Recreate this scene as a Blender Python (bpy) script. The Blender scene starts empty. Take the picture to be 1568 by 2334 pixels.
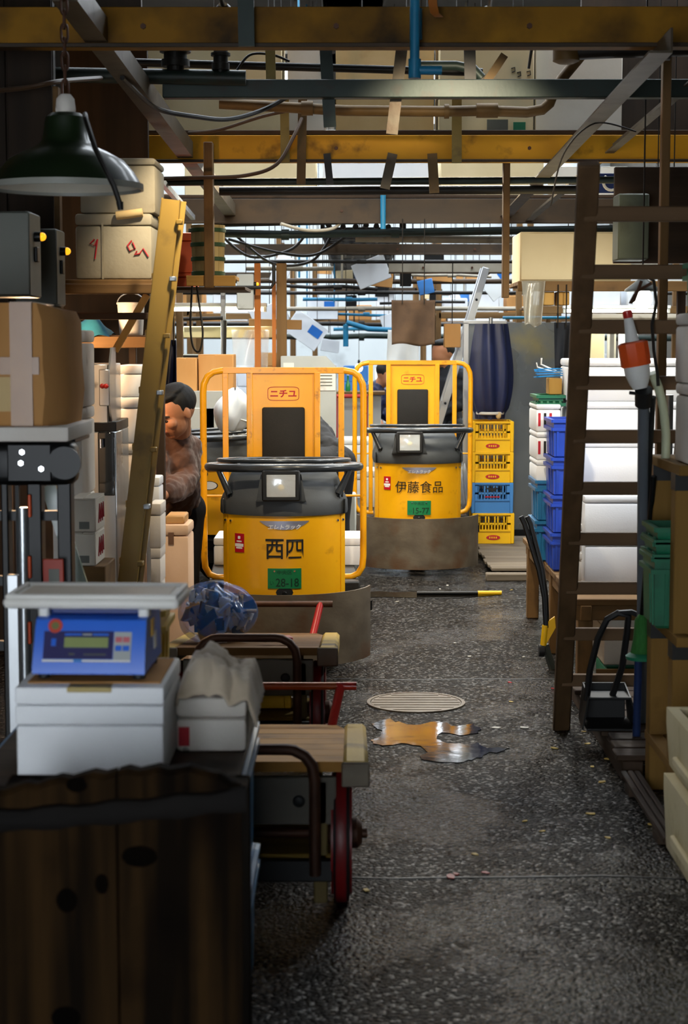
import bpy, bmesh, math, random
from mathutils import Vector, Matrix
random.seed(11)
R = math.radians
SC = bpy.context.scene
COL = SC.collection
PI = math.pi

# ------------------------------------------------------------------ camera
EYE = Vector((0.0, 0.0, 1.64))
FPX, CX, CY = 4000.0, 784.0, 1167.0            # focal length and centre in photo pixels (1568 x 2334)
PITCH = math.atan2(CY - 780.0, FPX)
YAW = (804.0 - CX) / FPX
cd = bpy.data.cameras.new('camera'); cam = bpy.data.objects.new('camera', cd); COL.objects.link(cam)
cam.location = EYE; cam.rotation_euler = (PI / 2 - PITCH, 0, YAW)
cd.sensor_fit = 'VERTICAL'; cd.sensor_height = 36.0; cd.lens = 36.0 * FPX / 2334.0
cd.clip_start = 0.05; cd.clip_end = 200
cd.dof.use_dof = True; cd.dof.focus_distance = 9.6; cd.dof.aperture_fstop = 5.0
SC.camera = cam
CAMR = cam.rotation_euler.to_matrix()

# ------------------------------------------------------------------ light and exposure
w = bpy.data.worlds.new('sky'); SC.world = w; w.use_nodes = True
bg = w.node_tree.nodes['Background']
bg.inputs[0].default_value = (0.86, 0.93, 1.0, 1); bg.inputs[1].default_value = 10.0
SC.view_settings.view_transform = 'Standard'; SC.view_settings.look = 'None'
SC.view_settings.exposure = 0.0; SC.view_settings.gamma = 1.0; SC.view_settings.use_curve_mapping = False
LAMP_W = 1.0

# ------------------------------------------------------------------ pixel helpers: a pixel gives a direction, Y the distance
def W(u, v, Y):
    d = CAMR @ Vector(((u - CX) / FPX, -(v - CY) / FPX, -1.0))
    return EYE + d * (Y / d.y)
def G(u, v, z=0.0):
    d = CAMR @ Vector(((u - CX) / FPX, -(v - CY) / FPX, -1.0))
    return EYE + d * ((z - EYE.z) / d.z)
def RC(u0, v0, u1, v1, Y):                       # pixel rectangle on the plane y = Y -> x0, x1, z0, z1
    a = W(u0, (v0 + v1) / 2, Y); b = W(u1, (v0 + v1) / 2, Y)
    c = W((u0 + u1) / 2, v0, Y); d = W((u0 + u1) / 2, v1, Y)
    return a.x, b.x, d.z, c.z

# ------------------------------------------------------------------ materials
def lin(h):
    h = h.lstrip('#'); o = []
    for i in (0, 2, 4):
        c = int(h[i:i + 2], 16) / 255.0
        o.append(c / 12.92 if c <= 0.04045 else ((c + 0.055) / 1.055) ** 2.4)
    return (o[0], o[1], o[2], 1.0)
MATS = {}
def pm(name, c1, c2=None, rough=0.6, metal=0.0, scale=6.0, stretch=(1, 1, 1), bump=0.15, bscale=60.0, dirt=None, dscale=5.0,
       damt=0.5, spec=0.4, coat=0.0, lo=0.35, hi=0.7, rvar=0.0, trans=0.0, alpha=1.0, sheen=0.0, emit=None, estr=0.0):
    if name in MATS: return MATS[name]
    m = bpy.data.materials.new(name); MATS[name] = m; m.use_nodes = True
    nt = m.node_tree; N = nt.nodes; L = nt.links
    b = N['Principled BSDF']
    tc = N.new('ShaderNodeTexCoord'); mp = N.new('ShaderNodeMapping'); mp.inputs['Scale'].default_value = stretch
    L.new(tc.outputs['Object'], mp.inputs['Vector'])
    oi = N.new('ShaderNodeObjectInfo'); mu = N.new('ShaderNodeMath'); mu.operation = 'MULTIPLY'; mu.inputs[1].default_value = 37.0
    L.new(oi.outputs['Random'], mu.inputs[0])
    def noise(s, det=4.0, plain=False):
        n = N.new('ShaderNodeTexNoise'); n.noise_dimensions = '4D'
        n.inputs['Scale'].default_value = s; n.inputs['Detail'].default_value = det
        L.new((tc.outputs['Object'] if plain else mp.outputs['Vector']), n.inputs['Vector']); L.new(mu.outputs[0], n.inputs['W'])
        return n
    n1 = noise(scale)
    rp = N.new('ShaderNodeValToRGB'); rp.color_ramp.elements[0].position = lo; rp.color_ramp.elements[1].position = hi
    rp.color_ramp.elements[0].color = lin(c1); rp.color_ramp.elements[1].color = lin(c2 or c1)
    L.new(n1.outputs['Fac'], rp.inputs['Fac'])
    out = rp.outputs['Color']
    if dirt:
        n2 = noise(dscale, 6.0, True); r2 = N.new('ShaderNodeValToRGB')
        r2.color_ramp.elements[0].position = 0.72 - damt * 0.4; r2.color_ramp.elements[1].position = 0.86 - damt * 0.25
        L.new(n2.outputs['Fac'], r2.inputs['Fac'])
        mx = N.new('ShaderNodeMix'); mx.data_type = 'RGBA'
        L.new(r2.outputs['Color'], mx.inputs['Factor']); L.new(out, mx.inputs['A']); mx.inputs['B'].default_value = lin(dirt)
        out = mx.outputs['Result']
    L.new(out, b.inputs['Base Color'])
    b.inputs['Metallic'].default_value = metal; b.inputs['Roughness'].default_value = rough
    b.inputs['Specular IOR Level'].default_value = spec
    if coat: b.inputs['Coat Weight'].default_value = coat; b.inputs['Coat Roughness'].default_value = 0.15
    if trans: b.inputs['Transmission Weight'].default_value = trans
    if alpha < 1: b.inputs['Alpha'].default_value = alpha
    if sheen: b.inputs['Sheen Weight'].default_value = sheen
    if emit: b.inputs['Emission Color'].default_value = lin(emit); b.inputs['Emission Strength'].default_value = estr
    if rvar:
        n4 = noise(scale * 1.7, 3.0); mr = N.new('ShaderNodeMapRange')
        mr.inputs['To Min'].default_value = max(0.03, rough - rvar); mr.inputs['To Max'].default_value = min(1, rough + rvar)
        L.new(n4.outputs['Fac'], mr.inputs['Value']); L.new(mr.outputs['Result'], b.inputs['Roughness'])
    if bump:
        n3 = noise(bscale, 3.0); bp = N.new('ShaderNodeBump'); bp.inputs['Strength'].default_value = bump; bp.inputs['Distance'].default_value = 0.004
        L.new(n3.outputs['Fac'], bp.inputs['Height']); L.new(bp.outputs['Normal'], b.inputs['Normal'])
    return m
def wood(name, c1, c2, axis='z', rough=0.75, bump=0.5, sc=7.0, dirt='#15100b', damt=0.35, spec=0.25):
    st = {'x': (0.12, 1.6, 1.6), 'y': (1.6, 0.12, 1.6), 'z': (1.6, 1.6, 0.12)}[axis]
    return pm(name, c1, c2, rough, 0, sc, st, bump, 26.0, dirt, 3.0, damt, spec, lo=0.3, hi=0.72)

# ------------------------------------------------------------------ mesh builder
class MB:
    def __init__(s): s.bm = bmesh.new()
    def _add(s, tmp, mat=None):
        if mat is not None: bmesh.ops.transform(tmp, matrix=mat, verts=tmp.verts)
        me = bpy.data.meshes.new('t'); tmp.to_mesh(me); tmp.free(); s.bm.from_mesh(me); bpy.data.meshes.remove(me); return s
    def box(s, c, d, b=0.0, rot=None, seg=1):
        t = bmesh.new(); bmesh.ops.create_cube(t, size=1.0)
        bmesh.ops.transform(t, matrix=Matrix.Diagonal((d[0], d[1], d[2], 1)), verts=t.verts)
        b = min(b, min(d) * 0.45)
        if b > 1e-5: bmesh.ops.bevel(t, geom=list(t.edges), offset=b, segments=seg, affect='EDGES', profile=0.5)
        m = Matrix.Translation(Vector(c))
        if rot is not None: m = m @ (rot.to_4x4() if not isinstance(rot, (tuple, list)) else Matrix.Rotation(rot[2], 4, 'Z') @ Matrix.Rotation(rot[1], 4, 'Y') @ Matrix.Rotation(rot[0], 4, 'X'))
        return s._add(t, m)
    def bb(s, x0, x1, y0, y1, z0, z1, b=0.0, seg=1):
        return s.box(((x0 + x1) / 2, (y0 + y1) / 2, (z0 + z1) / 2), (abs(x1 - x0), abs(y1 - y0), abs(z1 - z0)), b, None, seg)
    def bar(s, p, q, wd, th, up=(0, 0, 1), b=0.0):         # rectangular bar from p to q; wd across, th along 'up'
        p = Vector(p); q = Vector(q); d = q - p; l = d.length; z = d.normalized(); u = Vector(up)
        if abs(z.dot(u)) > 0.98: u = Vector((0, 1, 0))
        x = u.cross(z).normalized(); y = z.cross(x)
        m = Matrix((x, y, z)).transposed()
        return s.box((p + q) / 2, (wd, th, l), b, m)
    def cyl(s, p, q, r, r2=None, n=14, cap=True):
        p = Vector(p); q = Vector(q); d = q - p
        t = bmesh.new(); bmesh.ops.create_cone(t, cap_ends=cap, segments=n, radius1=r, radius2=(r if r2 is None else r2), depth=d.length)
        return s._add(t, Matrix.Translation((p + q) / 2) @ d.to_track_quat('Z', 'Y').to_matrix().to_4x4())
    def sph(s, c, r, d=(1, 1, 1), n=12, rot=None):
        t = bmesh.new(); bmesh.ops.create_uvsphere(t, u_segments=n + 4, v_segments=n, radius=r)
        m = Matrix.Translation(Vector(c))
        if rot is not None: m = m @ rot.to_4x4()
        return s._add(t, m @ Matrix.Diagonal((d[0], d[1], d[2], 1)))
    def tube(s, pts, r, n=10, closed=False, cap=True):
        pts = [Vector(p) for p in pts]; k = len(pts); rings = []
        rr = r if isinstance(r, (list, tuple)) else [r] * k
        prev = None
        for i, p in enumerate(pts):
            a = pts[(i - 1) % k] if (closed or i > 0) else p
            c = pts[(i + 1) % k] if (closed or i < k - 1) else p
            t = (c - a).normalized()
            if prev is None:
                u = Vector((0, 0, 1)) if abs(t.z) < 0.9 else Vector((1, 0, 0))
                nrm = (u - t * u.dot(t)).normalized()
            else:
                nrm = (prev - t * prev.dot(t)).normalized()
            prev = nrm; bn = t.cross(nrm)
            rings.append([s.bm.verts.new(p + (nrm * math.cos(2 * PI * j / n) + bn * math.sin(2 * PI * j / n)) * rr[i]) for j in range(n)])
        for i in range(k if closed else k - 1):
            A, B = rings[i], rings[(i + 1) % k]
            for j in range(n): s.bm.faces.new((A[j], A[(j + 1) % n], B[(j + 1) % n], B[j]))
        if cap and not closed:
            s.bm.faces.new(rings[0][::-1]); s.bm.faces.new(rings[-1])
        return s
    def lathe(s, prof, c=(0, 0, 0), n=28, axis=None, cap=True):
        rings = []; c = Vector(c); m = axis.to_track_quat('Z', 'Y').to_matrix() if axis is not None else None
        for r, z in prof:
            ring = []
            for j in range(n):
                a = 2 * PI * j / n; p = Vector((r * math.cos(a), r * math.sin(a), z))
                ring.append(s.bm.verts.new(c + (m @ p if m else p)))
            rings.append(ring)
        for A, B in zip(rings, rings[1:]):
            for j in range(n): s.bm.faces.new((A[j], A[(j + 1) % n], B[(j + 1) % n], B[j]))
        if cap: s.bm.faces.new(rings[0][::-1]); s.bm.faces.new(rings[-1])
        return s
    def loft(s, rings, cap=True, closed=True):
        vs = [[s.bm.verts.new(Vector(p)) for p in r] for r in rings]
        for A, B in zip(vs, vs[1:]):
            k = len(A)
            for j in range(k if closed else k - 1): s.bm.faces.new((A[j], A[(j + 1) % k], B[(j + 1) % k], B[j]))
        if cap: s.bm.faces.new(vs[0][::-1]); s.bm.faces.new(vs[-1])
        return s
    def prism(s, poly, p, q):                                # poly: 2D (x, z) outline, extruded in y from p to q
        return s.loft([[(x, p, z) for x, z in poly], [(x, q, z) for x, z in poly]])
    def grid(s, f, nu, nv):
        g = [[s.bm.verts.new(Vector(f(i / nu, j / nv))) for j in range(nv + 1)] for i in range(nu + 1)]
        for i in range(nu):
            for j in range(nv): s.bm.faces.new((g[i][j], g[i + 1][j], g[i + 1][j + 1], g[i][j + 1]))
        return s
    def arcplate(s, r, th, a0, a1, z0, z1, n=24, c=(0, 0)):  # plate bent round a vertical axis; angle 0 faces -y
        rings = []
        for i in range(n + 1):
            a = a0 + (a1 - a0) * i / n; sx, sy = math.sin(a), -math.cos(a)
            rings.append([(c[0] + sx * q, c[1] + sy * q, z) for q, z in ((r, z0), (r, z1), (r - th, z1), (r - th, z0))])
        return s.loft(rings)
    def mesh(s, name, angle=38):
        bmesh.ops.recalc_face_normals(s.bm, faces=s.bm.faces)
        me = bpy.data.meshes.new(name); s.bm.to_mesh(me); s.bm.free()
        me.polygons.foreach_set('use_smooth', [True] * len(me.polygons))
        me.set_sharp_from_angle(angle=R(angle)); return me
    def o(s, name, mat, parent=None, label=None, angle=38):
        return mk(name, s.mesh(name, angle), mat, parent, label)
def mk(name, me, mat, parent=None, label=None):
    ob = bpy.data.objects.new(name, me); COL.objects.link(ob)
    if mat is not None: me.materials.clear(); me.materials.append(mat)
    if parent is not None: ob.parent = parent
    if label: ob['label'] = label
    return ob
def tag(ob, label, cat, group=None):
    ob['label'] = label; ob['category'] = cat
    if group: ob['group'] = group
    return ob
def struct(ob): ob['kind'] = 'structure'; return ob
def thing(name, label, cat, loc=(0, 0, 0), rz=0.0, group=None):
    e = bpy.data.objects.new(name, None); COL.objects.link(e); e.empty_display_size = 0.1
    e.location = loc; e.rotation_euler = (0, 0, rz); return tag(e, label, cat, group)
def dup(root, loc=None, rz=None, label=None, group=None):
    def cp(o, par):
        c = o.copy(); COL.objects.link(c)
        if par is not None: c.parent = par
        for ch in o.children: cp(ch, c)
        return c
    r = cp(root, None)
    if loc is not None: r.location = loc
    if rz is not None: r.rotation_euler = (0, 0, rz)
    if label: r['label'] = label
    if group: r['group'] = group
    return r
def one(mb, name, mat, label, cat, group=None, angle=38, base=None):      # a thing that is one mesh; origin moved to its base
    me = mb.mesh(name, angle)
    xs = [v.co for v in me.vertices]
    lo = Vector((min(v[i] for v in xs) for i in range(3))); hi = Vector((max(v[i] for v in xs) for i in range(3)))
    b = Vector(((lo.x + hi.x) / 2, (lo.y + hi.y) / 2, lo.z))
    me.transform(Matrix.Translation(-b))
    ob = mk(name, me, mat); ob.location = b
    return tag(ob, label, cat, group)

# ------------------------------------------------------------------ lettering: flat print turned into thin meshes
_TX = {}
def text_src(body, off=0.0, shear=0.0):
    k = (body, off, shear)
    if k in _TX: return _TX[k]
    cu = bpy.data.curves.new('lettering', 'FONT'); cu.body = body; cu.size = 1.0; cu.offset = off; cu.shear = shear; cu.resolution_u = 3
    ob = bpy.data.objects.new('lettering', cu); COL.objects.link(ob)
    dg = bpy.context.evaluated_depsgraph_get(); me = bpy.data.meshes.new_from_object(ob.evaluated_get(dg))
    bpy.data.objects.remove(ob); bpy.data.curves.remove(cu)
    vs = [v.co.copy() for v in me.vertices]; fs = [tuple(p.vertices) for p in me.polygons]; bpy.data.meshes.remove(me)
    x0 = min(v.x for v in vs); x1 = max(v.x for v in vs); y0 = min(v.y for v in vs); y1 = max(v.y for v in vs)
    _TX[k] = ([((v.x - (x0 + x1) / 2) / (x1 - x0), (v.y - (y0 + y1) / 2) / (y1 - y0)) for v in vs], fs)
    return _TX[k]
for t in (('西四', 0.012, 0), ('伊藤食品', 0.003, 0), ('ニチユ', 0.03, 0), ('エレトラック', 0.02, 0.25), ('中央区', 0, 0), ('28-18', 0.01, 0), ('15-77', 0.01, 0), ('い', 0, 0), ('魚', 0, 0), ('C', 0.02, 0)):
    text_src(*t)
def lettering(name, body, mat, parent, place, wd, ht, off=0.0, shear=0.0):
    """place(x, z) -> point; x, z centred, in metres"""
    vs, fs = text_src(body, off, shear)
    me = bpy.data.meshes.new(name); me.from_pydata([place(x * wd, z * ht) for x, z in vs], [], fs); me.update()
    return mk(name, me, mat, parent)

# ------------------------------------------------------------------ shared materials
YEL = pm('truck_yellow', '#e8a400', '#f0b010', 0.38, 0, 5, bump=0.03, bscale=90, dirt='#9a6408', dscale=9, damt=0.22, coat=0.25)
YELR = pm('rail_yellow', '#e39a08', '#eba60c', 0.35, 0, 7, bump=0.05, dirt='#7a4a10', dscale=22, damt=0.3, coat=0.3)
GREYC = pm('cap_grey', '#3d4042', '#45484a', 0.6, 0, 9, bump=0.12, bscale=140)
BLK = pm('black_rubber', '#121213', '#191919', 0.55, 0, 9, bump=0.1)
BLKM = pm('black_metal', '#070708', '#0e0f10', 0.4, 0.0, 7, bump=0.06, spec=0.3)
PADB = pm('pad_black', '#151515', '#1c1b1a', 0.75, 0, 9, bump=0.3, bscale=200)
STEELR = pm('raw_steel_rusty', '#6e6353', '#574d40', 0.5, 0.2, 7, (1, 1, 1.5), 0.2, 40, '#5a3413', 4.0, 0.55, rvar=0.12)
STEEL = pm('bright_steel', '#b9bdc0', '#9fa4a8', 0.3, 0.85, 5, (1, 1, 0.2), 0.05, 50, rvar=0.1)
GALV = pm('galvanised', '#8d9296', '#a7acb0', 0.42, 0.7, 14, bump=0.06, rvar=0.12)
ALU = pm('aluminium', '#b5b8bb', '#a5a8ab', 0.35, 0.8, 9, (1, 1, 0.3), bump=0.05)
CHROME = pm('chrome', '#d8dadc', None, 0.12, 1.0, bump=0)
FOAM = pm('white_foam', '#e6e8ea', '#dfe2e5', 0.75, 0, 4, bump=0.12, bscale=160, spec=0.25)
FOAMD = pm('worn_foam', '#d9d4cc', '#cfc7bc', 0.8, 0, 5, bump=0.3, bscale=60, dirt='#8d7f6c', dscale=6, damt=0.3, spec=0.2)
FOAMC = pm('cream_foam', '#d5c8a4', '#c8b98f', 0.8, 0, 5, bump=0.4, bscale=40, dirt='#7d6a45', dscale=5, damt=0.4, spec=0.2)
CARD = pm('cardboard', '#b98a55', '#a87845', 0.85, 0, 5, (1, 1, 0.3), 0.12, 50, dirt='#7d5730', dscale=4, damt=0.2, spec=0.15)
CARDL = pm('pale_cardboard', '#cdb383', '#c0a473', 0.85, 0, 5, bump=0.1, dirt='#97794a', dscale=4, damt=0.2, spec=0.15)
CARDW = pm('white_carton', '#d9d3c6', '#cfc8ba', 0.8, 0, 5, bump=0.1, dirt='#a89a82', dscale=5, damt=0.2, spec=0.2)
TAPE = pm('brown_tape', '#8a5a22', '#9a6828', 0.3, 0, 6, bump=0.05, spec=0.5)
CREAM = pm('cream_board', '#d8c8a0', '#cdbb90', 0.7, 0, 3, bump=0.05, dirt='#a8956a', dscale=3, damt=0.15)
WD_Z = wood('timber_upright', '#5a4226', '#7a5c36', 'z')
WD_X = wood('timber_across', '#5a4226', '#7a5c36', 'x')
WD_Y = wood('timber_along', '#5a4226', '#7a5c36', 'y')
WDL_Z = wood('pale_timber_upright', '#a67c3c', '#c39a55', 'z', dirt='#5b3e1a', damt=0.2)
WDL_X = wood('pale_timber_across', '#a67c3c', '#c39a55', 'x', dirt='#5b3e1a', damt=0.2)
WDL_Y = wood('pale_timber_along', '#a67c3c', '#c39a55', 'y', dirt='#5b3e1a', damt=0.2)
WDD_Z = wood('dark_timber_upright', '#2b2018', '#443426', 'z')
WDD_X = wood('dark_timber_across', '#2b2018', '#443426', 'x')
WDD_Y = wood('dark_timber_along', '#2b2018', '#443426', 'y')
BEAMY = pm('beam_yellow_lit', '#b8820e', '#cc9416', 0.6, 0, 5, (0.5, 1, 1), 0.12, 50, '#3a2408', 8, 0.4, spec=0.25)  # lighter copy: strong light on the second beam is put into its colour
BEAMD = pm('beam_yellow_shaded', '#7a520a', '#96690f', 0.65, 0, 3, (0.3, 1, 1), 0.12, 50, '#1d1104', 3, 0.7, spec=0.2)  # darker copy of the beam yellow: shade on the first beam painted in
BEAMB = pm('beam_brown', '#2c1f0f', '#3f2d16', 0.6, 0.1, 5, (0.4, 1, 1), 0.15, 40, '#1d130a', 6, 0.5)
RAILS = pm('rail_steel', '#544b3c', '#3f372a', 0.5, 0.4, 6, bump=0.2, bscale=40, dirt='#3a2a18', dscale=9, damt=0.6)
PIPED = pm('pipe_dark_green', '#1d2925', '#26332e', 0.5, 0.2, 6, bump=0.12, dirt='#2c1d10', dscale=9, damt=0.35)
PIPER = pm('pipe_rusty', '#54401f', '#6a5128', 0.6, 0.2, 6, bump=0.15, dirt='#2c1a0c', dscale=9, damt=0.4)
PIPEW = pm('pipe_pale', '#9b9484', '#8a8272', 0.55, 0.1, 6, bump=0.1, dirt='#4a4030', dscale=7, damt=0.3)
PIPEB = pm('pipe_blue', '#1b6a8c', '#2079a0', 0.45, 0, 6, bump=0.06, dirt='#123848', dscale=7, damt=0.3)
PIPEK = pm('pipe_black', '#141311', '#1f1c18', 0.5, 0.2, 6, bump=0.12)
CABLE = pm('cable_black', '#15120f', '#1e1a15', 0.5, 0, 6, bump=0.05)
CABLEB = pm('cable_brown', '#3a2714', '#4a331c', 0.55, 0, 6, bump=0.05)
RUST = pm('rust_pipe', '#3f2618', '#55331f', 0.55, 0.3, 9, bump=0.2, bscale=70, dirt='#1d1008', dscale=9, damt=0.4)
REDP = pm('red_paint', '#b01f1c', '#c42a22', 0.35, 0, 6, bump=0.06, dirt='#5a120e', dscale=12, damt=0.3, coat=0.3)
REDD = pm('dark_red_paint', '#6d1416', '#801a1a', 0.4, 0, 6, bump=0.1, dirt='#2a0a08', dscale=9, damt=0.4)
BLUEC = pm('blue_plastic', '#1e6a9a', '#1a5f8c', 0.4, 0, 4, bump=0.04, dirt='#123f5c', dscale=6, damt=0.2)
BLUED = pm('deep_blue_plastic', '#1c3fa8', '#18368f', 0.35, 0, 4, bump=0.04)
BLUEL = pm('light_blue_plastic', '#3f7fc4', '#3a76b8', 0.45, 0, 4, bump=0.04)
YELC = pm('yellow_plastic', '#e8b808', '#dfae06', 0.45, 0, 4, bump=0.04, dirt='#a97c08', dscale=6, damt=0.2)
GRNC = pm('green_plastic', '#126b4a', '#0f5f41', 0.45, 0, 4, bump=0.05, dirt='#0a3a28', dscale=6, damt=0.25)
PVC = pm('grey_pvc', '#5f656b', '#555a60', 0.45, 0, 5, bump=0.04)
WHP = pm('white_plastic', '#d6d6d2', '#cbcbc6', 0.5, 0, 4, bump=0.04, dirt='#958d80', dscale=6, damt=0.2)
ORP = pm('orange_plastic', '#e0561c', '#cf4a16', 0.5, 0, 4, bump=0.06)
INK = pm('black_ink', '#14110c', None, 0.6, bump=0)
REDINK = pm('red_ink', '#b01828', None, 0.6, bump=0)
WHINK = pm('white_ink', '#e8e8e4', None, 0.6, bump=0)
CABG = pm('cabinet_grey', '#585a52', '#4e5049', 0.5, 0.1, 4, bump=0.05, dirt='#4a463a', dscale=5, damt=0.25)
CABP = pm('pale_grey_paint', '#a9adab', '#9ea2a0', 0.5, 0.1, 4, bump=0.05, dirt='#6e6e66', dscale=5, damt=0.2)
SKIN = pm('skin', '#b9805e', '#ad7352', 0.5, 0, 6, bump=0.08, bscale=120, spec=0.35)
HAIR = pm('black_hair', '#050404', '#0a0808', 0.65, 0, 40, (1, 1, 0.2), 0.4, 160)
CLOTHN = pm('navy_cloth', '#141b3a', '#1c2650', 0.5, 0, 8, (2, 2, 0.4), 0.2, 60, spec=0.5)
CLOTHK = pm('dark_cloth', '#15171c', '#20232a', 0.85, 0, 8, bump=0.3, bscale=90)
CLOTHB = pm('brown_jacket', '#4a2f22', '#5a3a2a', 0.75, 0, 10, bump=0.35, bscale=90, sheen=0.2)
CANV = pm('canvas_brown', '#3d2e22', '#54402e', 0.9, 0, 6, bump=0.4, bscale=60, dirt='#1f1610', dscale=5, damt=0.4)
PLASTIC = pm('clear_sheet', '#e6ecee', None, 0.12, 0, bump=0.6, bscale=9, trans=0.0, alpha=0.28, spec=0.9)

# ------------------------------------------------------------------ floor
def floor_mat():
    m = bpy.data.materials.new('wet_asphalt'); m.use_nodes = True
    nt = m.node_tree; N = nt.nodes; L = nt.links; b = N['Principled BSDF']
    tc = N.new('ShaderNodeTexCoord')
    def nz(s, d=5, r=0.5):
        n = N.new('ShaderNodeTexNoise'); n.inputs['Scale'].default_value = s; n.inputs['Detail'].default_value = d; n.inputs['Roughness'].default_value = r
        L.new(tc.outputs['Object'], n.inputs['Vector']); return n
    def ramp(src, p0, p1, c0, c1):
        r = N.new('ShaderNodeValToRGB'); r.color_ramp.elements[0].position = p0; r.color_ramp.elements[1].position = p1
        r.color_ramp.elements[0].color = c0; r.color_ramp.elements[1].color = c1; L.new(src, r.inputs['Fac']); return r
    big = nz(0.9, 6, 0.6); mid = nz(7, 5); fine = nz(58, 4, 0.65)
    vo = N.new('ShaderNodeTexVoronoi'); vo.inputs['Scale'].default_value = 84; L.new(tc.outputs['Object'], vo.inputs['Vector'])
    base = ramp(big.outputs['Fac'], 0.35, 0.68, lin('#100e0c'), lin('#1c1815'))
    stone = ramp(vo.outputs['Color'], 0.55, 0.95, lin('#080706'), lin('#625b51'))
    mx = N.new('ShaderNodeMix'); mx.data_type = 'RGBA'; mx.inputs['Factor'].default_value = 0.55
    L.new(base.outputs['Color'], mx.inputs['A']); L.new(stone.outputs['Color'], mx.inputs['B'])
    L.new(mx.outputs['Result'], b.inputs['Base Color'])
    wet = ramp(big.outputs['Fac'], 0.40, 0.56, (0.10, 0.10, 0.10, 1), (0.34, 0.34, 0.34, 1))
    ad = N.new('ShaderNodeMath'); ad.operation = 'MULTIPLY_ADD'; ad.inputs[1].default_value = 0.3; L.new(mid.outputs['Fac'], ad.inputs[0])
    L.new(wet.outputs['Color'], ad.inputs[2]); sb = N.new('ShaderNodeMath'); sb.operation = 'SUBTRACT'; sb.inputs[1].default_value = 0.12
    L.new(ad.outputs[0], sb.inputs[0]); L.new(sb.outputs[0], b.inputs['Roughness'])
    b1 = N.new('ShaderNodeBump'); b1.inputs['Strength'].default_value = 0.9; b1.inputs['Distance'].default_value = 0.012; L.new(fine.outputs['Fac'], b1.inputs['Height'])
    b2 = N.new('ShaderNodeBump'); b2.inputs['Strength'].default_value = 0.5; b2.inputs['Distance'].default_value = 0.012; L.new(mid.outputs['Fac'], b2.inputs['Height'])
    b3 = N.new('ShaderNodeBump'); b3.inputs['Strength'].default_value = 0.8; b3.inputs['Distance'].default_value = 0.01; L.new(vo.outputs['Distance'], b3.inputs['Height']); b3.invert = True
    L.new(b1.outputs['Normal'], b3.inputs['Normal']); L.new(b3.outputs['Normal'], b2.inputs['Normal']); L.new(b2.outputs['Normal'], b.inputs['Normal'])
    sp = ramp(big.outputs['Fac'], 0.38, 0.5, (0.5, 0.5, 0.5, 1), (0.05, 0.05, 0.05, 1))
    vs = N.new('ShaderNodeTexVoronoi'); vs.inputs['Scale'].default_value = 84; L.new(tc.outputs['Object'], vs.inputs['Vector'])
    sg = N.new('ShaderNodeSeparateColor'); L.new(vs.outputs['Color'], sg.inputs['Color'])
    gl = ramp(sg.outputs['Green'], 0.83, 0.87, (0, 0, 0, 1), (0.7, 0.7, 0.7, 1))          # wet pebbles catching the light
    mxs = N.new('ShaderNodeMath'); mxs.operation = 'MAXIMUM'; L.new(sp.outputs['Color'], mxs.inputs[0]); L.new(gl.outputs['Color'], mxs.inputs[1])
    L.new(mxs.outputs[0], b.inputs['Specular IOR Level'])
    return m
FLOORM = floor_mat()
HX, YB, YF, ZR = 5.2, -1.6, 36.0, 5.6
fl = MB().bb(-HX, HX, YB, YF, -0.2, 0.0).o('floor', FLOORM); struct(fl)
WALLM = pm('hall_wall', '#3d3932', '#4a453c', 0.85, 0, 1.5, bump=0.2, bscale=20, dirt='#3d362a', dscale=1.2, damt=0.4)
WALLF = pm('far_wall', '#d8dede', '#c8d0d2', 0.8, 0, 0.8, bump=0.1, bscale=10, dirt='#6d7070', dscale=0.8, damt=0.3)
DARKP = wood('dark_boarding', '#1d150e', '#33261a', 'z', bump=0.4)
struct(MB().bb(-HX - 0.2, -HX, YB, YF, 0, ZR).o('wall_left', WALLM))
struct(MB().bb(HX, HX + 0.2, YB, YF, 0, ZR).o('wall_right', WALLM))
struct(MB().bb(-HX, HX, YF, YF + 0.2, 0, ZR).o('wall_back', WALLF))
# entrance wall behind the camera with an unseen doorway, added and sized to light the foreground
mb = MB(); mb.bb(-HX, -2.5, YB - 0.2, YB, 0, ZR); mb.bb(0.1, HX, YB - 0.2, YB, 0, ZR); mb.bb(-2.5, 0.1, YB - 0.2, YB, 2.6, ZR)
struct(mb.o('wall_front', WALLM))
# hall roof: closed over the near bays, skylight slots further in
mb = MB(); mb.bb(-HX, HX, YB, 9.5, ZR, ZR + 0.15)
for y in (12.0, 16.5, 21.0, 25.5, 30.0, 34.5): mb.bb(-HX, HX, y - 0.8, y + 0.7, ZR, ZR + 0.15)
mb.bb(-HX, -HX + 0.7, 9.5, YF, ZR, ZR + 0.15); mb.bb(HX - 0.7, HX, 9.5, YF, ZR, ZR + 0.15); mb.bb(-0.35, 0.35, 9.5, YF, ZR, ZR + 0.15)
struct(mb.o('ceiling', WALLM))
# dark hoardings closing the lofts over the side stalls
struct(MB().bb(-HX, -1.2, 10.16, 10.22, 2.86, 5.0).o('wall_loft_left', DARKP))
struct(MB().bb(1.4, HX, 11.0, 11.06, 2.86, 5.0).o('wall_loft_right', DARKP))

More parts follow.
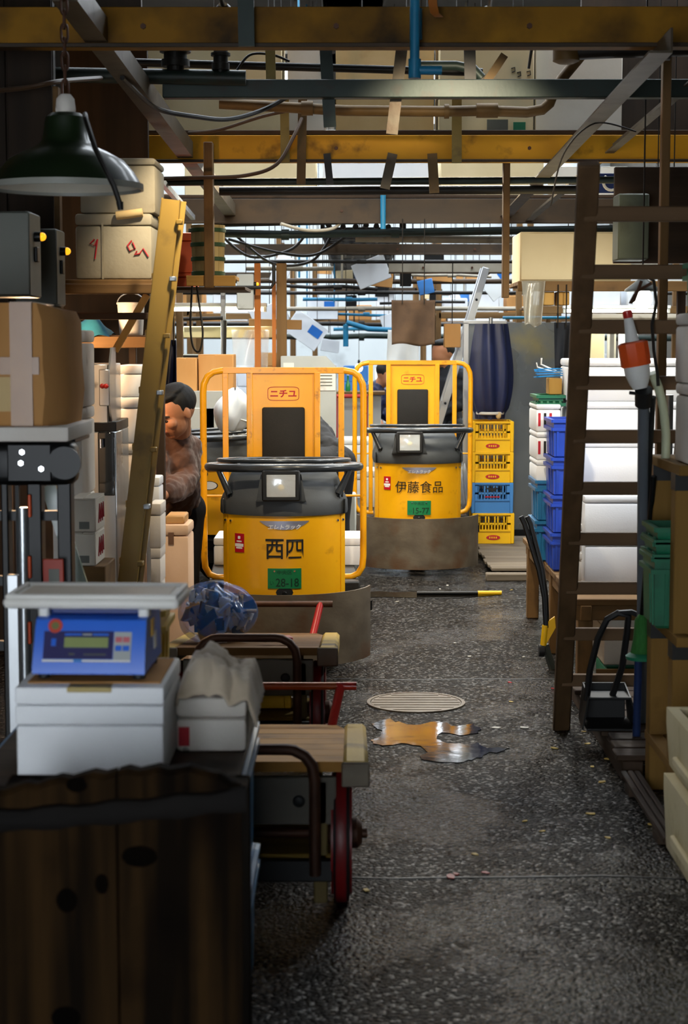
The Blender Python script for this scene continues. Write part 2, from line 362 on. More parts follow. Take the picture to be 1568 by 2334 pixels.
# puddles (smooth water on the asphalt)
WATER = pm('puddle_water', '#15120e', '#0b0a08', 0.05, 0, 5, bump=0.1, bscale=14, spec=0.5, rvar=0.05)
def blob(pts, z, name, mat, label, cat, n=4):
    P = [G(u, v) for u, v in pts]; k = len(P); Q = []
    for i in range(k):
        for t in range(n):
            f = t / n; a, b, c, d = P[(i - 1) % k], P[i], P[(i + 1) % k], P[(i + 2) % k]
            Q.append(0.5 * ((2 * b) + (c - a) * f + (2 * a - 5 * b + 4 * c - d) * f * f + (3 * b - a - 3 * c + d) * f ** 3) + Vector((random.uniform(-.008, .008), random.uniform(-.02, .02), 0)))
    mb = MB(); mb.loft([[(q.x, q.y, -0.004) for q in Q], [(q.x, q.y, z) for q in Q]])
    return one(mb, name, mat, label, cat)
blob([(848, 1652), (890, 1640), (905, 1648), (960, 1652), (1000, 1646), (1030, 1655), (1078, 1652), (1092, 1668), (1060, 1676), (1010, 1672), (1000, 1690), (1050, 1698), (1090, 1694), (1100, 1704), (1160, 1708), (1120, 1718), (1088, 1730), (1040, 1738), (960, 1730), (975, 1712), (930, 1698), (870, 1702), (845, 1690), (872, 1674)], 0.0035, 'puddle', WATER, 'irregular shallow puddle in front of the round drain cover', 'puddle')
blob([(600, 1352), (760, 1347), (900, 1350), (1040, 1352), (1130, 1358), (1010, 1364), (850, 1362), (700, 1364)], 0.003, 'puddle', WATER, 'thin streak of water in front of the far truck', 'puddle')
# round drain cover
c = G(948, 1602); r = abs(G(1060, 1602).x - c.x)
t = thing('drain_cover', 'round worn iron drain cover set in the asphalt', 'drain cover', (c.x, c.y, 0))
MB().lathe([(r, -0.004), (r, 0.006), (r * 0.93, 0.006), (r * 0.93, -0.004)], n=40, cap=False).o('rim', STEELR, t)
mb = MB().lathe([(r * 0.915, -0.004), (r * 0.915, 0.004), (0.001, 0.004)], n=40)
for i in range(-3, 4):
    h = math.sqrt(max(0, 0.8 - (i * 0.25) ** 2)) * r
    mb.bb(-h, h, i * 0.24 * r - 0.012, i * 0.24 * r + 0.012, 0.003, 0.0065)
mb.o('lid', STEELR, t)
# pole lying on the floor beyond the near truck
p = G(950, 1357); q = G(1143, 1356)
t = thing('floor_pole', 'thin pole lying on the wet floor, black with a yellow end', 'pole', (p.x, p.y, 0))
v = q - p; f = v * 0.72
MB().cyl((0, 0, 0.014), (f.x, f.y, 0.014), 0.012).o('shaft', BLKM, t)
MB().cyl((f.x, f.y, 0.014), (v.x, v.y, 0.014), 0.014).o('grip', YELC, t)
# floor joint strips in the asphalt
SEAM = pm('joint_tar', '#0f0e0d', '#191715', 0.5, 0, 9, bump=0.3)
for v0, lab in ((2002, 'dark tar joint across the asphalt beside the near cart wheel'), (1548, 'dark tar joint across the asphalt beside the leaning ladder foot')):
    y = G(900, v0).y
    mb = MB(); pts = [(-0.35 + 0.16 * i, y + random.uniform(-0.03, 0.03)) for i in range(12)]
    mb.loft([[(x, yy - 0.007, 0.0005), (x, yy - 0.005, 0.002), (x, yy + 0.005, 0.002), (x, yy + 0.007, 0.0005)] for x, yy in pts])
    one(mb, 'tar_joint', SEAM, lab, 'floor joint')
# yellow and white scraps on the floor
LEAF = pm('yellow_scrap', '#b89a45', '#c8ab58', 0.6, bump=0.2); PAPR = pm('white_scrap', '#b5b0a4', '#c5c0b6', 0.6, bump=0.2)
REDS = pm('red_scrap', '#a81f26', '#8f1a1f', 0.5, bump=0.2)
def scrap_mesh(k):
    rnd = random.Random(k); n = 7
    ring = [(math.cos(2 * PI * i / n) * rnd.uniform(0.6, 1), math.sin(2 * PI * i / n) * rnd.uniform(0.35, 0.7)) for i in range(n)]
    mb = MB(); mb.loft([[(x * 0.016, y * 0.016, 0.0) for x, y in ring], [(x * 0.016, y * 0.016, 0.0012 + 0.002 * rnd.random()) for x, y in ring]])
    return mb.mesh('scrap')
SM = [scrap_mesh(i) for i in range(4)]
def scraps(pts, mat, label, group):
    for i, (u, v, s) in enumerate(pts):
        me = SM[i % 4].copy(); p = G(u, v); ob = mk('floor_scrap', me, mat); ob.location = (p.x, p.y, 0.001); ob.scale = (s, s, s)
        ob.rotation_euler = (0, 0, random.uniform(0, 6.28)); tag(ob, label, 'litter', group)
scraps([(1263, 1706, 1.2), (1340, 1696, 1.1), (1385, 1731, 1.1), (1350, 1748, 1), (1372, 1783, 1.3), (1345, 1855, 1.5), (1196, 1872, .9), (1485, 1880, 1.3), (1385, 1910, .9), (1235, 1895, .9), (1082, 1948, 1), (835, 2030, 1.2), (1165, 1600, .8), (1330, 1668, .9), (1165, 1345, 1), (1180, 1320, 1)], LEAF, 'small yellow scrap lying on the wet asphalt', 'yellow scraps on the floor')
scraps([(1020, 1335, 1), (1003, 1343, .8), (1208, 1375, 1.6), (1070, 1497, 1.2), (1193, 1498, 1), (1037, 1466, .8), (1130, 1660, 1.4), (1195, 1660, 1.8), (905, 1372, 1)], PAPR, 'small white paper scrap on the wet asphalt', 'white scraps on the floor')
scraps([(1028, 2000, 1.6), (1040, 1993, 1.2), (1106, 1990, 1), (1162, 1556, 1.1), (1260, 1570, .9)], REDS, 'small red scrap on the wet asphalt', 'red scraps on the floor')

# ------------------------------------------------------------------ overhead steelwork
def ibeam(name, Y, v0, v1, u0, u1, mat, label, dep=0.09, fl=0.012):
    x0, x1, z0, z1 = RC(u0, v0, u1, v1, Y)
    t = thing(name, label, 'beam', ((x0 + x1) / 2, Y + dep / 2, z0), group=None); hx = (x1 - x0) / 2; h = z1 - z0
    MB().bb(-hx, hx, -0.006, 0.006, fl, h - fl).o('web', mat, t)
    MB().bb(-hx, hx, -dep / 2, dep / 2, 0, fl, 0.002).o('flange', mat, t)
    MB().bb(-hx, hx, -dep / 2, dep / 2, h - fl, h, 0.002).o('flange', mat, t)
    return t
def zbeam(name, Y, v0, v1, u0, u1, mat, label, dep=0.08, cat='beam'):
    x0, x1, z0, z1 = RC(u0, v0, u1, v1, Y)
    return one(MB().bb(x0, x1, Y, Y + dep, z0, z1, 0.004), name, mat, label, cat)
def fbeam(name, Y, v0, v1, u0, u1, mat, label, dep=0.1):                  # channel with its flat face towards the aisle mouth
    x0, x1, z0, z1 = RC(u0, v0, u1, v1, Y); h = z1 - z0
    t = thing(name, label, 'beam', ((x0 + x1) / 2, Y, z0)); hx = (x1 - x0) / 2
    MB().bb(-hx, hx, 0, 0.01, 0, h, 0.002).o('web', mat, t)
    MB().bb(-hx, hx, 0.01, dep, 0, 0.01).o('flange', mat, t)
    MB().bb(-hx, hx, 0.01, dep, h - 0.01, h).o('flange', mat, t)
    MB().bb(-hx, hx, -0.006, 0.0, -0.004, 0.012, 0.002).o('edge_lip', BEAMB, t)
    for k in range(5):
        x = -hx + (k + 0.7) * 2 * hx / 5.5
        MB().cyl((x, -0.012, h * 0.5), (x, 0.002, h * 0.5), 0.011, n=6).o('bolt', RUST, t)
    return t
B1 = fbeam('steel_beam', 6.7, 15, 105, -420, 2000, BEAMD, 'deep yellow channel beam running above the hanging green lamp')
B2 = fbeam('steel_beam', 10.0, 308, 368, -420, 2000, BEAMY, 'yellow channel beam crossing under the cream loft cartons')
B3 = fbeam('steel_beam', 13.3, 453, 508, -300, 1900, BEAMB, 'brown stained channel beam over the far truck')
fbeam('steel_beam', 15.6, 556, 580, 430, 1400, BEAMB, 'dark narrow channel beam behind the brown stained beam')
def seg(name, Y, u0, v0, u1, v1, r_px, mat, label, cat='pipe', Y2=None, n=10):
    a = W(u0, v0, Y); b = W(u1, v1, Y2 or Y); r = r_px / FPX * Y
    return one(MB().cyl(a, b, r, n=n), name, mat, label, cat)
# lengthwise rails
def rail(pts, wd, th, mat, label):
    P = [W(*p) for p in pts]; base = P[0]
    t = thing('ceiling_rail', label, 'rail', base)
    a, b = P[0] - base, P[-1] - base
    MB().bar(a, b, wd, 0.008).o('flange', mat, t)
    off = Vector((wd / 2 - 0.004, 0, wd * 0.5)); MB().bar(a + off, b + off, 0.008, wd).o('web', mat, t)
    return t
rail([(148, 0, 6.0), (525, 492, 13.35)], 0.085, 0.01, RAILS, 'sloping steel rail above the leaning brown post')
rail([(1506, 118, 6.4), (1152, 494, 13.35)], 0.085, 0.01, RAILS, 'sloping steel rail above the dark wooden ladder')
rail([(1600, 170, 7.8), (1203, 505, 13.35)], 0.05, 0.01, RAILS, 'slim sloping rail over the cream cabinet')
rail([(365, 415, 10.2), (440, 500, 13.0)], 0.03, 0.01, GALV, 'short shiny rail behind the hanging green lamp')
# crossing pipes
seg('pipe', 8.0, -200, 165, 560, 178, 17, PIPED, 'dark green pipe running behind the lamp chain')
mb = MB(); x0, x1, z0, z1 = RC(370, 180, 2100, 222, 8.05); mb.bb(x0, x1, 8.05, 8.12, z0, z1, 0.004)
one(mb, 'cable_tray', PIPED, 'wide dark green cable tray crossing above the aisle', 'cable tray')
seg('pipe', 8.6, 300, 142, 1100, 165, 9, PIPEK, 'thin black pipe just above the green cable tray')
def elbow(name, pts, Y, r_px, mat, label, joints=(), cat='pipe', hang=None):
    P = [W(u, v, Y) for u, v in pts]; b = P[0].copy(); t = thing(name, label, cat, b)
    r = r_px / FPX * Y
    MB().tube([p - b for p in P], r, 10).o('run', mat, t)
    for u, v, l in joints:
        c = W(u, v, Y) - b; MB().cyl(c - Vector((l, 0, 0)), c + Vector((l, 0, 0)), r * 1.35).o('coupling', mat, t)
    if hang:
        for p in (P[0].lerp(P[1], .35), P[-1].lerp(P[-2], .35)): MB().cyl(p - b, V3((p.x, p.y, hang(p.x, p.y) if callable(hang) else hang)) - b, .004, n=6).o('hanger_rod', CABLE, t)
    return t
V3 = Vector
elbow('pipe', [(500, 236), (784, 252), (1010, 254), (1100, 252), (1200, 256), (1236, 250), (1252, 236), (1262, 210), (1280, 180), (1330, 120)], 9.2, 12, PIPER, 'rusty pipe with a swept elbow and couplings', [(1018, 254, .012), (1110, 252, .055), (700, 247, .03)])
elbow('pipe', [(940, 150), (1040, 150), (1080, 158), (1098, 178)], 8.15, 11, PIPED, 'short green pipe bending down beside the blue standpipe')
seg('pipe', 10.6, 322, 416, 1800, 408, 8, PIPED, 'slim dark green pipe below the second yellow beam')
seg('pipe', 10.9, 500, 436, 1330, 432, 10, PIPEK, 'black pipe paired below the slim green pipe')
elbow('pipe', [(430, 530), (650, 535), (900, 530), (1150, 526), (1420, 522)], 13.6, 9, PIPED, 'dark green pipe under the brown stained beam', [(650, 535, .03), (900, 530, .03)], hang=B3.location.z + .19)
elbow('pipe', [(810, 543), (1100, 546), (1400, 548)], 14.1, 9, PIPEW, 'pale lagged pipe near the brown hanging canvas', hang=B3.location.z + .19)
elbow('pipe', [(480, 512), (660, 508), (840, 505)], 14.0, 6, PIPEK, 'thin black pipe above the stacked tubs', hang=B3.location.z + .19)
elbow('pipe', [(1278, 118), (1400, 112), (1640, 106)], 7.2, 20, PIPEK, 'thick black pipe with a rusty valve near the ladder top', [(1510, 110, .03)])
t = thing('valve', 'rusty cylindrical valve body on the thick black pipe', 'valve', W(1290, 145, 7.2))
r = 30 / FPX * 7.2
MB().lathe([(r * .6, 0), (r, .01), (r, .13), (r * .8, .14), (r * .8, .17), (r * .4, .18)]).o('body', PIPER, t); MB().cyl((0, 0, .17), (0, 0, .21), .012).o('spindle', PIPEK, t)
MB().tube([(-.02, 0, .2), (-.08, 0, .2), (-.12, 0, .15), (-.14, 0, .05), (-.15, 0, -.02)], .006).o('wire', CABLE, t)
for u, v, r_px, lab in ((400, 152, 32, 'squat black fitting standing on the green pipe'), (503, 160, 20, 'narrow black fitting standing on the green pipe')):
    p = W(u, v, 8.0); r = r_px / FPX * 8
    t = thing('pipe_fitting', lab, 'fitting', p)
    MB().lathe([(r, 0), (r, .03), (r * .82, .032), (r * .82, .06), (r * 1.1, .062), (r * 1.1, .075), (r * .8, .078), (r * .8, .1)], n=12).o('body', PIPEK, t)
    MB().cyl((0, 0, -.02), (0, 0, .01), r * .6).o('stem', PIPEK, t)
# blue standpipes
t = thing('standpipe', 'teal blue standpipe dropping past the deep yellow beam', 'pipe', W(945, 160, 6.6)); r = 11 / FPX * 6.6
MB().cyl((0, 0, 0), (0, 0, .5), r).o('run', PIPEB, t)
MB().cyl((0, 0, -.03), (0, 0, .04), r * 1.3).o('coupling', PIPEB, t); MB().cyl((0, 0, .0), (.1, 0, .0), r * .9).o('branch', PIPEB, t)
elbow('pipe', [(948, 20), (948, 90)], 6.68, 14, PIPEB, 'short teal sleeve strapped to the deep yellow beam')
elbow('pipe', [(873, 432), (873, 522)], 13.285, 6, PIPEB, 'short blue drop pipe below the black pipe pair')
# flat hangers between the pipes and the beams
def hanger(u0, v0, u1, v1, wpx, Y, mat, label, grp=None):
    a = W(u0, v0, Y); b = W(u1, v1, Y)
    o = one(MB().bar(a, b, wpx / FPX * Y, 0.012, (0, 1, 0)), 'hanger_strap', mat, label, 'hanger', grp)
HW = pm('hanger_ochre', '#7d6a34', '#8c783e', 0.6, 0.1, 6, bump=0.15, dirt='#3d2e14', dscale=9, damt=0.4)
hanger(648, 215, 650, 372, 20, 9.99, HW, 'ochre flat hanger in front of the cream loft carton')
hanger(1041, 215, 1041, 372, 22, 9.99, HW, 'ochre flat hanger crossing the rusty pipe elbow run')
hanger(918, 90, 893, 306, 26, 8.13, RAILS, 'tilted grey steel strap between the tray and the second beam')
hanger(895, 350, 877, 430, 22, 9.99, RAILS, 'short grey steel strap under the second yellow beam')
hanger(742, 100, 752, 290, 28, 8.13, PIPED, 'dark strap beside the tilted grey steel strap')
hanger(690, 222, 686, 420, 20, 9.985, PIPER, 'brown strap beside the ochre flat hanger')
hanger(615, 85, 618, 195, 22, 8.13, HW, 'stub hanger above the green tray, ochre')
hanger(985, 350, 990, 440, 22, 9.99, PIPER, 'brown strap dropping to the brown stained beam')
hanger(745, 350, 752, 420, 16, 9.99, PIPEK, 'black strap under the second yellow beam')
hanger(1070, 95, 1072, 195, 26, 8.13, PIPEK, 'black stub strap above the cable tray')
hanger(560, 0, 562, 106, 36, 6.64, PIPED, 'dark plate bolted across the deep yellow beam')
hanger(1150, 125, 1110, 185, 18, 8.13, PIPER, 'slanted rusty brace by the short green pipe')
hanger(130, 100, 135, 260, 22, 8.03, GALV, 'grey strap hanging behind the lamp chain')
# orange peeling tag on the first beam
p = W(984, 0, 6.6)
mb = MB(); mb.loft([[(p.x - .012 + dx, 6.6 - dy, p.z + dz), (p.x + .02 + dx, 6.6 - dy, p.z + dz), (p.x + .02 + dx, 6.603 - dy, p.z + dz), (p.x - .012 + dx, 6.603 - dy, p.z + dz)] for dx, dy, dz in ((-.005, 0, .05), (0, .01, -.02), (.006, .02, -.05), (.02, .05, -.07))])
one(mb, 'paper_tag', pm('orange_tag', '#a8621e', '#96551a', .7, bump=.1), 'orange curled tag hanging over the deep yellow beam', 'tag')
# cables: sagging runs
def cable(pts, r, mat, label, n=8):
    P = [p if isinstance(p, Vector) else W(*p) for p in pts]; Q = []
    for i in range(len(P) - 1):
        a, b, c, d = P[max(i - 1, 0)], P[i], P[i + 1], P[min(i + 2, len(P) - 1)]
        for t in range(n):
            f = t / n; Q.append(0.5 * ((2 * b) + (c - a) * f + (2 * a - 5 * b + 4 * c - d) * f * f + (3 * b - a - 3 * c + d) * f ** 3))
    Q.append(P[-1]); return one(MB().tube(Q, r, 7), 'cable', mat, label, 'cable')
def rail_pt(p, q, Y):                              # point on a sloping rail's flange at distance Y
    a, b = W(*p), W(*q); return a.lerp(b, (Y - a.y) / (b.y - a.y))
cable([rail_pt((148, 0, 6.0), (525, 492, 13.35), 7.4) - Vector((0, 0, .012)), (330, 228, 7.8), (370, 252, 8.05), (440, 265, 8.2), (520, 272, 8.4), (600, 250, 8.6), (665, 215, 8.6)], .011, CABLE, 'thick black cable sagging below the green cable tray')
cable([(430, 303, 9.6), (500, 296, 9.5), (600, 265, 9.4), (690, 246, 9.3)], .009, CABLEB, 'brown cable rising to the brown strap')
cable([(330, 408, 9.85), (460, 405, 9.8), (560, 400, 9.8), (630, 375, 9.82), (670, 310, 9.9), (688, 270, 9.972)], .011, CABLEB, 'ochre dusty cable looping up past the ochre hanger')
cable([(-20, 208, 7.0), (60, 200, 7.1), (140, 185, 7.2), (230, 178, 7.9)], .01, CABLEB, 'rusty brown cable passing behind the lamp chain')
cable([(540, 160, 8.2), (570, 125, 8.2), (620, 125, 8.2), (660, 140, 8.2)], .006, CABLE, 'small looped wire above the cable tray')
for i, (a, b, s) in enumerate(((520, 800, 575), (540, 760, 590), (500, 700, 565))):
    cable([(a, 545 - i * 6, 14.22 + .06 * i), ((a + b) / 2 - 30, s + 10 * i, 14.24 + .06 * i), ((a + b) / 2 + 60, s + 5, 14.26 + .06 * i), (b, 530, 14.28 + .06 * i)], .012, CABLE, ['black cable bundle strand sagging lowest by the tubs', 'black cable strand sagging under the dark narrow beam', 'black cable strand nearest the stacked tubs'][i])
cable([(640, 510, 13.1), (700, 525, 13.2), (760, 520, 13.3), (790, 490, 13.4)], .012, PIPEW, 'pale cable sagging under the brown stained beam')
cable([(1255, 470, 8.3), (1285, 350, 8.25), rail_pt((1506, 118, 6.4), (1152, 494, 13.35), 8.2) - Vector((0, 0, .0075)), (1450, 300, 8.2)], .004, CABLE, 'thin wire strung near the right hand rails')
# loft boards and cartons
def carton(u0, v0, u1, v1, Y, D, mat, label, tape=None, name='carton', group=None, rz=0.0, flaps=True, bev=0.004):
    x0, x1, z0, z1 = RC(u0, v0, u1, v1, Y); t = thing(name, label, 'box', ((x0 + x1) / 2, Y + D / 2, z0), rz, group)
    hx = (x1 - x0) / 2; h = z1 - z0
    MB().bb(-hx, hx, -D / 2, D / 2, 0, h - 0.004, bev).o('body', mat, t)
    MB().bb(-hx + .001, -0.002, -D / 2 + .001, D / 2 - .001, h - .005, h, .001).o('flap', mat, t)
    MB().bb(0.002, hx - .001, -D / 2 + .001, D / 2 - .001, h - .005, h, .001).o('flap', mat, t)
    if tape: MB().bb(-.025, .025, -D / 2 - .001, D / 2 + .001, h * .7, h + .001).o('tape', tape, t)
    return t
mb = MB(); LOFT = []
lz = B2.location.z + 0.151
tl = thing('loft_shelf', 'row of loft planks laid over the second yellow beam', 'shelf', (0, 10.0, lz))
for i in range(5): MB().bb(-2.1, 2.1, 0.02 + i * .22, .2 + i * .22, 0, .025, .003).o('plank', WDD_X, tl)
lz2 = B3.location.z + 0.185
tl = thing('loft_shelf', 'row of loft planks laid over the brown stained beam', 'shelf', (0, 13.3, lz2))
for i in range(4): MB().bb(-2.6, 2.6, 0.02 + i * .22, .2 + i * .22, 0, .025, .003).o('plank', WDD_X, tl)
def loft(u0, u1, v0, Y, D, z0, mat, label, tape=None):
    x0, x1, _, z1 = RC(u0, v0, u1, v0 + 1, Y); h = z1 - z0
    t = thing('carton', label, 'box', ((x0 + x1) / 2, Y + D / 2, z0)); hx = (x1 - x0) / 2
    MB().bb(-hx, hx, -D / 2, D / 2, 0, h - .005, .004).o('body', mat, t)
    MB().bb(-hx, -.002, -D / 2, D / 2, h - .006, h, .001).o('flap', mat, t); MB().bb(.002, hx, -D / 2, D / 2, h - .006, h, .001).o('flap', mat, t)
    if tape: MB().bb(-hx - .001, hx + .001, -D / 2 - .002, -D / 2 + .01, h * .45, h * .55).o('tape', tape, t)
    return t
a = lz + .025; bq = lz2 + .025
c1 = loft(330, 642, 40, 10.35, .5, a, CREAM, 'large cream loft carton above the brown loft cable')
loft(655, 740, 70, 10.4, .4, a, CARDW, 'narrow grey white loft carton beside the large cream one')
loft(765, 990, 30, 10.5, .4, a, CARDL, 'tan loft carton behind the tilted grey steel strap')
c2 = loft(1002, 1218, 60, 10.35, .5, a, CREAM, 'cream loft carton with handwritten marks and a green label')
loft(1222, 1420, 70, 10.45, .5, a, CARDW, 'white loft carton between the two sloping rails')
for pxs, mt in (((1110, 272, 1158, 305), CABG), ((1170, 278, 1198, 305), GRNC)):
    x0, x1, z0, z1 = RC(*pxs, 10.34); L0 = c2.location
    MB().bb(x0 - L0.x, x1 - L0.x, -.254, -.249, z0 - L0.z, z1 - L0.z).o('label_patch', mt, c2)
for k, (u, v) in enumerate(((1170, 160), (1183, 170), (1205, 168))):
    p = W(u, v, 10.35) - c2.location
    MB().tube([(p.x - .012, -.252, p.z + .01), (p.x + .008, -.252, p.z + .016), (p.x + .01, -.252, p.z - .006), (p.x - .008, -.252, p.z - .012)], .003, 5).o('pen_mark', INK, c2)
loft(420, 720, 340, 13.65, .5, bq, CREAM, 'cream far loft carton behind the ochre cable')
loft(735, 985, 372, 13.7, .5, bq, FOAM, 'long white foam box up on the far loft planks')
loft(1005, 1240, 345, 13.65, .5, bq, CREAM, 'cream far loft carton behind the ochre hanger')
loft(1262, 1430, 380, 13.7, .4, bq, CARDW, 'white far loft carton behind the slim sloping rail')

# ------------------------------------------------------------------ three-wheeled turret trucks
GLASS = pm('lamp_glass', '#e8ecec', None, 0.08, 0, bump=0.3, bscale=70, alpha=0.35, spec=0.8)
PLATEG = pm('plate_green', '#0f7a45', '#0d6e3e', 0.45, bump=0.03); PLATEI = pm('plate_ink', '#06331d', None, 0.5, bump=0)
SILV = pm('badge_silver', '#a3a5b5', '#8f91a3', 0.35, 0.6, 4, bump=0.03)
STICK = pm('sticker_red', '#c01024', '#b00e20', 0.4, bump=0.03)
RINGM = pm('ring_grey', '#2b2f33', '#34383c', 0.28, 0.1, 6, bump=0.04, coat=0.4)
def sect(r, w, z, n=44):
    return [(max(-w, min(w, r * math.sin(2 * PI * i / n))), -r * math.cos(2 * PI * i / n), z) for i in range(n)]
def on_drum(rad, zc, xc=0.0):
    def f(x, z):
        a = (x + xc) / rad; return (rad * math.sin(a), -rad * math.cos(a), zc + z)
    return f
def curved_patch(name, rad, th, a0, a1, outline, mat, parent, zc, xc=0.0, n=16):
    """patch cut to an outline(t) -> (zlow, zhigh), t in 0..1 along the arc, hugging a drum"""
    mb = MB(); rings = []
    for i in range(n + 1):
        t = i / n; a = a0 + (a1 - a0) * t; lo_, hi_ = outline(t); s, c = math.sin(a), -math.cos(a)
        rings.append([(s * q, c * q, zc + z) for q, z in ((rad, lo_), (rad, hi_), (rad - th, hi_), (rad - th, lo_))])
    return mb.loft(rings).o(name, mat, parent)
def make_truck(loc, rz, label, name_text=None, plate=None, light_dx=0.0, steer=0.0, name_w=.19, name_h=.1, oval=False):
    T = thing('turret_truck', label, 'truck', loc, rz, None)
    # bumper skirt
    MB().arcplate(.45, .008, R(-78), R(78), .045, .405, 30).o('bumper', STEELR, T, 'rusty bare steel bumper skirt')
    for s in (-1, 1): MB().bar((s * .436, -.1, .3), (s * .3, .1, .3), .03, .05).o('bumper_bracket', BLKM, T)
    # drum
    D = MB().loft([sect(.345, .305, .36), sect(.345, .305, .80)]).o('drum', YEL, T)
    MB().arcplate(.352, .008, R(-53), R(53), .38, .79, 26).o('front_panel', YEL, D)
    for s in (-1, 1):
        MB().arcplate(.352, .008, s * R(54.2), s * R(60.5), .38, .79, 5).o('side_strip', YEL, D)
        for a in (49, 56.5):
            q = s * R(a); p = Vector((math.sin(q), -math.cos(q), 0))
            MB().cyl(p * .35 + Vector((0, 0, .752)), p * .358 + Vector((0, 0, .752)), .008, .006, 10).o('bolt', CHROME, D)
    # hitch slot under the plate
    curved_patch('hitch_slot', .354, .004, R(-7), R(7), lambda t: (-.024 * math.sqrt(max(0, 1 - (2 * t - 1) ** 2)) - .001, .024 * math.sqrt(max(0, 1 - (2 * t - 1) ** 2)) + .001), BLK, D, .405)
    MB().lathe([(.012, -.352), (.012, -.36), (.008, -.364)], (0, 0, .4), 10, Vector((0, 1, 0))).o('hitch_pin', BLKM, D)
    # badge, sticker, plate
    if name_text:
        curved_patch('badge', .3555, .003, R(-20), R(20), lambda t: (-.04 * (1 - abs(2 * t - 1) ** 2.4) + .02, .0225), SILV, D, .738)
        lettering('badge_lettering', 'エレトラック', WHINK, D, on_drum(.3566, .731), .165, .026, .02, .25)
        curved_patch('sticker', .3555, .003, R(-44), R(-34.5), lambda t: (-.047, .047), STICK, D, .645)
        for zz, hw, hh, m in ((.672, .008, .008, WHINK), (.634, .027, .009, WHINK), (.653, .016, .004, WHINK), (.62, .02, .004, WHINK)):
            aa = R(-39.3); curved_patch('sticker_print', .3562, .002, aa - hw / .356, aa + hw / .356, lambda t, hh=hh: (-hh * (1 - .2 * abs(2 * t - 1)), hh * (1 - .2 * abs(2 * t - 1))), m, D, zz, n=6)
        lettering('name_lettering', name_text, INK, D, on_drum(.3566, .622, .0), name_w, name_h, .012 if len(name_text) < 3 else .003)
    if plate:
        P = curved_patch('number_plate', .357, .005, R(-13.5), R(13.5), lambda t: (-.05, .05), PLATEG, D, .475)
        lettering('plate_lettering', '中央区', PLATEI, P, on_drum(.3584, .506), .075, .022)
        lettering('plate_number', plate, PLATEI, P, on_drum(.3584, .455, .014), .115, .042, .01)
        lettering('plate_lettering', 'い', PLATEI, P, on_drum(.3584, .452, -.063), .018, .02)
        for s in (-1, 1): MB().cyl((s * .05, -.352, .512), (s * .05, -.357, .512), .005, n=8).o('plate_screw', CHROME, P)
    if oval:
        for q, rr, m in ((.308, 1.0, CHROME), (.3095, .86, WHINK)):
            ob = MB().lathe([(.06 * rr, 0), (.06 * rr, .0015), (.001, .0017)], (0, 0, 0), 28).o('oval_badge', m, D)
            ob.data.transform(Matrix.Translation((-q, .08, .69)) @ Matrix.Rotation(R(-90), 4, 'Y') @ Matrix.Diagonal((.5, 1, 1, 1)))
        MB().sph((-.31, .1, .765), .016).o('lock_knob', CHROME, D)
    # cap
    C = MB().loft([sect(.362, .318, .785), sect(.366, .322, .80), sect(.364, .32, .85), sect(.352, .308, .872), sect(.315, .28, .95), sect(.285, .262, .992), sect(.25, .235, 1.006)]).o('cap', GREYC, T)
    MB().loft([[(light_dx - w_, y, z), (light_dx + w_, y, z), (light_dx + w_, -.2, z), (light_dx - w_, -.2, z)] for w_, y, z in ((.125, -.362, .858), (.12, -.366, .87), (.1, -.345, .99), (.085, -.31, 1.012))]).o('light_hood', GREYC, C)
    H = MB().box((light_dx, -.345, .94), (.19, .11, .155), .028, None, 3).o('headlight', BLK, C)
    for c0, s0 in (((light_dx, -.404, 1.004), (.17, .018, .024)), ((light_dx, -.404, .876), (.17, .018, .024)), ((light_dx - .081, -.404, .94), (.024, .018, .15)), ((light_dx + .081, -.404, .94), (.024, .018, .15))):
        MB().box(c0, s0, .006).o('bezel', BLK, H)
    MB().box((light_dx, -.401, .94), (.14, .008, .106), .01, None, 2).o('reflector', CHROME, H)
    MB().sph((light_dx, -.404, .93), .018, (1, .5, 1)).o('bulb', pm('bulb_glass', '#f2e2b0', None, .1, bump=0), H)
    MB().box((light_dx, -.411, .94), (.142, .004, .11), .002).o('lens', GLASS, H)
    for s in (-1, 1):
        for k in range(2): MB().bb(s * .275 - .012 + k * .022, s * .275 - .003 + k * .022, -.235, -.215, .868, .9, .003).o('cap_bolt', BLKM, C)
        MB().bar((s * .304, -.205, .785), (s * .304, -.205, .86), .004, .05).o('cap_seam', BLK, C)
    # steering rings
    n = 48; cs = [(math.cos(2 * PI * i / n), math.sin(2 * PI * i / n)) for i in range(n)]
    S = MB().tube([(c * .388, s * .388 + .0, 1.006 - .018 * s) for c, s in cs], .0205, 12, True).o('steering_ring', RINGM, T)
    MB().tube([(c * .335, s * .335 + .0, 1.04 - .015 * s) for c, s in cs], .0105, 10, True).o('throttle_ring', RINGM, T)
    for s in (-1, 1):
        MB().tube([(s * .33, -.21, 1.012), (s * .305, -.215, .955), (s * .272, -.225, .885)], [.014, .016, .02], 10).o('ring_strut', RINGM, S)
        MB().tube([(s * .27, .25, 1.03), (s * .2, .2, .95)], .014, 8).o('ring_strut', RINGM, S)
    # guard rail and backrest
    gy, hx = .75, .443
    P = MB()
    def half(s):
        pts = [(s * .30, gy, .333), (s * .375, gy, .335), (s * .415, gy, .352), (s * .438, gy, .392), (s * .443, gy, .45), (s * .443, gy, 1.36), (s * .438, gy, 1.41), (s * .418, gy, 1.452), (s * .385, gy, 1.476), (s * .34, gy, 1.484), (s * .3, gy, 1.484)]
        return MB().tube(pts, .0185, 12)
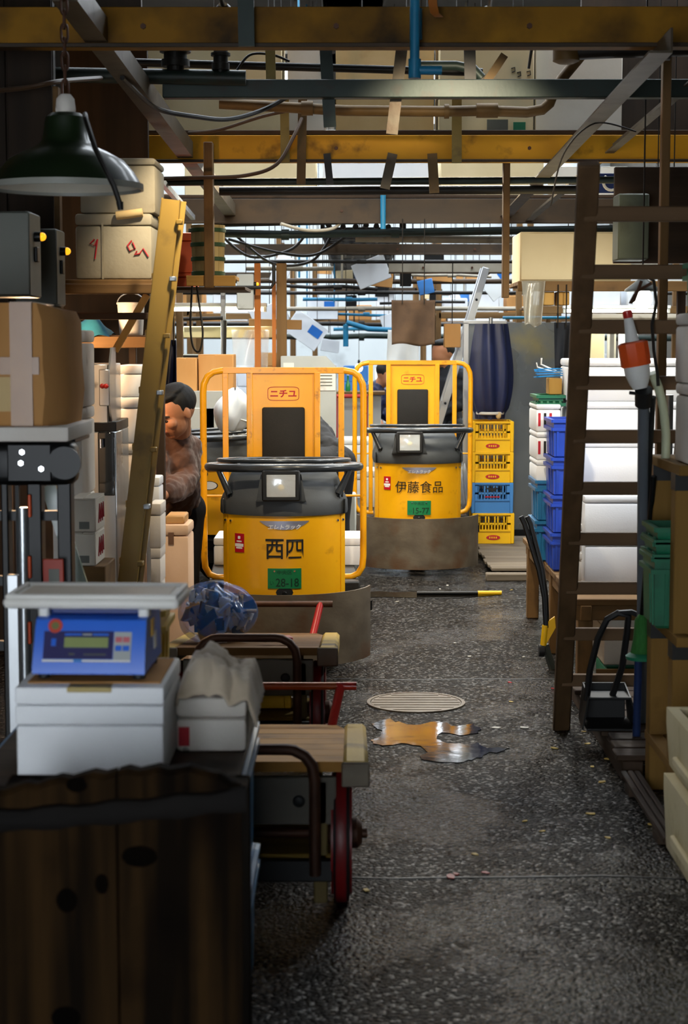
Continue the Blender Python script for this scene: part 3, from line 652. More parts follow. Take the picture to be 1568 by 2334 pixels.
    for s in (-1, 1):
        half(s).o('guard_tube', YELR, T)
        MB().bb(s * .32 - .016, s * .32 + .016, gy - .016, gy + .016, .28, 1.49, .003).o('guard_post', YELR, T)
        MB().cyl((s * .32, gy, .79), (s * .443, gy, .79), .0065).o('guard_rung', YELR, T)
        MB().bb(s * .186 - .0165, s * .186 + .0165, gy - .045, gy + .02, .28, 1.475, .004).o('backrest_edge', YELR, T)
    MB().bb(-.335, .335, gy - .018, gy + .018, 1.468, 1.502, .003).o('guard_top_bar', YELR, T)
    B = MB().bb(-.172, .172, gy - .004, gy + .006, .28, 1.47).o('backrest', YEL, T)
    MB().box((0, gy - .016, 1.11), (.236, .026, .345), .012, None, 2).o('back_pad', PADB, B)
    lg = gy - .006
    if True:
        mb = MB()
        n2 = 40; o = []
        for i in range(n2):
            a = 2 * PI * i / n2; x = math.copysign(abs(math.cos(a)) ** .35, math.cos(a)) * .086; z = math.copysign(abs(math.sin(a)) ** .35, math.sin(a)) * .037
            o.append((x, lg, 1.357 + z))
        mb.tube(o, .0016, 5, True).o('logo_frame', REDINK, B)
        lettering('logo_lettering', 'ニチユ', REDINK, B, lambda x, z: (x, lg + .0005, 1.357 + z), .145, .042, .03)
    # chassis, deck, wheels
    MB().bb(-.3, .3, -.2, .7, .16, .34, .01).o('chassis', BLKM, T)
    MB().bb(-.42, .42, .62, 2.15, .245, .325, .008).o('load_bed', pm('bed_steel', '#2c2b29', '#3a3733', .55, .4, 6, bump=.2, dirt='#4a2f18', dscale=5, damt=.4), T)
    for x, y, rr in ((0, 0.02, .17), (-.33, 1.75, .122), (.33, 1.75, .122)):
        wv = MB().lathe([(rr * .5, -.06), (rr * .93, -.06), (rr, -.045), (rr, .045), (rr * .93, .06), (rr * .5, .06)], (x, y, rr), 24, Vector((1, 0, 0))).o('wheel', BLK, T)
        MB().lathe([(rr * .5, -.04), (rr * .5, .04)], (x, y, rr), 16, Vector((1, 0, 0))).o('rim', GALV, wv)
    for s in (-1, 1): MB().bb(s * .2 - .06, s * .2 + .06, -.22, -.16, .02, .2, .006).o('underguard', BLKM, T)
    return T
T1 = W(648, 1300, 8.97); truck1 = make_truck((T1.x, 8.97, 0), R(2.4), 'yellow turret truck lettered with two characters, plate 28-18', '西四', '28-18', -.016)
T2 = W(950, 1140, 12.7); truck2 = make_truck((T2.x, 12.7, 0), R(.6), 'yellow turret truck lettered with four characters, plate 15-77', '伊藤食品', '15-77', -.07, 0, .35, .085)
T3 = W(512, 1140, 11.95); truck3 = make_truck((T3.x, 11.95, 0), R(90), 'yellow turret truck with an oval badge behind the man in brown', None, None, 0, oval=True)

# ------------------------------------------------------------------ foam boxes (body + lid + rim line)
def foam(x0, x1, y0, y1, z0, z1, label, mat=FOAM, lid=True, group=None, rz=0.0, lh=None, marks=None):
    t = thing('foam_box', label, 'box', ((x0 + x1) / 2, (y0 + y1) / 2, z0), rz, group)
    hx, hy, h = (x1 - x0) / 2, (y1 - y0) / 2, z1 - z0; b = min(.012, hx * .2, h * .2)
    lh = (lh if lh else min(.05, h * .28)) if lid else 0
    MB().bb(-hx, hx, -hy, hy, 0, h - lh - (.002 if lid else 0), b, 2).o('body', mat, t)
    if lid: MB().bb(-hx - .001, hx + .001, -hy - .001, hy + .001, h - lh, h, b, 2).o('lid', mat, t)
    return t
def foam_px(u0, v0, u1, v1, Y, D, label, **k):
    x0, x1, z0, z1 = RC(u0, v0, u1, v1, Y); return foam(x0, x1, Y, Y + D, z0, z1, label, **k)
foam(T1.x - .47, T1.x + .41, 10.3, 10.7, .325, .49, 'long white foam box lying on the bed of the near truck')
foam(T2.x - .36, T2.x + .36, 13.95, 14.4, .325, .62, 'white foam box on the bed of the far truck')
# clear plastic bag over goods beside the far truck's guard
x0, x1, z0, z1 = RC(1046, 1060, 1068, 1150, 14.2)
mb = MB(); mb.grid(lambda a, b: (x0 + (x1 - x0) * (.5 + (a - .5) * (1 - .35 * b)) , 14.15 + .05 * math.sin(9 * a + 4 * b), .33 + (z1 - .33) * b + .02 * math.sin(14 * a)), 14, 14)
one(mb, 'plastic_bag', pm('bag_film', '#d8dde0', None, .25, bump=.5, bscale=20, alpha=.7), 'crumpled clear plastic bag behind the guard of the far truck', 'bag')

# ------------------------------------------------------------------ two-wheeled market hand carts
def make_cart(near, far, zn, zf, xr, wd, label, hl=.24, deckmat=None, bar='orange'):
    """deck slopes from (near, zn) down to (far, zf); right edge at xr"""
    L_ = far - near; slope = math.atan2(zf - zn, L_); x0 = xr - wd; xc = xr - wd / 2
    T = thing('hand_cart', label, 'cart', (xc, near, 0)); h = wd / 2
    def dz(y): return zn + (zf - zn) * y / L_
    DK = deckmat or WDL_X
    nb = 7
    for i in range(nb):
        ya, yb = L_ * i / nb + .003, L_ * (i + 1) / nb - .003; cut = .035 if i == nb - 1 else 0
        MB().loft([[(-h + .04, ya, dz(ya) - .03), (h - .07, ya, dz(ya) - .03), (h - .07, ya, dz(ya)), (-h + .04, ya, dz(ya))],
                   [(-h + .04, yb, dz(yb) - .03), (h - .07 - cut, yb, dz(yb) - .03), (h - .07 - cut, yb, dz(yb)), (-h + .04, yb, dz(yb))]]).o('deck_board', DK, T)
    for s in (-1, 1):
        mb = MB(); e = s * (h - .035)
        mb.bar((e, -.02, dz(-.02) - .03), (e, L_, dz(L_) - .03), .075, .065, b=.012)
        side = mb.o('side_beam', pm('cart_yellow_wood', '#a88a2a', '#8a6f2a', .7, 0, 6, (1, .2, 1), .4, 30, '#4a3818', 5, .45), T)
        MB().bb(e - .04, e + .04, -.028, -.018, dz(0) - .068, dz(0) + .004, .004).o('end_cap', STEELR, side)
        MB().bb(e - s * .1 - .02, e - s * .1 + .02, .02, .06, dz(0) - .42, dz(0) - .06, .004).o('upright', pm('cart_worn_wood', '#5e5030', '#7a693c', .75, 0, 6, (1, 1, .2), .4, 30, '#2a2012', 5, .5), T)
        MB().bar((e - s * .11, .03, dz(0) - .2), (e - s * .11, .22, dz(0) - .06), .025, .03).o('brace', pm('cart_yellow_wood', ''), T)
        # wheel
        rr = .2; cx, cy, cz = s * (h - .075), .16, rr
        w_ = MB().lathe([(rr * .86, -.024), (rr * .98, -.022), (rr, -.012), (rr, .012), (rr * .98, .022), (rr * .86, .024), (rr * .8, .018), (rr * .8, -.018)], (cx, cy, cz), 32, Vector((1, 0, 0)), cap=False).o('wheel', BLK, T)
        MB().lathe([(rr * .8, -.026), (rr * .885, -.03), (rr * .885, .03), (rr * .8, .026)], (cx, cy, cz), 32, Vector((1, 0, 0)), cap=False).o('rim', REDD, w_)
        for k in range(8):
            a = k * PI / 4; MB().bar((cx, cy, cz), (cx, cy + math.cos(a) * rr * .82, cz + math.sin(a) * rr * .82), .03, .018, (1, 0, 0)).o('spoke', REDD, w_)
        MB().lathe([(.04, -.045), (.045, -.03), (.045, .045), (.03, .06)], (cx, cy, cz), 16, Vector((s, 0, 0))).o('hub', RUST, w_)
        MB().lathe([(rr * 1.002, -.016), (rr * 1.006, -.014), (rr * 1.006, .012), (rr * 1.002, .014)], (cx, cy, cz), 32, Vector((s, 0, 0)), cap=False).o('tread_band', REDD, w_)
    MB().cyl((-h, .16, .2), (h, .16, .2), .016).o('axle', RUST, T)
    # end boards below the deck and lower shelf
    MB().bb(-h + .09, h - .09, .02, .045, dz(0) - .19, dz(0) - .05, .004).o('end_board', pm('cart_grey_board', '#5d584e', '#6d675b', .7, 0, 5, (.3, 1, 1), .3, 30, '#2c241a', 5, .4), T)
    MB().sph((h * .42, .019, dz(0) - .12), .018, (1, .4, 1)).o('bolt_hole', BLK, T)
    MB().bb(-h + .1, h - .1, .02, .4, dz(0) - .3, dz(0) - .275, .003).o('lower_shelf', wood('cart_shelf', '#6b5524', '#8a702e', 'x'), T)
    MB().bb(-h + .1, h - .1, -.005, .02, dz(0) - .35, dz(0) - .285, .004).o('lower_rail', BLKM, T)
    # rusty hoop at the near end
    a = h - .15; zt = dz(0) + .045; pts = []
    for s in (-1, 1):
        side_pts = [(s * a, -.035, dz(0) - .32), (s * a, -.04, zt - .09)] + [(s * (a - .08 + .08 * math.cos(q)), -.04, zt - .08 + .08 * math.sin(q)) for q in (R(25), R(50), R(75), R(90))]
        pts += side_pts if s == -1 else side_pts[::-1]
    MB().tube(pts, .0165, 10).o('hoop', RUST, T)
    # push bar at the far end
    zb = dz(L_); bl = T
    MB().cyl((-h + .02, L_ + .1, zb + .115), (h - .04, L_ + .1, zb + .115), .0135).o('push_bar', pm('bar_orange', '#a04a18', '#8a3a16', .4, .1, 8, (.5, 1, 1), .1, 40, '#b02020', 3, .5) if bar == 'orange' else RUST, bl)
    for s in (-1, 1):
        MB().cyl((s * (h - .12), L_ - .03, zb - .02), (s * (h - .085), L_ + .1, zb + .115), .016).o('bar_strut', REDP, bl)
        MB().cyl((s * (h - .1), L_ + .1, zb + .115), (s * (h - .03), L_ + .1, zb + .115), .0145).o('bar_grip', REDP if bar == 'orange' else RUST, bl)
    return T
e1 = W(838, 1690, 4.95)
cart1 = make_cart(4.9, 6.0, .452, .318, e1.x, .68, 'wooden hand cart with a bare plank deck beside the plank chest', deckmat=wood('cart_planks', '#8a5f28', '#a87a38', 'x', dirt='#3a2412', damt=.45))
e2 = W(768, 1475, 6.65)
cart2 = make_cart(6.6, 7.72, .482, .352, e2.x, .68, 'wooden hand cart loaded with the blue plastic bag', deckmat=wood('cart_planks_dark', '#5c3f1e', '#7a5528', 'x', dirt='#2a1a0c', damt=.5), bar='rust')
# bag of scraps on the second cart
c = W(492, 1440, 6.95); cz = .452
t = thing('rubbish_bag', 'blue translucent bag of cardboard scraps on the loaded cart', 'bag', (c.x, 7.0, cz + .008))
rnd = random.Random(5)
def bag(a, b):
    th = 2 * PI * a; ph = PI * b * .98; r = .155 * (1 + .06 * math.sin(5 * th + 3 * b) + .05 * math.sin(9 * th) * math.sin(7 * b))
    return (r * math.sin(ph) * math.cos(th) * 1.02, r * math.sin(ph) * math.sin(th) * 1.05, .098 - r * math.cos(ph) * .74 + (.02 * math.sin(3 * th)) * math.sin(ph))
BAGB = pm('bag_blue_film', '#1470d0', '#4a9ae4', .16, 0, 5, bump=.35, bscale=11, alpha=.36, spec=.9)
MB().grid(bag, 40, 24).o('film', BAGB, t)
for i in range(70):
    a = rnd.uniform(0, 6.28); q = rnd.uniform(.6, .93); ph = rnd.uniform(.5, 2.4)
    p = Vector((math.sin(ph) * math.cos(a) * .145 * q, math.sin(ph) * math.sin(a) * .145 * q, .098 - math.cos(ph) * .105 * q))
    MB().box(p, (rnd.uniform(.04, .095), rnd.uniform(.03, .07), .008), .001, (rnd.uniform(0, 3), rnd.uniform(0, 3), rnd.uniform(0, 3))).o('scrap', [CARD, CARDL, CARDW, WDD_X][i % 4], t)
# small blocks on that deck
for i, (u, lab) in enumerate(((610, 'offcut of pale wood beside the blue bag'), (650, 'short red and white tin lid beside the blue bag'))):
    p = W(u, 1470, 6.75); one(MB().box((p.x, 6.78, .486), (.05, .05, .02), .004, (0, 0, .3)), 'deck_scrap', (WDL_X, REDP)[i], lab, 'scrap')
# yellow basket under the second cart
def basket(loc, sx, sy, h, mat, label, rows=2, cols=9, logo=None, name='basket', group=None):
    T = thing(name, label, 'crate', loc, 0, group); tk = .006
    MB().bb(-sx / 2, sx / 2, -sy / 2, sy / 2, 0, tk).o('base', mat, T)
    for ax in (0, 1):
        for s in (-1, 1):
            mb = MB(); Lx = (sx if ax == 0 else sy)
            def put(a0, a1, z0, z1):
                if ax == 0: mb.bb(a0, a1, s * sy / 2 - tk / 2, s * sy / 2 + tk / 2, z0, z1)
                else: mb.bb(s * sx / 2 - tk / 2, s * sx / 2 + tk / 2, a0, a1, z0, z1)
            put(-Lx / 2, Lx / 2, 0, h * .42); put(-Lx / 2, Lx / 2, h * .9, h); put(-Lx / 2, Lx / 2, h * .62, h * .68)
            put(-Lx / 2, -Lx * .36, h * .4, h * .92); put(Lx * .36, Lx / 2, h * .4, h * .92)
            for k in range(cols + 1):
                x = -Lx * .36 + Lx * .72 * k / cols; put(x - .0045, x + .0045, h * .4, h * .64); 
                if k % 3 != 1: put(x - .005, x + .005, h * .66, h * .92)
            mb.o('wall', mat, T)
    for s1 in (-1, 1):
        for s2 in (-1, 1): MB().bb(s1 * sx / 2 - .014, s1 * sx / 2 + .014, s2 * sy / 2 - .014, s2 * sy / 2 + .014, 0, h, .004).o('corner_post', mat, T)
    mb = MB(); o_ = .01
    for zc in (h - .008, h * .43):
        for s in (-1, 1):
            mb.bb(-sx / 2 - o_, sx / 2 + o_, s * (sy / 2 + o_ / 2) - .006, s * (sy / 2 + o_ / 2) + .006, zc - .007, zc + .007)
            mb.bb(s * (sx / 2 + o_ / 2) - .006, s * (sx / 2 + o_ / 2) + .006, -sy / 2 - o_, sy / 2 + o_, zc - .007, zc + .007)
    mb.o('rim', mat, T)
    if logo:
        n = 20; y = -sy / 2 - .005
        q = [(math.cos(2 * PI * i / n) * .055, math.sin(2 * PI * i / n) * .019) for i in range(n)]
        lp = MB().loft([[(x, y, h * .2 + z) for x, z in q], [(x, y - .002, h * .2 + z) for x, z in q]]).o('logo', REDINK, T)
        for i in range(4): MB().bb(-.032 + i * .017, -.022 + i * .017, y - .0035, y - .002, h * .2 - .007, h * .2 + .007).o('logo_letter', YELC, lp)
    return T
p = W(610, 1590, 6.85); basket((e2.x - .348, 6.875, .2175), .31, .25, .15, YELC, 'yellow slotted basket on the lower shelf of the loaded cart')

# ------------------------------------------------------------------ left foreground: plank chest, crates, foam boxes, scale
BW = pm('chest_planks', '#0d0804', '#2b1d0d', .85, 0, 16, (1.4, 1.4, .07), .8, 30, '#060302', 3.5, .4, spec=.04, lo=.4, hi=.68)
x0, x1, z0, z1 = RC(-40, 1760, 552, 2334, 3.3)
xm = W(268, 2000, 3.3).x
t = thing('plank_chest', 'dark weathered plank chest with rounded board tops and a black batten', 'chest', ((x0 + x1) / 2, 3.3, 0)); ox = (x0 + x1) / 2
def ptop(x):
    f = (x - x0) / (x1 - x0); return .775 + .05 * math.sin(min(1, f * 1.05) * PI * .62) - .03 * max(0, f - .85) / .15
KN = pm('knot_dark', '#040302', '#080503', .9, bump=.3, spec=.02)
for (a, b) in ((x0, xm - .002), (xm + .002, x1)):
    n = 12; rings = []
    for i in range(n + 1):
        x = a + (b - a) * i / n; zt = ptop(x) + .004 * math.sin(i * 2.1); rings.append([(x - ox, 0, 0.0), (x - ox, 0, zt - .01), (x - ox, .012, zt), (x - ox, .045, zt), (x - ox, .045, 0.0)])
    MB().loft(rings).o('plank', BW, t)
mb = MB(); rings = []
for i in range(17):
    x = x0 - .01 + (x1 - x0 + .02) * i / 16; f = i / 16; zc = .722 + .045 * f ** 1.3 + .0 * f; hh = .02 + .003 * math.sin(i * 1.7)
    rings.append([(x - ox, -.012, zc - hh), (x - ox, -.016, zc), (x - ox, -.008, zc + hh), (x - ox, .0, zc + hh + .004), (x - ox, .0, zc - hh - .003)])
mb.loft(rings).o('batten', pm('batten_black', '#050302', '#0c0805', .7, 0, 12, (.2, 1, 1), .8, 40, spec=.1), t)
for u, v, r_, sq in ((152, 2052, .022, 1.2), (318, 1952, .036, .6), (232, 2015, .016, 1.5), (150, 2320, .03, .8), (175, 1790, .022, .7), (370, 2093, .009, .5)):
    p = W(u, v, 3.3); MB().sph((p.x - ox, .001, p.z), r_, (1, .12, sq)).o('knot', KN, t)
for s in (x0 - ox + .02, x1 - ox - .02): MB().bb(s - .018, s + .018, .045, .3, 0, .74, .004).o('side_board', BW, t)
MB().bb(x0 - ox, x1 - ox, .27, .3, 0, .74, .004).o('back_board', BW, t)
# blue crates behind it
def bin_(x0, x1, y0, y1, z0, z1, mat, label, group=None, name='plastic_crate', ribs=4, flare=.012):
    T = thing(name, label, 'crate', ((x0 + x1) / 2, (y0 + y1) / 2, z0), 0, group); hx, hy, h = (x1 - x0) / 2, (y1 - y0) / 2, z1 - z0; tk = .005
    def ring(dx, z): return [(-hx + dx, -hy + dx, z), (hx - dx, -hy + dx, z), (hx - dx, hy - dx, z), (-hx + dx, hy - dx, z)]
    MB().loft([ring(flare + .01, 0.0), ring(flare, .01), ring(.008, h - .03), ring(.008, h), ring(.013, h), ring(flare + .006, .012), ring(flare + .02, .01)]).o('tub', mat, T)
    mb = MB()
    for z, e in ((h - .008, .0), (h - .05, .002)):
        for s in (-1, 1):
            mb.bb(-hx, hx, s * hy - .006, s * hy + .006, z - .008, z + .008); mb.bb(s * hx - .006, s * hx + .006, -hy, hy, z - .008, z + .008)
    mb.o('rim', mat, T)
    for k in range(ribs):
        f = (k + .5) / ribs * 2 - 1
        for s in (-1, 1):
            MB().bar((f * hx * .9, s * (hy - flare), .012), (f * hx * .9, s * (hy - .006), h - .05), .012, .012).o('rib', mat, T)
            if k < 2: MB().bar((s * (hx - flare), f * hy * .9, .012), (s * (hx - .006), f * hy * .9, h - .05), .012, .012).o('rib', mat, T)
    return T
xa = -.86; xb = W(560, 1790, 4.0).x
bin_(xa, xb, 3.66, 4.5, .0, .33, BLUEC, 'teal blue crate on the floor behind the plank chest', ribs=6)
bin_(xa, xb, 3.66, 4.5, .322, .655, BLUEC, 'teal blue crate stacked under the foam box with the scale', ribs=6)
one(MB().bb(xa + .005, xb - .005, 3.665, 4.495, .652, .664, .003), 'board', WDD_X, 'thin board lying across the stacked teal crates', 'board')
# foam box carrying the scale
x0, x1, z0, z1 = RC(35, 1568, 372, 1790, 3.85)
t = thing('foam_box', 'clean white foam box with two lid seams under the weighing scale', 'box', ((x0 + x1) / 2, 4.06, .664)); hx = (x1 - x0) / 2; hh = z1 - .664
zs = [W(200, v, 3.85).z - .664 for v in (1655, 1610)]
MB().bb(-hx, hx, -.2, .17, 0, zs[0] - .0015, .008, 2).o('body', FOAM, t)
MB().bb(-hx - .001, hx + .001, -.201, .171, zs[0] + .0005, zs[1] - .001, .005, 2).o('collar', FOAM, t)
MB().bb(-hx - .002, hx + .002, -.202, .172, zs[1] + .0008, hh, .008, 2).o('lid', FOAM, t)
MB().bb(-.05, .05, -.2045, -.12, hh - .012, hh + .0005, .002).o('lid_tape', pm('old_tape', '#9a8648', '#a8945a', .5, bump=.1), t)
ztop = z1
one(MB().bb(x0 + .02, x1 - .01, 3.9, 4.2, ztop, ztop + .004, .001), 'cardboard_mat', CARD, 'worn cardboard mat lying under the blue scale', 'mat')
# weighing scale
sx0, sx1, sz0, sz1 = RC(78, 1420, 336, 1556, 3.92)
BLUES = pm('scale_blue', '#2460c8', '#2a68d0', .38, 0, 4, bump=.05); BLUESD = pm('scale_dark_blue', '#182a66', '#1c3070', .5, 0, 4, bump=.05)
zb = ztop + .004
t = thing('weighing_scale', 'blue electronic weighing scale with a white pan on a foam box', 'scale', ((sx0 + sx1) / 2, 4.05, zb), R(-2)); hx = (sx1 - sx0) / 2
H = .136
prof = [(-.14, .015), (-.14, .03), (-.095, H - .004), (-.085, H), (.12, H), (.125, .02)]
MB().loft([[(sgn * hx * (.985 if z > .1 else 1), y, z) for y, z in prof] for sgn in (-1, 1)]).o('housing', BLUES, t)
def face(x, f, off=.0015):                         # point on the sloping front, f = 0 bottom .. 1 top
    y = -.14 + .045 * f; z = .03 + (H - .034) * f; n_ = Vector((0, -(H - .034), .045)).normalized(); q = Vector((x, y, z)) + n_ * off; return q
def fpanel(name, xa, xb, fa, fb, mat, par, off=.0015, th=.002):
    P = [face(xa, fa, off), face(xb, fa, off), face(xb, fb, off), face(xa, fb, off)]; Q = [face(xa, fa, off - th), face(xb, fa, off - th), face(xb, fb, off - th), face(xa, fb, off - th)]
    return MB().loft([P, Q]).o(name, mat, par)
PANELN = pm('panel_navy', '#2c2a55', '#332f5e', .35, bump=.02); LCD = pm('lcd_green', '#8c9662', '#7f8a58', .25, bump=.02)
pn = fpanel('front_panel', -hx * .82, hx * .42, .18, .76, PANELN, t)
fpanel('lcd_window', -hx * .45, hx * .33, .42, .63, LCD, pn, .0028)
fpanel('panel_strip', -hx * .45, -hx * .15, .67, .71, BLUES, pn, .0028); fpanel('panel_strip', hx * .05, hx * .33, .67, .71, BLUES, pn, .0028)
fpanel('panel_button', -hx * .68, -hx * .6, .45, .6, BLUES, pn, .0034)
fpanel('panel_print', -hx * .13, hx * .03, .675, .705, CABP, pn, .0028); fpanel('panel_print', -hx * .36, -hx * .26, .26, .3, CABG, pn, .0028); fpanel('panel_print', -hx * .1, hx * .3, .26, .29, CABG, pn, .0028)
kp = fpanel('key_panel', hx * .43, hx * .74, .17, .75, CABP, t)
for i in range(2):
    fpanel('key', hx * (.46 + .135 * i), hx * (.575 + .135 * i), .53, .64, pm('key_red', '#b86068', None, .5, bump=0), kp, .004); fpanel('key', hx * (.46 + .135 * i), hx * (.575 + .135 * i), .35, .46, BLUES, kp, .004)
fpanel('trim_strip', -hx * .83, hx * .74, .12, .165, WHP, t)
fpanel('trim_badge', -hx * .27, -hx * .12, .115, .17, BLUEL, t, .003)
c = face(-hx * .63, .87, .001); nrm = Vector((0, -(H - .034), .045)).normalized()
bd = MB().lathe([(.0165, 0), (.0165, .002), (.001, .0022)], c, 24, nrm).o('seal', pm('seal_red', '#b8402c', '#a83824', .5, bump=0), t); MB().lathe([(.009, .002), (.009, .0028), (.001, .003)], c, 18, nrm).o('seal_centre', pm('seal_olive', '#6a6a3c', None, .5, bump=0), bd)
MB().bb(-hx * .8, hx * .9, -.05, .09, H, H + .026, .006).o('pan_support', BLUESD, t)
for s in (-1, 1): MB().bb(s * hx * .9 - .012, s * hx * .9 + .012, -.07, -.03, H - .004, H + .028, .004).o('pan_clip', WHP, t)
for i, (y0_, y1_, za, zb_, m) in enumerate(((-.04, .0, .085, .125, YELC), (.0, .035, .05, .09, WHP))): MB().bb(hx, hx + .002, y0_, y1_, za, zb_).o('side_sticker', m, t)
for sx_ in (-1, 1):
    for sy_ in (-.1, .09): MB().cyl((sx_ * hx * .85, sy_, 0), (sx_ * hx * .85, sy_, .02), .014).o('foot', BLK, t)
px0 = W(-12, 1370, 3.85).x - t.location.x; px1 = W(408, 1370, 3.9).x - t.location.x; zp = H + .022
PANW = pm('pan_white', '#d8d6d0', '#cfccc4', .45, 0, 4, bump=.05, dirt='#8a6a48', dscale=5, damt=.3)
pan = MB().bb(px0, px1, -.11, .11, zp, zp + .026, .012, 3).o('pan', PANW, t)
mb = MB()
for a, b, c_, d in ((px0 + .005, px1 - .005, -.105, -.09), (px0 + .005, px1 - .005, .09, .105), (px0 + .005, px0 + .02, -.1, .1), (px1 - .02, px1 - .005, -.1, .1)): mb.bb(a, b, c_, d, zp + .02, zp + .034, .006, 2)
mb.o('pan_rim', PANW, pan); MB().bb(px0 + .03, px1 - .03, -.08, .08, zp + .024, zp + .0285, .003).o('pan_tray', pm('pan_inner', '#b5a690', '#c5b8a4', .5, bump=.1), pan)
# second foam box with a cloth over it
x0, x1, z0, z1 = RC(400, 1590, 562, 1765, 4.12)
bx = foam(x0, x1, 4.12, 4.44, .664, z1 - .0, 'yellowed foam box with a red mark beside the scale', mat=FOAMD, lh=.05)
p = W(424, 1682, 4.118); MB().bb(p.x - bx.location.x - .018, p.x - bx.location.x + .008, -.163, -.16, p.z - .664 - .02, p.z - .664 + .026).o('red_mark', REDINK, bx)
lettering('lettering', '魚', INK, bx, lambda x, z: (p.x - bx.location.x + x, -.163, p.z - .664 - .031 + z), .018, .018)
zt = z1
V = Vector
from mathutils import noise as mnoise
def cloth(a, b):
    x = x0 + .008 + (x1 - x0 + .014) * a; y = 4.095 + .33 * b
    e = min(1, a / .12, (1 - a) / .1, (b + .02) / .16, (1 - b) / .15)
    n1 = mnoise.noise(V((a * 3.2, b * 3.0, 1.7))); n2 = mnoise.noise(V((a * 8, b * 7, 4.1))); n3 = 1 - abs(mnoise.noise(V((a * 6 + b * 3, b * 5, 9.3))))
    h = (.028 + .035 * math.exp(-((a - .35) / .3) ** 2) + .02 * n1 + .008 * n2 + .014 * n3 ** 3) * max(0, e) ** .5
    drop = (.04 * (1 - b / .1) * (.5 + .5 * mnoise.noise(V((a * 5, 0, 2)))) if b < .1 else 0) + (.05 * (a - .9) / .1 if a > .9 else 0)
    return (x + .006 * n2, y - (.006 if b < .1 else 0), zt + .004 + h - drop)
mb = MB(); mb.grid(cloth, 60, 48)
ob = one(mb, 'cloth', pm('cloth_beige', '#c3b39c', '#b8a78e', .9, 0, 9, bump=.5, bscale=45, sheen=.3), 'crumpled beige cloth draped over the yellowed foam box', 'cloth', angle=80)
md = ob.modifiers.new('s', 'SOLIDIFY'); md.thickness = .006; md.offset = 1
# yellow bin behind the scale
x0, x1, z0, z1 = RC(300, 1392, 374, 1600, 4.62)
one(MB().bb(-.86, x1 + .08, 4.56, 4.825, 0, z0 - .001, .004), 'timber_block', WDD_X, 'dark timber block standing behind the stacked teal crates', 'block')
bin_(x0, x1, 4.62, 4.86, z0, z1, pm('pale_yellow_plastic', '#e0bf4a', '#d8b540', .45, bump=.04), 'pale yellow tub behind the weighing scale', name='tub', ribs=3)

# ------------------------------------------------------------------ black lifting machine with a carton on its carriage
LX0, LX1, _, _ = RC(-140, 1005, 165, 1100, 5.3)
t = thing('lift_stacker', 'black hand lift stacker with twin mast channels beside the scale', 'lift', (LX0 + .3, 5.3, 0)); o0 = t.location.x
def lx(u, v=1200, Y=5.3): return W(u, v, Y).x - o0
def lz(v, Y=5.3): return W(60, v, Y).z
hd = MB().bb(lx(-140), lx(172), 0, .12, lz(1108), lz(1008), .03, 3).o('head', BLKM, t)
MB().bb(lx(20), lx(120), -.008, 0, lz(1098), lz(1012), .004).o('face_plate', BLKM, hd)
MB().cyl((lx(150), -.01, lz(1055)), (lx(150), .0, lz(1055)), .05, n=24).o('pulley_cover', BLKM, hd)
for u, v in ((55, 1030), (52, 1055), (98, 1068)): MB().cyl((lx(u), -.016, lz(v)), (lx(u), -.006, lz(v)), .009, n=6).o('bolt', CHROME, hd)
for a, b in ((60, 92), (128, 160), (-60, -25), (0, 16)):
    MB().bb(lx(a), lx(b), .02, .09, 0.02, lz(1100), .004).o('mast_channel', BLKM, t); 
MB().bb(lx(30), lx(38), .04, .06, .1, lz(1100)).o('hydraulic_hose', BLK, t)
for v in (1180, 1330, 1480): MB().bb(lx(-60), lx(150), .06, .08, lz(v) - .015, lz(v) + .015).o('cross_bar', BLKM, t)
MB().cyl((lx(45), .05, .2), (lx(45), .05, lz(1160)), .02).o('ram', STEEL, t)
for a in (1150, 1290, 1440): MB().bb(lx(62, a), lx(70, a), .005, .02, lz(a) - .04, lz(a) + .03, .003).o('orange_mark', pm('orange_paint', '#c84a1a', None, .5, bump=0), t)
rp = MB().bb(lx(98), lx(146), -.02, -.012, lz(1345), lz(1272), .003).o('red_sign', pm('sign_red', '#a83a28', '#983222', .5, bump=.03), t); MB().bb(lx(112), lx(136), -.022, -.02, lz(1340), lz(1295)).o('sign_print', CABG, rp)
for sx_ in (lx(-60), lx(140)):
    MB().bb(sx_ - .04, sx_ + .04, -.05, .45, .02, .1, .01).o('base_leg', BLKM, t); MB().cyl((sx_ - .025, -.02, .04), (sx_ + .025, -.02, .04), .04, n=20).o('wheel', BLK, t)
MB().bb(lx(-140), lx(160), .12, .42, lz(1015), lz(1004), .003).o('carriage', BLKM, t)
# foam tray and taped carton on the lift
x0, x1, z0, z1 = RC(-180, 972, 160, 1008, 5.25)
zt0 = lz(1004)
one(MB().bb(x0, x1, 5.22, 5.7, zt0, zt0 + (z1 - z0) * .95, .008, 2), 'foam_tray', FOAMD, 'pinkish white foam tray under the taped carton', 'tray')
zc = zt0 + (z1 - z0) * .95
a, b, _, ztp = RC(-180, 690, 138, 972, 5.27)
t = thing('carton', 'brown carton bound with wide tape on the foam tray', 'box', ((a + b) / 2, 5.46, zc)); hx = (b - a) / 2; h = ztp - zc
rings = []
for z, e in ((0, 0), (.1, .012), (h * .5, .006), (h * .85, .004), (h, -.012)):
    rings.append([(-hx - e, -.19 - e * .5, z), (hx * .72 + e, -.19 - e * .5, z), (hx + e, -.1, z - (.02 if z == h else 0)), (hx + e, .2, z - (.02 if z == h else 0)), (-hx - e, .2, z)])
MB().loft(rings).o('body', CARD, t)
tx0 = W(25, 830, 5.27).x - t.location.x; tx1 = W(75, 830, 5.27).x - t.location.x
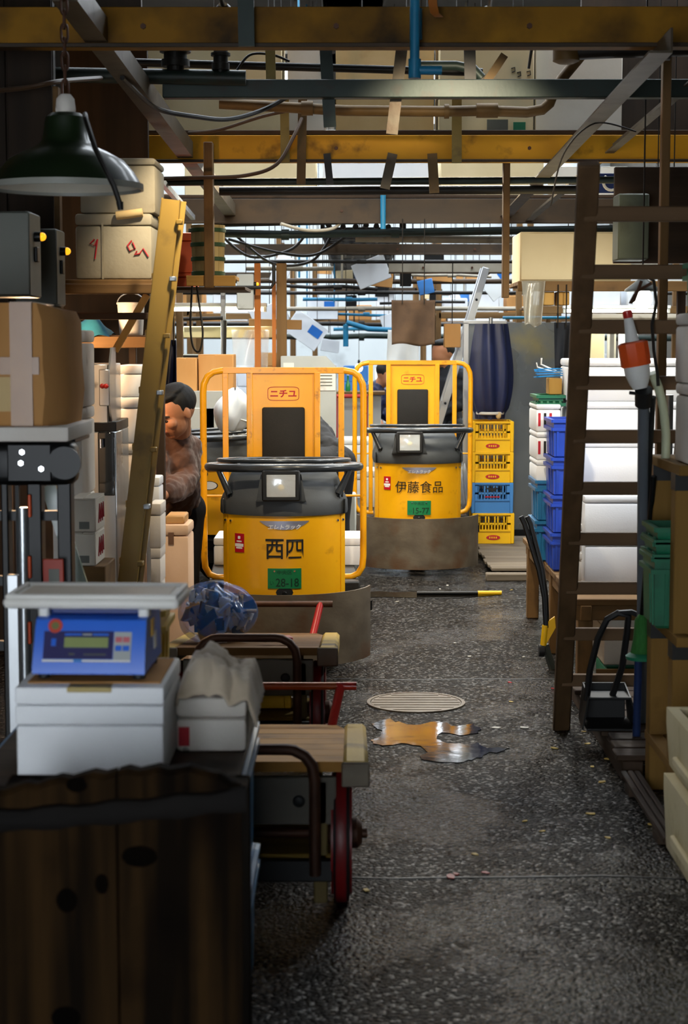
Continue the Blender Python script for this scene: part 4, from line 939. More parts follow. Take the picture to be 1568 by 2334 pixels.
MB().bb(tx0, tx1, -.204, -.19, .0, h + .001).o('tape', TAPE, t); MB().bb(-hx, tx1 + .02, -.203, -.192, h * .42, h * .56).o('tape', TAPE, t)
MB().bb(-hx - .002, tx0 + .01, -.2, -.19, h * .12, h * .4).o('paper_label', CARDL, t)
MB().bb(tx0, tx1, -.19, .2, h - .001, h + .003).o('tape', TAPE, t)
# silver bar and pale glass strip
x0, x1, z0, z1 = RC(18, 1310, 44, 1660, 5.0); one(MB().bb(x0, x1, 5.0, 5.02, 0, z1, .003), 'aluminium_bar', ALU, 'upright aluminium bar between the lift and the scale', 'bar')
a = W(110, 1105, 5.9); b = W(205, 1400, 5.9); one(MB().bar(a, a + (b - a) * (a.z / (a.z - b.z)), .05, .02, (0, 1, 0)), 'glass_strip', pm('pale_green_glass', '#9fb3a6', '#8fa598', .15, 0, 4, bump=.02, spec=.8), 'slanting pale green strip leaning behind the lift', 'strip')

# ------------------------------------------------------------------ green enamel lamp on its chain (unlit)
p = W(152, 425, 5.9); s = 5.9 / FPX
t = thing('pendant_lamp', 'unlit green enamel pendant lamp hanging on a rusty chain', 'lamp', (p.x, 5.9, p.z))
GRE = pm('lamp_green', '#0f1c0b', '#18280f', .45, 0, 3, bump=.06, dirt='#16220e', dscale=6, damt=.3, coat=.3)
sh = [(.252, 0), (.245, .012), (.225, .045), (.19, .085), (.14, .112), (.095, .132), (.078, .15), (.07, .2), (.066, .225), (.05, .238)]
MB().lathe([(r_ - .004, z) for r_, z in sh[::-1]][:0] + sh, n=48, cap=False).o('shade', GRE, t)
MB().lathe([(r_ - .005, z - .001) for r_, z in sh], n=48, cap=False).o('shade_lining', pm('lamp_lining', '#c5c2b4', '#b5b0a0', .4, bump=.03), t)
MB().lathe([(.246, -.012), (.254, -.012), (.2535, .008), (.2455, .006)], n=48, cap=False).o('rim', pm('lamp_rim', '#8f8f86', '#9d9d94', .4, bump=.03), t)
MB().lathe([(.03, .235), (.034, .25), (.03, .285), (.018, .3)], n=20).o('socket', FOAMD, t); MB().sph((0, 0, .12), .035, (1, 1, 1.25)).o('bulb', pm('dead_bulb', '#c8c4b4', None, .15, bump=0), t)
me = MB().tube([(math.cos(a) * .011, 0, math.sin(a) * .021 + (.010 if math.sin(a) > 0 else -.010)) for a in [2 * PI * i / 14 for i in range(14)]], .0042, 6, True).mesh('link')
for i in range(17):
    o = mk('link', me, RUST, t); o.location = (0, 0, .318 + i * .045); o.rotation_euler = (0, 0, (i % 2) * PI / 2 + .3)
MB().tube([(.07, -.04, .23), (.09, -.16, .2), (.13, -.235, .1), (.19, -.25, -.02), (.207, -.24, -.075)], .009, 8).o('cord', CABLE, t)
MB().cyl((.207, -.24, -.07), (.21, -.24, -.095), .012, .009).o('plug', BLK, t)
# pale object at the left margin under the lamp
# ------------------------------------------------------------------ left stall: partition, cabinets, shelves
PX = -1.19
mb = MB(); 
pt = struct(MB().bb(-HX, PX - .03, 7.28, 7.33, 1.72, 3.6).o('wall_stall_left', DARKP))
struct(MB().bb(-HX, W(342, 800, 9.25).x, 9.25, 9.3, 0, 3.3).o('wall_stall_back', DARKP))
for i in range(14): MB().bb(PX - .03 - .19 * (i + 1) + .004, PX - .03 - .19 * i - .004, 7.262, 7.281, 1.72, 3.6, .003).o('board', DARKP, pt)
def switchbox(u0, v0, u1, v1, Y, D, label, mat=CABG):
    x0, x1, z0, z1 = RC(u0, v0, u1, v1, Y); T = thing('switch_cabinet', label, 'cabinet', ((x0 + x1) / 2, Y + D / 2, z0)); hx = (x1 - x0) / 2; h = z1 - z0
    MB().bb(-hx, hx, -D / 2 + .02, D / 2, 0, h, .006).o('body', mat, T)
    d = MB().bb(-hx - .002, hx + .003, -D / 2, -D / 2 + .018, .004, h - .004, .005).o('door', mat, T)
    MB().bb(hx, hx + .012, -.02, .03, h * .42, h * .6, .003).o('handle', BLKM, d)
    MB().cyl((hx, .0, h * .72), (hx + .022, 0, h * .72), .018, n=16).o('lamp_socket', BLKM, T)
    MB().sph((hx + .026, 0, h * .72), .015).o('indicator_lamp', pm('amber_lamp', '#d89010', None, .3, bump=0, emit='#ffb020', estr=1.4), T, 'amber indicator lamp')
    return T
switchbox(-130, 480, 66, 676, 6.2, .24, 'large grey switch cabinet with an amber lamp beside the lamp shade')
switchbox(34, 520, 128, 696, 6.98, .222, 'narrow grey switch cabinet with an amber lamp, behind the larger one')
one(MB().bb(-1.455, -1.385, 6.43, 7.262, W(30, 560, 6.3).z, W(30, 560, 6.3).z + .05, .003), 'bracket_arm', WDD_Y, 'dark timber bracket arm carrying the large grey cabinet', 'bracket')
x0, x1, z0, z1 = RC(124, 425, 137, 640, 7.2); one(MB().bb(x0, x1, 7.2, 7.264, 1.722, z1 + .4, .003), 'timber_post', WD_Z, 'thin timber post beside the narrow switch cabinet', 'post')
# upper shelf with marked foam boxes
xs0 = -1.62; xs1 = W(352, 650, 7.6).x; zs1 = W(250, 637, 7.6).z
t = thing('wall_shelf', 'rough timber shelf carrying the marked foam boxes', 'shelf', ((xs0 + xs1) / 2, 7.6, zs1 - .05))
hx = (xs1 - xs0) / 2
for i in range(4): MB().bb(-hx, hx, .0 + i * .13, .122 + i * .13, .03, .05, .003).o('plank', WD_X, t)
MB().bb(-hx, hx, -.02, .02, -.012, .032, .004).o('front_beam', WD_X, t)
MB().bb(-hx + .12, hx - .0, .1, .14, -.12, -.09, .003).o('lower_rail', WDD_X, t)
for x in (-hx + .03, hx - .03): MB().bb(x - .02, x + .02, .44, .48, -(zs1 - .05), .03, .003).o('support_post', WDD_Z, t)
FOAMDIM = pm('dimmed_foam', '#a39b88', '#8f8672', .85, 0, 4, bump=.3, bscale=60, dirt='#5d5240', dscale=4, damt=.35, spec=.15)  # worn foam darkened for two over-bright boxes; their dimness is in the colour
b1 = foam_px(172, 487, 346, 636, 7.66, .38, 'stained foam box with red handwriting on the timber shelf', mat=FOAMDIM)
for pts in ([(300, 548), (290, 560), (296, 572), (308, 566), (302, 552)], [(312, 572), (306, 580), (318, 578), (326, 566), (338, 585)], [(215, 545), (205, 555), (215, 560), (222, 545), (216, 590)]):
    P = [W(u, v, 7.65) - b1.location for u, v in pts]; MB().tube([(q.x, -.195, q.z) for q in P], .0035, 5).o('red_writing', REDINK, b1)
MB().bb(W(232, 560, 7.66).x - b1.location.x, W(236, 560, 7.66).x - b1.location.x, -.196, -.19, .0, .24).o('seam', FOAMDIM, b1)
foam_px(182, 360, 354, 486, 7.68, .36, 'plain foam box on top of the red marked one', mat=FOAMDIM, lh=.03)
one(MB().bb(W(190, 490, 7.6).x, W(325, 490, 7.6).x, 7.58, 7.655, W(250, 492, 7.6).z, W(250, 482, 7.6).z, .004) if False else MB().cyl(W(265, 492, 7.645), W(325, 484, 7.645), .018), 'cork_roll', CARDL, 'short pale roll lodged against the stained foam box', 'roll')
# second shelf with bucket and blue cloth
xs0 = W(120, 775, 8.3).x; xs1 = W(334, 775, 8.3).x; z2 = W(250, 764, 8.3).z
t = thing('wall_shelf', 'lower timber shelf carrying the bucket and blue cloth', 'shelf', ((xs0 + xs1) / 2, 8.3, z2 - .06)); hx = (xs1 - xs0) / 2
for i in range(3): MB().bb(-hx, hx, i * .13, i * .13 + .124, .04, .06, .003).o('plank', WD_X, t)
MB().bb(-hx, hx, -.015, .0, .0, .055, .003).o('front_board', WD_X, t)
for x in (-hx + .02, hx - .11): MB().bb(x - .018, x + .018, .34, .376, -(z2 - .06), .04, .003).o('support_post', WDD_Z, t)
p = W(298, 764, 8.4); t = thing('bucket', 'white plastic bucket of scrap on the lower timber shelf', 'bucket', (p.x, 8.42, z2)); r = 31 / FPX * 8.4
MB().lathe([(r * .82, 0), (r * .86, .005), (r, .145), (r * 1.06, .147), (r * 1.06, .155), (r * .96, .155), (r * .8, .01)], n=24, cap=False).o('tub', WHP, t); MB().lathe([(r * .82, .0), (.001, .001)], n=24).o('base', WHP, t)
MB().tube([(r * math.cos(a), -.0 - .0, .15 + .05 * math.sin(a)) for a in [PI * i / 12 for i in range(13)]], .003, 6).o('handle', GALV, t)
cp = W(212, 764, 8.3)
def bc(a, b): return (cp.x - .115 + .195 * a, 8.27 + .26 * b, z2 + .002 + .085 * math.sin(PI * a) ** .7 * math.sin(PI * min(1, b * 1.3 + .1)) ** .6 + .01 * math.sin(11 * a + 5 * b) - (.06 * (1 - b / .15) if b < .15 else 0) * math.sin(PI * a))
ob = one(MB().grid(bc, 24, 20), 'cloth', pm('cloth_teal', '#15566e', '#1b6680', .9, 0, 9, bump=.4, bscale=60), 'teal blue cloth heaped on the lower timber shelf', 'cloth', angle=80)
carton(176, 668, 262, 716, 8.55, .3, CARD, 'flat brown carton beneath the upper timber shelf') if False else None
a = W(335, 672, 7.75); b = W(262, 800, 7.75); one(MB().bar(a, b, .03, .02, (0, 1, 0)), 'diagonal_strut', WDL_Z, 'pale diagonal strut between the two timber shelves', 'strut')
# stainless machine with black door
x0, x1, z0, z1 = RC(186, 790, 262, 1142, 7.5)
t = thing('steel_machine', 'stainless machine with a slanted hood and black glass door', 'machine', ((x0 + x1) / 2, 7.5, 0)); hx = (x1 - x0) / 2; zz = lambda v: W(230, v, 7.5).z
MB().bb(-hx, hx * .55, .02, .45, zz(965), zz(830), .004).o('hood', STEEL, t)
y_ = [(.0, zz(920)), (.0, zz(845)), (.08, zz(792)), (.2, zz(792)), (.2, zz(962)), (.06, zz(962))]
MB().loft([[(hx * .62, y, z) for y, z in y_], [(hx * .72, y, z) for y, z in y_]]).o('side_panel', STEEL, t)
MB().bb(hx * .1, hx * .72, -.012, .0, zz(925), zz(842), .003).o('front_flange', STEEL, t)
for k in (0, 1): MB().sph((hx * (.3 + .22 * k), -.014, zz(880)), .011).o('red_lamp', REDP, t)
MB().bb(-hx, hx, .04, .45, zz(985), zz(962), .003).o('ledge', BLKM, t)
MB().bb(-hx, hx, .02, .45, .0, zz(985), .004).o('cabinet', STEEL, t); d = MB().bb(-hx * .05, hx * .95, .0, .02, zz(1130), zz(985), .004).o('door', pm('black_glass', '#0c0d0f', None, .08, bump=.02, spec=.8), t)
MB().cyl((hx * .2, -.03, zz(1000)), (hx * .2, -.03, zz(1020)), .01).o('handle', CHROME, d); MB().cyl((-hx * .7, -.02, zz(880)), (-hx * .2, -.02, zz(878)), .012).o('tap', CHROME, t)
# foam box columns beside and behind the machine
def column(u0, u1, vs, Y, D, labels, mats=None, floor=True):
    zs = [W((u0 + u1) / 2, v, Y).z for v in vs]
    if floor: zs[-1] = 0.0
    x0 = W(u0, vs[0], Y).x; x1 = W(u1, vs[0], Y).x
    for i, lab in enumerate(labels):
        foam(x0 + .004 * (i % 2), x1 - .003 * (i % 3), Y, Y + D, zs[i + 1], zs[i], lab, mat=(mats[i] if mats else FOAM))
column(112, 186, [752, 930, 1132, 1500], 7.0, .34, ['tall foam box with grey streaks beside the steel machine, topmost', 'foam box beside the steel machine under the streaked one', 'foam box at the floor under the streaked column'], [FOAMD, FOAMD, FOAMD])
column(268, 330, [832, 905, 1010, 1150, 1240, 1500], 8.0, .34, ['foam box topmost behind the leaning brown post', 'foam box second down behind the leaning brown post', 'foam box third down behind the leaning brown post', 'squat foam box low behind the leaning brown post', 'foam box at the floor behind the leaning brown post'], [FOAM, FOAM, FOAMD, FOAMD, FOAMD])
c0 = W(200, 1290, 6.6)
one(MB().bb(c0.x - .16, c0.x + .02, 6.72, 7.0 - .01, 0, c0.z, .005) if False else MB().bb(W(160, 1290, 6.7).x, W(240, 1290, 6.7).x, 6.7, 6.98, 0, W(200, 1291, 6.7).z, .004), 'wooden_crate', WD_X, 'brown wooden crate under the two white cartons', 'crate')
for v0, v1, lab in ((1214, 1290, 'white carton with a stamped label, lower of the pair by the machine'), (1136, 1213, 'white carton with red pen marks, upper of the pair by the machine')):
    cc = carton(160, v0, 218, v1, 6.7, .25, CARDW, lab); hx = (W(218, v0, 6.7).x - W(160, v0, 6.7).x) / 2
    for k in range(3): MB().tube([(hx + .0015, -.06 + k * .05, .03), (hx + .0015, -.03 + k * .05, .1), (hx + .0015, -.02 + k * .05, .04)], .003, 5).o('pen_mark', REDINK, cc)
    MB().bb(-hx * .3, hx * .5, -.1275, -.1255, .012, .04).o('stamp', CABG, cc)
# boxes right of the leaning post
column(330, 363, [1088, 1160, 1330, 1600], 7.75, .16, ['slim foam box standing highest right of the brown post', 'foam box under the slim one right of the post', 'foam box at the floor right of the brown post'], [FOAM, FOAM, FOAMD])
column(340, 366, [1148, 1250, 1330, 1600], 7.5, .2, ['foam box with rounded corner right of the brown post', 'foam box under the rounded one by the brown post', 'foam box lowest under the rounded one by the post'], [FOAMD, FOAMD, FOAMD])
WARMLIT = pm('warm_lit_foam', '#dcb898', '#d2ab88', .8, 0, 5, bump=.15, bscale=60, dirt='#a87c58', dscale=6, damt=.2)  # foam tinted peach, the warm lamplight painted into its colour
x0, x1, z0, z1 = RC(368, 1196, 430, 1330, 7.86)
t = foam(x0, x1, 7.86, 8.12, 0, z1, 'tall foam box, peach from painted warm light, with a handle slot before the man', mat=WARMLIT)
MB().bb(-.03, -.005, -.133, -.129, z1 - .09, z1 - .035).o('handle_slot', pm('slot_brown', '#6a4a34', None, .8, bump=0), t)
x0, x1, z0, z1 = RC(376, 1176, 420, 1196, 7.88); one(MB().bb(x0, x1, 7.6, 7.8, z1 - .05, z1, .006), 'tan_tray', pm('tan_lid', '#b98a50', '#c49860', .6, bump=.05), 'tan tray lying on the tall peach foam box', 'tray') if False else one(MB().bb(x0, x1, 7.89, 8.09, z0 + .001, z1, .006), 'tan_tray', pm('tan_lid', '#b98a50', '#c49860', .6, bump=.05), 'tan tray lying on the tall peach foam box', 'tray')
# leaning brown channel post with step tabs
a = W(396, 455, 7.35); b = G(255, 1691)
POST = pm('post_ochre', '#846828', '#97792f', .5, 0, 5, (1, 1, .3), .12, 40, '#2a1d08', 5, .35)
t = thing('leaning_post', 'ochre brown steel channel post leaning by the man in brown', 'post', (b.x, b.y, 0)); A = a - Vector((b.x, b.y, 0)); Z = A.normalized(); xs0_ = Vector((-.012, 0, 0))
MB().bar(xs0_, A + xs0_, .072, .008, (0, 1, 0)).o('web', POST, t)
xs = Vector((0, 1, 0)).cross(Z).normalized()
xs = xs if xs.x > 0 else -xs
for s in (-1, 1): MB().bar(xs * (s * .036 - .012) + Vector((0, .025, 0)), A + xs * (s * .036 - .012) + Vector((0, .025, 0)), .006, .05, (0, 1, 0)).o('flange', POST, t)
q = xs * .036
MB().bar(q + Vector((0, .05, 0)), A + q + Vector((0, .05, 0)), .024, .006, (0, 1, 0)).o('side_strip', POST, t)
for i in range(9):
    f = .12 + i * .105; c = A * f
    MB().box(c + xs * .034 + Vector((0, .0, 0)), (.026, .05, .02), .003).o('step_tab', GALV if i % 2 else POST, t); MB().box(c - xs * .05 + Vector((0, .02, 0)), (.012, .03, .03), .003).o('step_lug', POST, t)
# ------------------------------------------------------------------ tubs on the hanging shelf behind
x0, x1, z0, z1 = RC(425, 628, 537, 652, 9.94)
t = thing('hanging_shelf', 'short timber shelf hung by a brown post with tubs on it', 'shelf', ((x0 + x1) / 2, 9.94, z0)); hx = (x1 - x0) / 2; hz = z1 - z0
for i in range(3): MB().bb(-hx, hx, i * .11, i * .11 + .104, hz - .022, hz, .003).o('plank', WDL_X, t)
MB().bb(-hx, hx, -.012, 0, 0, hz, .003).o('front_board', WDL_X, t)
xp = W(476, 560, 9.92).x - t.location.x; zp = B2.location.z + .1 - z0
MB().bb(xp - .026, xp + .026, -.03, .056, -.01, zp, .004).o('hanger_post', WD_Z, t)
TUBW = wood('tub_staves', '#b39a62', '#c7b07a', 'z', dirt='#7d6a40', damt=.2)
HOOP = pm('hoop_green', '#2f4a2a', '#3a5634', .5, bump=.05)
def tub(x, y, z, r0, r1, h, label):
    T = thing('wooden_tub', label, 'tub', (x, y, z)); n = 16
    for k in range(n):
        a0, a1 = 2 * PI * k / n + .01, 2 * PI * (k + 1) / n - .01
        MB().loft([[(math.cos(a0) * r, math.sin(a0) * r, zz_), (math.cos(a1) * r, math.sin(a1) * r, zz_), (math.cos(a1) * (r - .012), math.sin(a1) * (r - .012), zz_), (math.cos(a0) * (r - .012), math.sin(a0) * (r - .012), zz_)] for r, zz_ in ((r0, 0), (r1, h))]).o('stave', TUBW, T)
    MB().lathe([(r0 - .012, .01), (.001, .011)], n=n).o('base', TUBW, T)
    for f in (.06, .34, .62, .9):
        r = r0 + (r1 - r0) * f; MB().lathe([(r + .001, f * h - .012), (r + .006, f * h - .01), (r + .006, f * h + .01), (r + .001, f * h + .012)], n=24, cap=False).o('hoop', HOOP, T)
    return T
p = W(474, 632, 10.1); tub(p.x, 10.12, z1, .09, .098, .29, 'wooden tub with green hoops behind the brown hanger post'); 
p = W(508, 640, 9.9); tub(p.x, 10.0, z1, .045, .05, .22, 'slender green hooped wooden tub beside the larger tub') if False else None
column(346, 442, [530, 622, 655], 10.9, .35, ['bright orange box on the planks behind the tubs', 'orange tray beneath the bright orange box'], [pm('orange_box', '#c8542c', '#b84a24', .6, bump=.05)] * 2, floor=False)
one(MB().bb(-HX, W(560, 660, 10.8).x, 10.75, 11.35, W(300, 662, 10.8).z, W(300, 655, 10.9).z, .003), 'plank', WDD_X, 'long dark plank carrying the bright orange box', 'plank')
# ------------------------------------------------------------------ people: capsules merged into one skin
def capsule(mb, p, q, r1, r2, n=14, flat=None):
    p = Vector(p); q = Vector(q); d = q - p; L_ = d.length
    rot = d.to_track_quat('Z', 'Y').to_matrix(); prof = []
    for i in range(6): a = PI / 2 * (1 - i / 5); prof.append((r1 * math.cos(a) if i else 0.001, -r1 * math.sin(a)))
    for i in range(6): a = PI / 2 * i / 5; prof.append((r2 * math.cos(a) if i < 5 else .001, L_ + r2 * math.sin(a)))
    rings = [[p + rot @ Vector((r * math.cos(2 * PI * j / n), r * math.sin(2 * PI * j / n), z)) for j in range(n)] for r, z in prof]
    mb.loft(rings)
def blobbed(name, mb, mat, parent, vox, smooth=4, label=None):
    ob = mb.o(name, mat, parent, label); m = ob.modifiers.new('r', 'REMESH'); m.mode = 'VOXEL'; m.voxel_size = vox; m.use_smooth_shade = True
    if smooth: s = ob.modifiers.new('s', 'SMOOTH'); s.iterations = smooth; s.factor = .5
    return ob
def person(label, J, head_c, head_r, look, clothes, trousers, hair=HAIR, vox=.009, skin=SKIN, fine=True, cap=None, hair_back=True):
    """J: dict of joint positions (world). look: unit vector the face points to"""
    base = Vector(((J['ankle_l'].x + J['ankle_r'].x) / 2, (J['ankle_l'].y + J['ankle_r'].y) / 2, 0))
    T = thing('person', label, 'person', base); j = {k: Vector(v) - base for k, v in J.items()}; hc = Vector(head_c) - base
    look = Vector(look).normalized(); side = look.cross(Vector((0, 0, 1))).normalized(); up = side.cross(look).normalized()
    def H(a, b, c): return hc + side * a * head_r + up * b * head_r + look * c * head_r      # head space: side, up, forward
    HR = Matrix((side, look, up)).transposed()
    mb = MB()
    # head: skull, jaw, nose, ears, brow, neck
    mb.sph(H(0, .18, -.12), head_r, (.8, .98, .86), 16, HR); mb.sph(H(0, -.22, .22), head_r, (.66, .7, .82), 14, HR); mb.sph(H(0, -.78, .42), head_r * .34, (1.05, .9, .8), 10, HR)
    if fine:
        capsule(mb, H(0, .1, .76), H(0, -.2, .86), head_r * .06, head_r * .09, 8); mb.sph(H(0, -.24, .8), head_r * .12, (1.3, .8, .7), 8, HR); mb.sph(H(0, .2, .72), head_r * .3, (1.7, .6, .35), 10, HR)
        for s in (-1, 1):
            mb.sph(H(s * .8, -.08, -.1), head_r * .22, (.35, .75, 1.15), 10, HR); mb.sph(H(s * .42, -.2, .62), head_r * .3, (1, .8, .8), 8, HR)
        mb.sph(H(0, -.52, .84), head_r * .18, (1.3, .6, .55), 8, HR)
    capsule(mb, j['neck'], H(0, -.45, -.15), .058, .056)
    capsule(mb, j['chest'], j['neck'], .1, .06); capsule(mb, j['pelvis'], j['chest'], .1, .11)
    for s in 'lr':
        capsule(mb, j['chest'], j['shoulder_' + s], .07, .055); capsule(mb, j['shoulder_' + s], j['elbow_' + s], .046, .038); capsule(mb, j['elbow_' + s], j['wrist_' + s], .038, .026)
        capsule(mb, j['pelvis'], j['hip_' + s], .09, .085); capsule(mb, j['hip_' + s], j['knee_' + s], .075, .05); capsule(mb, j['knee_' + s], j['ankle_' + s], .048, .035)
        capsule(mb, j['ankle_' + s] + Vector((0, 0, -.03)), j['ankle_' + s] + Vector((look.x * .14, look.y * .14, -.045)), .035, .03)
        # hand: palm, four fingers, thumb
        d = (j['wrist_' + s] - j['elbow_' + s]).normalized(); sd = d.cross(Vector((0, 0, 1)));  sd = sd.normalized() if sd.length > .01 else Vector((1, 0, 0)); dn = sd.cross(d)
        dn = dn if dn.z < 0 else -dn
        pw = j['wrist_' + s]; capsule(mb, pw, pw + d * .06, .026, .028); capsule(mb, pw + d * .06 + sd * .018, pw + d * .06 - sd * .018, .02, .02)
        for k, ln in enumerate((.034, .04, .038, .03)):
            o = sd * (.027 - .018 * k); a = pw + d * .075 + o; b = a + (d * .9 + dn * .45).normalized() * ln; c = b + (d * .4 + dn * .9).normalized() * ln * .8
            capsule(mb, a, b, .0095, .009, 8); capsule(mb, b, c, .009, .008, 8)
        a = pw + d * .02 + sd * .03; b = a + (d * .6 + sd * .6 + dn * .3).normalized() * .04; capsule(mb, a, b, .012, .011, 8); capsule(mb, b, b + (d * .9 + dn * .3).normalized() * .03, .011, .009, 8)
    body = blobbed('body', mb, skin, T, vox * (.62 if fine else 1.0), 3)
    # clothing
    mb = MB(); g = .022
    capsule(mb, j['pelvis'] + Vector((0, 0, -.02)), j['chest'], .135, .145); capsule(mb, j['chest'], j['neck'] + (j['chest'] - j['neck']) * .25, .13, .085)
    for s in 'lr':
        capsule(mb, j['chest'], j['shoulder_' + s], .1, .085); capsule(mb, j['shoulder_' + s], j['elbow_' + s], .078, .064)
        w2 = j['elbow_' + s] + (j['wrist_' + s] - j['elbow_' + s]) * .8; capsule(mb, j['elbow_' + s], w2, .066, .05)
        if fine:
            for k in range(5):
                f = .1 + .17 * k; c = j['elbow_' + s] + (w2 - j['elbow_' + s]) * f; dd = (w2 - j['elbow_' + s]).normalized() * .008; capsule(mb, c - dd, c + dd, .066 - .012 * f + .004, .066 - .012 * f + .004)
    capsule(mb, j['neck'] + (j['chest'] - j['neck']) * .2, j['neck'] + Vector((0, 0, .015)), .085, .07)
    jk = blobbed('jacket', mb, clothes, T, vox, 5)
    tx = bpy.data.textures.new('folds', 'CLOUDS'); tx.noise_scale = .07; tx.noise_depth = 2; dm = jk.modifiers.new('d', 'DISPLACE'); dm.texture = tx; dm.strength = .035; dm.mid_level = .5
    mb = MB()
    for s in 'lr':
        capsule(mb, j['pelvis'], j['hip_' + s], .115, .105); capsule(mb, j['hip_' + s], j['knee_' + s], .1, .07); capsule(mb, j['knee_' + s], j['ankle_' + s] + Vector((0, 0, .03)), .07, .055)
    blobbed('trousers', mb, trousers, T, vox * 1.2, 5)
    for s in 'lr':
        mb = MB(); a = j['ankle_' + s]; capsule(mb, a + Vector((0, 0, -.03)), a + Vector((look.x * .16, look.y * .16, -.035)), .046, .04); mb.bb(a.x - .04, a.x + .04, a.y - .05, a.y + .04, -a.z * 0, .02) if False else None
        blobbed('boot', mb, BLK, T, .012, 2)
    # hair
    mb = MB(); mb.sph(H(0, .34, -.3), head_r * 1.0, (.84, .96, .8), 16, HR); mb.sph(H(0, .86, .16), head_r * .62, (1.05, 1.0, .42), 14, HR); mb.sph(H(0, .95, -.2), head_r * .55, (1.2, 1.3, .4), 14, HR)
    for s in (-1, 1): mb.sph(H(s * .68, .22, -.02), head_r * .25, (.5, .8, 1.3), 8, HR)
    blobbed('hair', mb, hair, T, vox * .7, 2)
    if fine:
        for s in (-1, 1):
            e = MB().sph(H(s * .34, -.02, .79), head_r * .11, (1.2, .5, .6), 8, HR).o('eye', pm('eye_dark', '#1c1410', None, .2, bump=0), T)
            MB().tube([H(s * .16, .15, .87), H(s * .36, .22, .84), H(s * .58, .15, .7)], [head_r * .035, head_r * .05, head_r * .03], 6).o('eyebrow', hair, T)
        MB().tube([H(-.22, -.5, .88), H(0, -.48, .95), H(.22, -.5, .88)], head_r * .035, 6).o('mouth', pm('lip', '#7d4238', None, .5, bump=0), T)
    if cap: MB().sph(H(0, .42, -.15), head_r * 1.1, (.9, 1.05, .7), 14, HR).o('cap', cap, T)
    return T
V = Vector
def px(u, v, Y): return W(u, v, Y)
# man in a brown jacket, bending over the boxes
hc = px(396, 940, 8.62)
J = dict(neck=px(408, 992, 8.76), chest=px(391, 1050, 8.8), pelvis=px(398, 1185, 9.0),
         shoulder_l=px(424, 1028, 8.84), elbow_l=px(421, 1102, 8.7), wrist_l=px(372, 1128, 8.46),
         shoulder_r=px(368, 1025, 8.75), elbow_r=px(356, 1085, 8.62), wrist_r=px(358, 1150, 8.56),
         hip_l=px(425, 1205, 9.02), hip_r=px(372, 1205, 8.98))
J['hip_l'].z = J['hip_r'].z = .78; J['pelvis'].z = .84
J['knee_l'] = V((J['hip_l'].x, 8.98, .45)); J['knee_r'] = V((J['hip_r'].x - .02, 8.9, .45)); J['ankle_l'] = V((J['hip_l'].x + .02, 9.05, .09)); J['ankle_r'] = V((J['hip_r'].x - .02, 9.0, .09))
MAN = person('man in a brown jacket bending over the foam boxes', J, hc, .114, (-.62, -.62, -.42), CLOTHB, CLOTHK, vox=.008)
def standing(x, y, rz, h, label, clothes, trousers, bend=0.0, **k):
    f = V((math.sin(rz), -math.cos(rz), 0)); s = V((math.cos(rz), math.sin(rz), 0)); b = V((x, y, 0)); q = h / 1.7; U = V((0, 0, 1))
    def at(fw, sd, z): 
        zz = z; fwd = fw
        if z > .9: a = bend; dz = z - .9; fwd += dz * math.sin(a); zz = .9 + dz * math.cos(a)
        return b + f * fwd * q + s * sd * q + U * zz * q
    J = dict(neck=at(0, 0, 1.42), chest=at(0, 0, 1.25), pelvis=at(0, 0, .93), shoulder_l=at(0, .19, 1.36), shoulder_r=at(0, -.19, 1.36), elbow_l=at(.06, .22, 1.1), elbow_r=at(.06, -.22, 1.1), wrist_l=at(.25, .17, 1.02), wrist_r=at(.25, -.17, 1.02),
             hip_l=at(0, .09, .88), hip_r=at(0, -.09, .88), knee_l=at(.02, .1, .48), knee_r=at(.02, -.1, .48), ankle_l=at(0, .11, .085), ankle_r=at(0, -.11, .085))
    for kk in ('ankle_l', 'ankle_r'): J[kk].z = .09
    hc = at(.03, 0, 1.58); lk = f * math.cos(bend * .8) + V((0, 0, -math.sin(bend * .8) - .05))
    return person(label, J, hc, .115 * q, lk, clothes, trousers, vox=.013, fine=False, **k)
p = px(742, 1000, 11.75); standing(p.x + .05, 11.42, R(-128), 1.66, 'person in a dark jacket bent forward behind the near truck', CLOTHK, CLOTHK, bend=.95)
p = px(1014, 900, 15.6); standing(p.x + .06, 16.15, R(-50), 1.66, 'man in a dark suit and white collar behind the folding ladder', CLOTHK, CLOTHK, bend=.08)
p = px(822, 950, 17.0); standing(p.x - .02, 17.4, R(60), 1.5, 'crouched worker in dark clothes and a blue apron between the trucks', CLOTHN, BLUED, bend=.5)

# ------------------------------------------------------------------ right side: leaning wooden ladder
LAD_Z = wood('ladder_stile', '#47341f', '#634a31', 'z', bump=.35); LAD_X = wood('ladder_rung', '#4b3823', '#6a5138', 'x', bump=.35)
fl_ = G(1279, 1662); tp = W(1342, 372, 5.8)
t = thing('wooden_ladder', 'dark wooden ladder leaning from the wet floor to the yellow beam', 'ladder', (fl_.x, fl_.y, 0)); A = tp - fl_; A.z = tp.z
wl = .405
MB().bar((0, 0, 0), A, .072, .04, (0, 1, 0), .006).o('stile', LAD_Z, t); MB().bar(V((wl, 0, 0)) + A * (.1 / A.z), A * 1.12 + V((wl, 0, 0)), .072, .04, (0, 1, 0), .006).o('stile', LAD_Z, t)
def on_ladder(v):                                   # height along the stile whose picture row is v
    lo_, hi_ = 0.0, 1.0
    for _ in range(40):
        m_ = (lo_ + hi_) / 2; P = fl_ + A * m_; d = CAMR.transposed() @ (P - EYE); vv = CY - FPX * d.y / -d.z
        if vv > v: lo_ = m_
        else: hi_ = m_
    return lo_
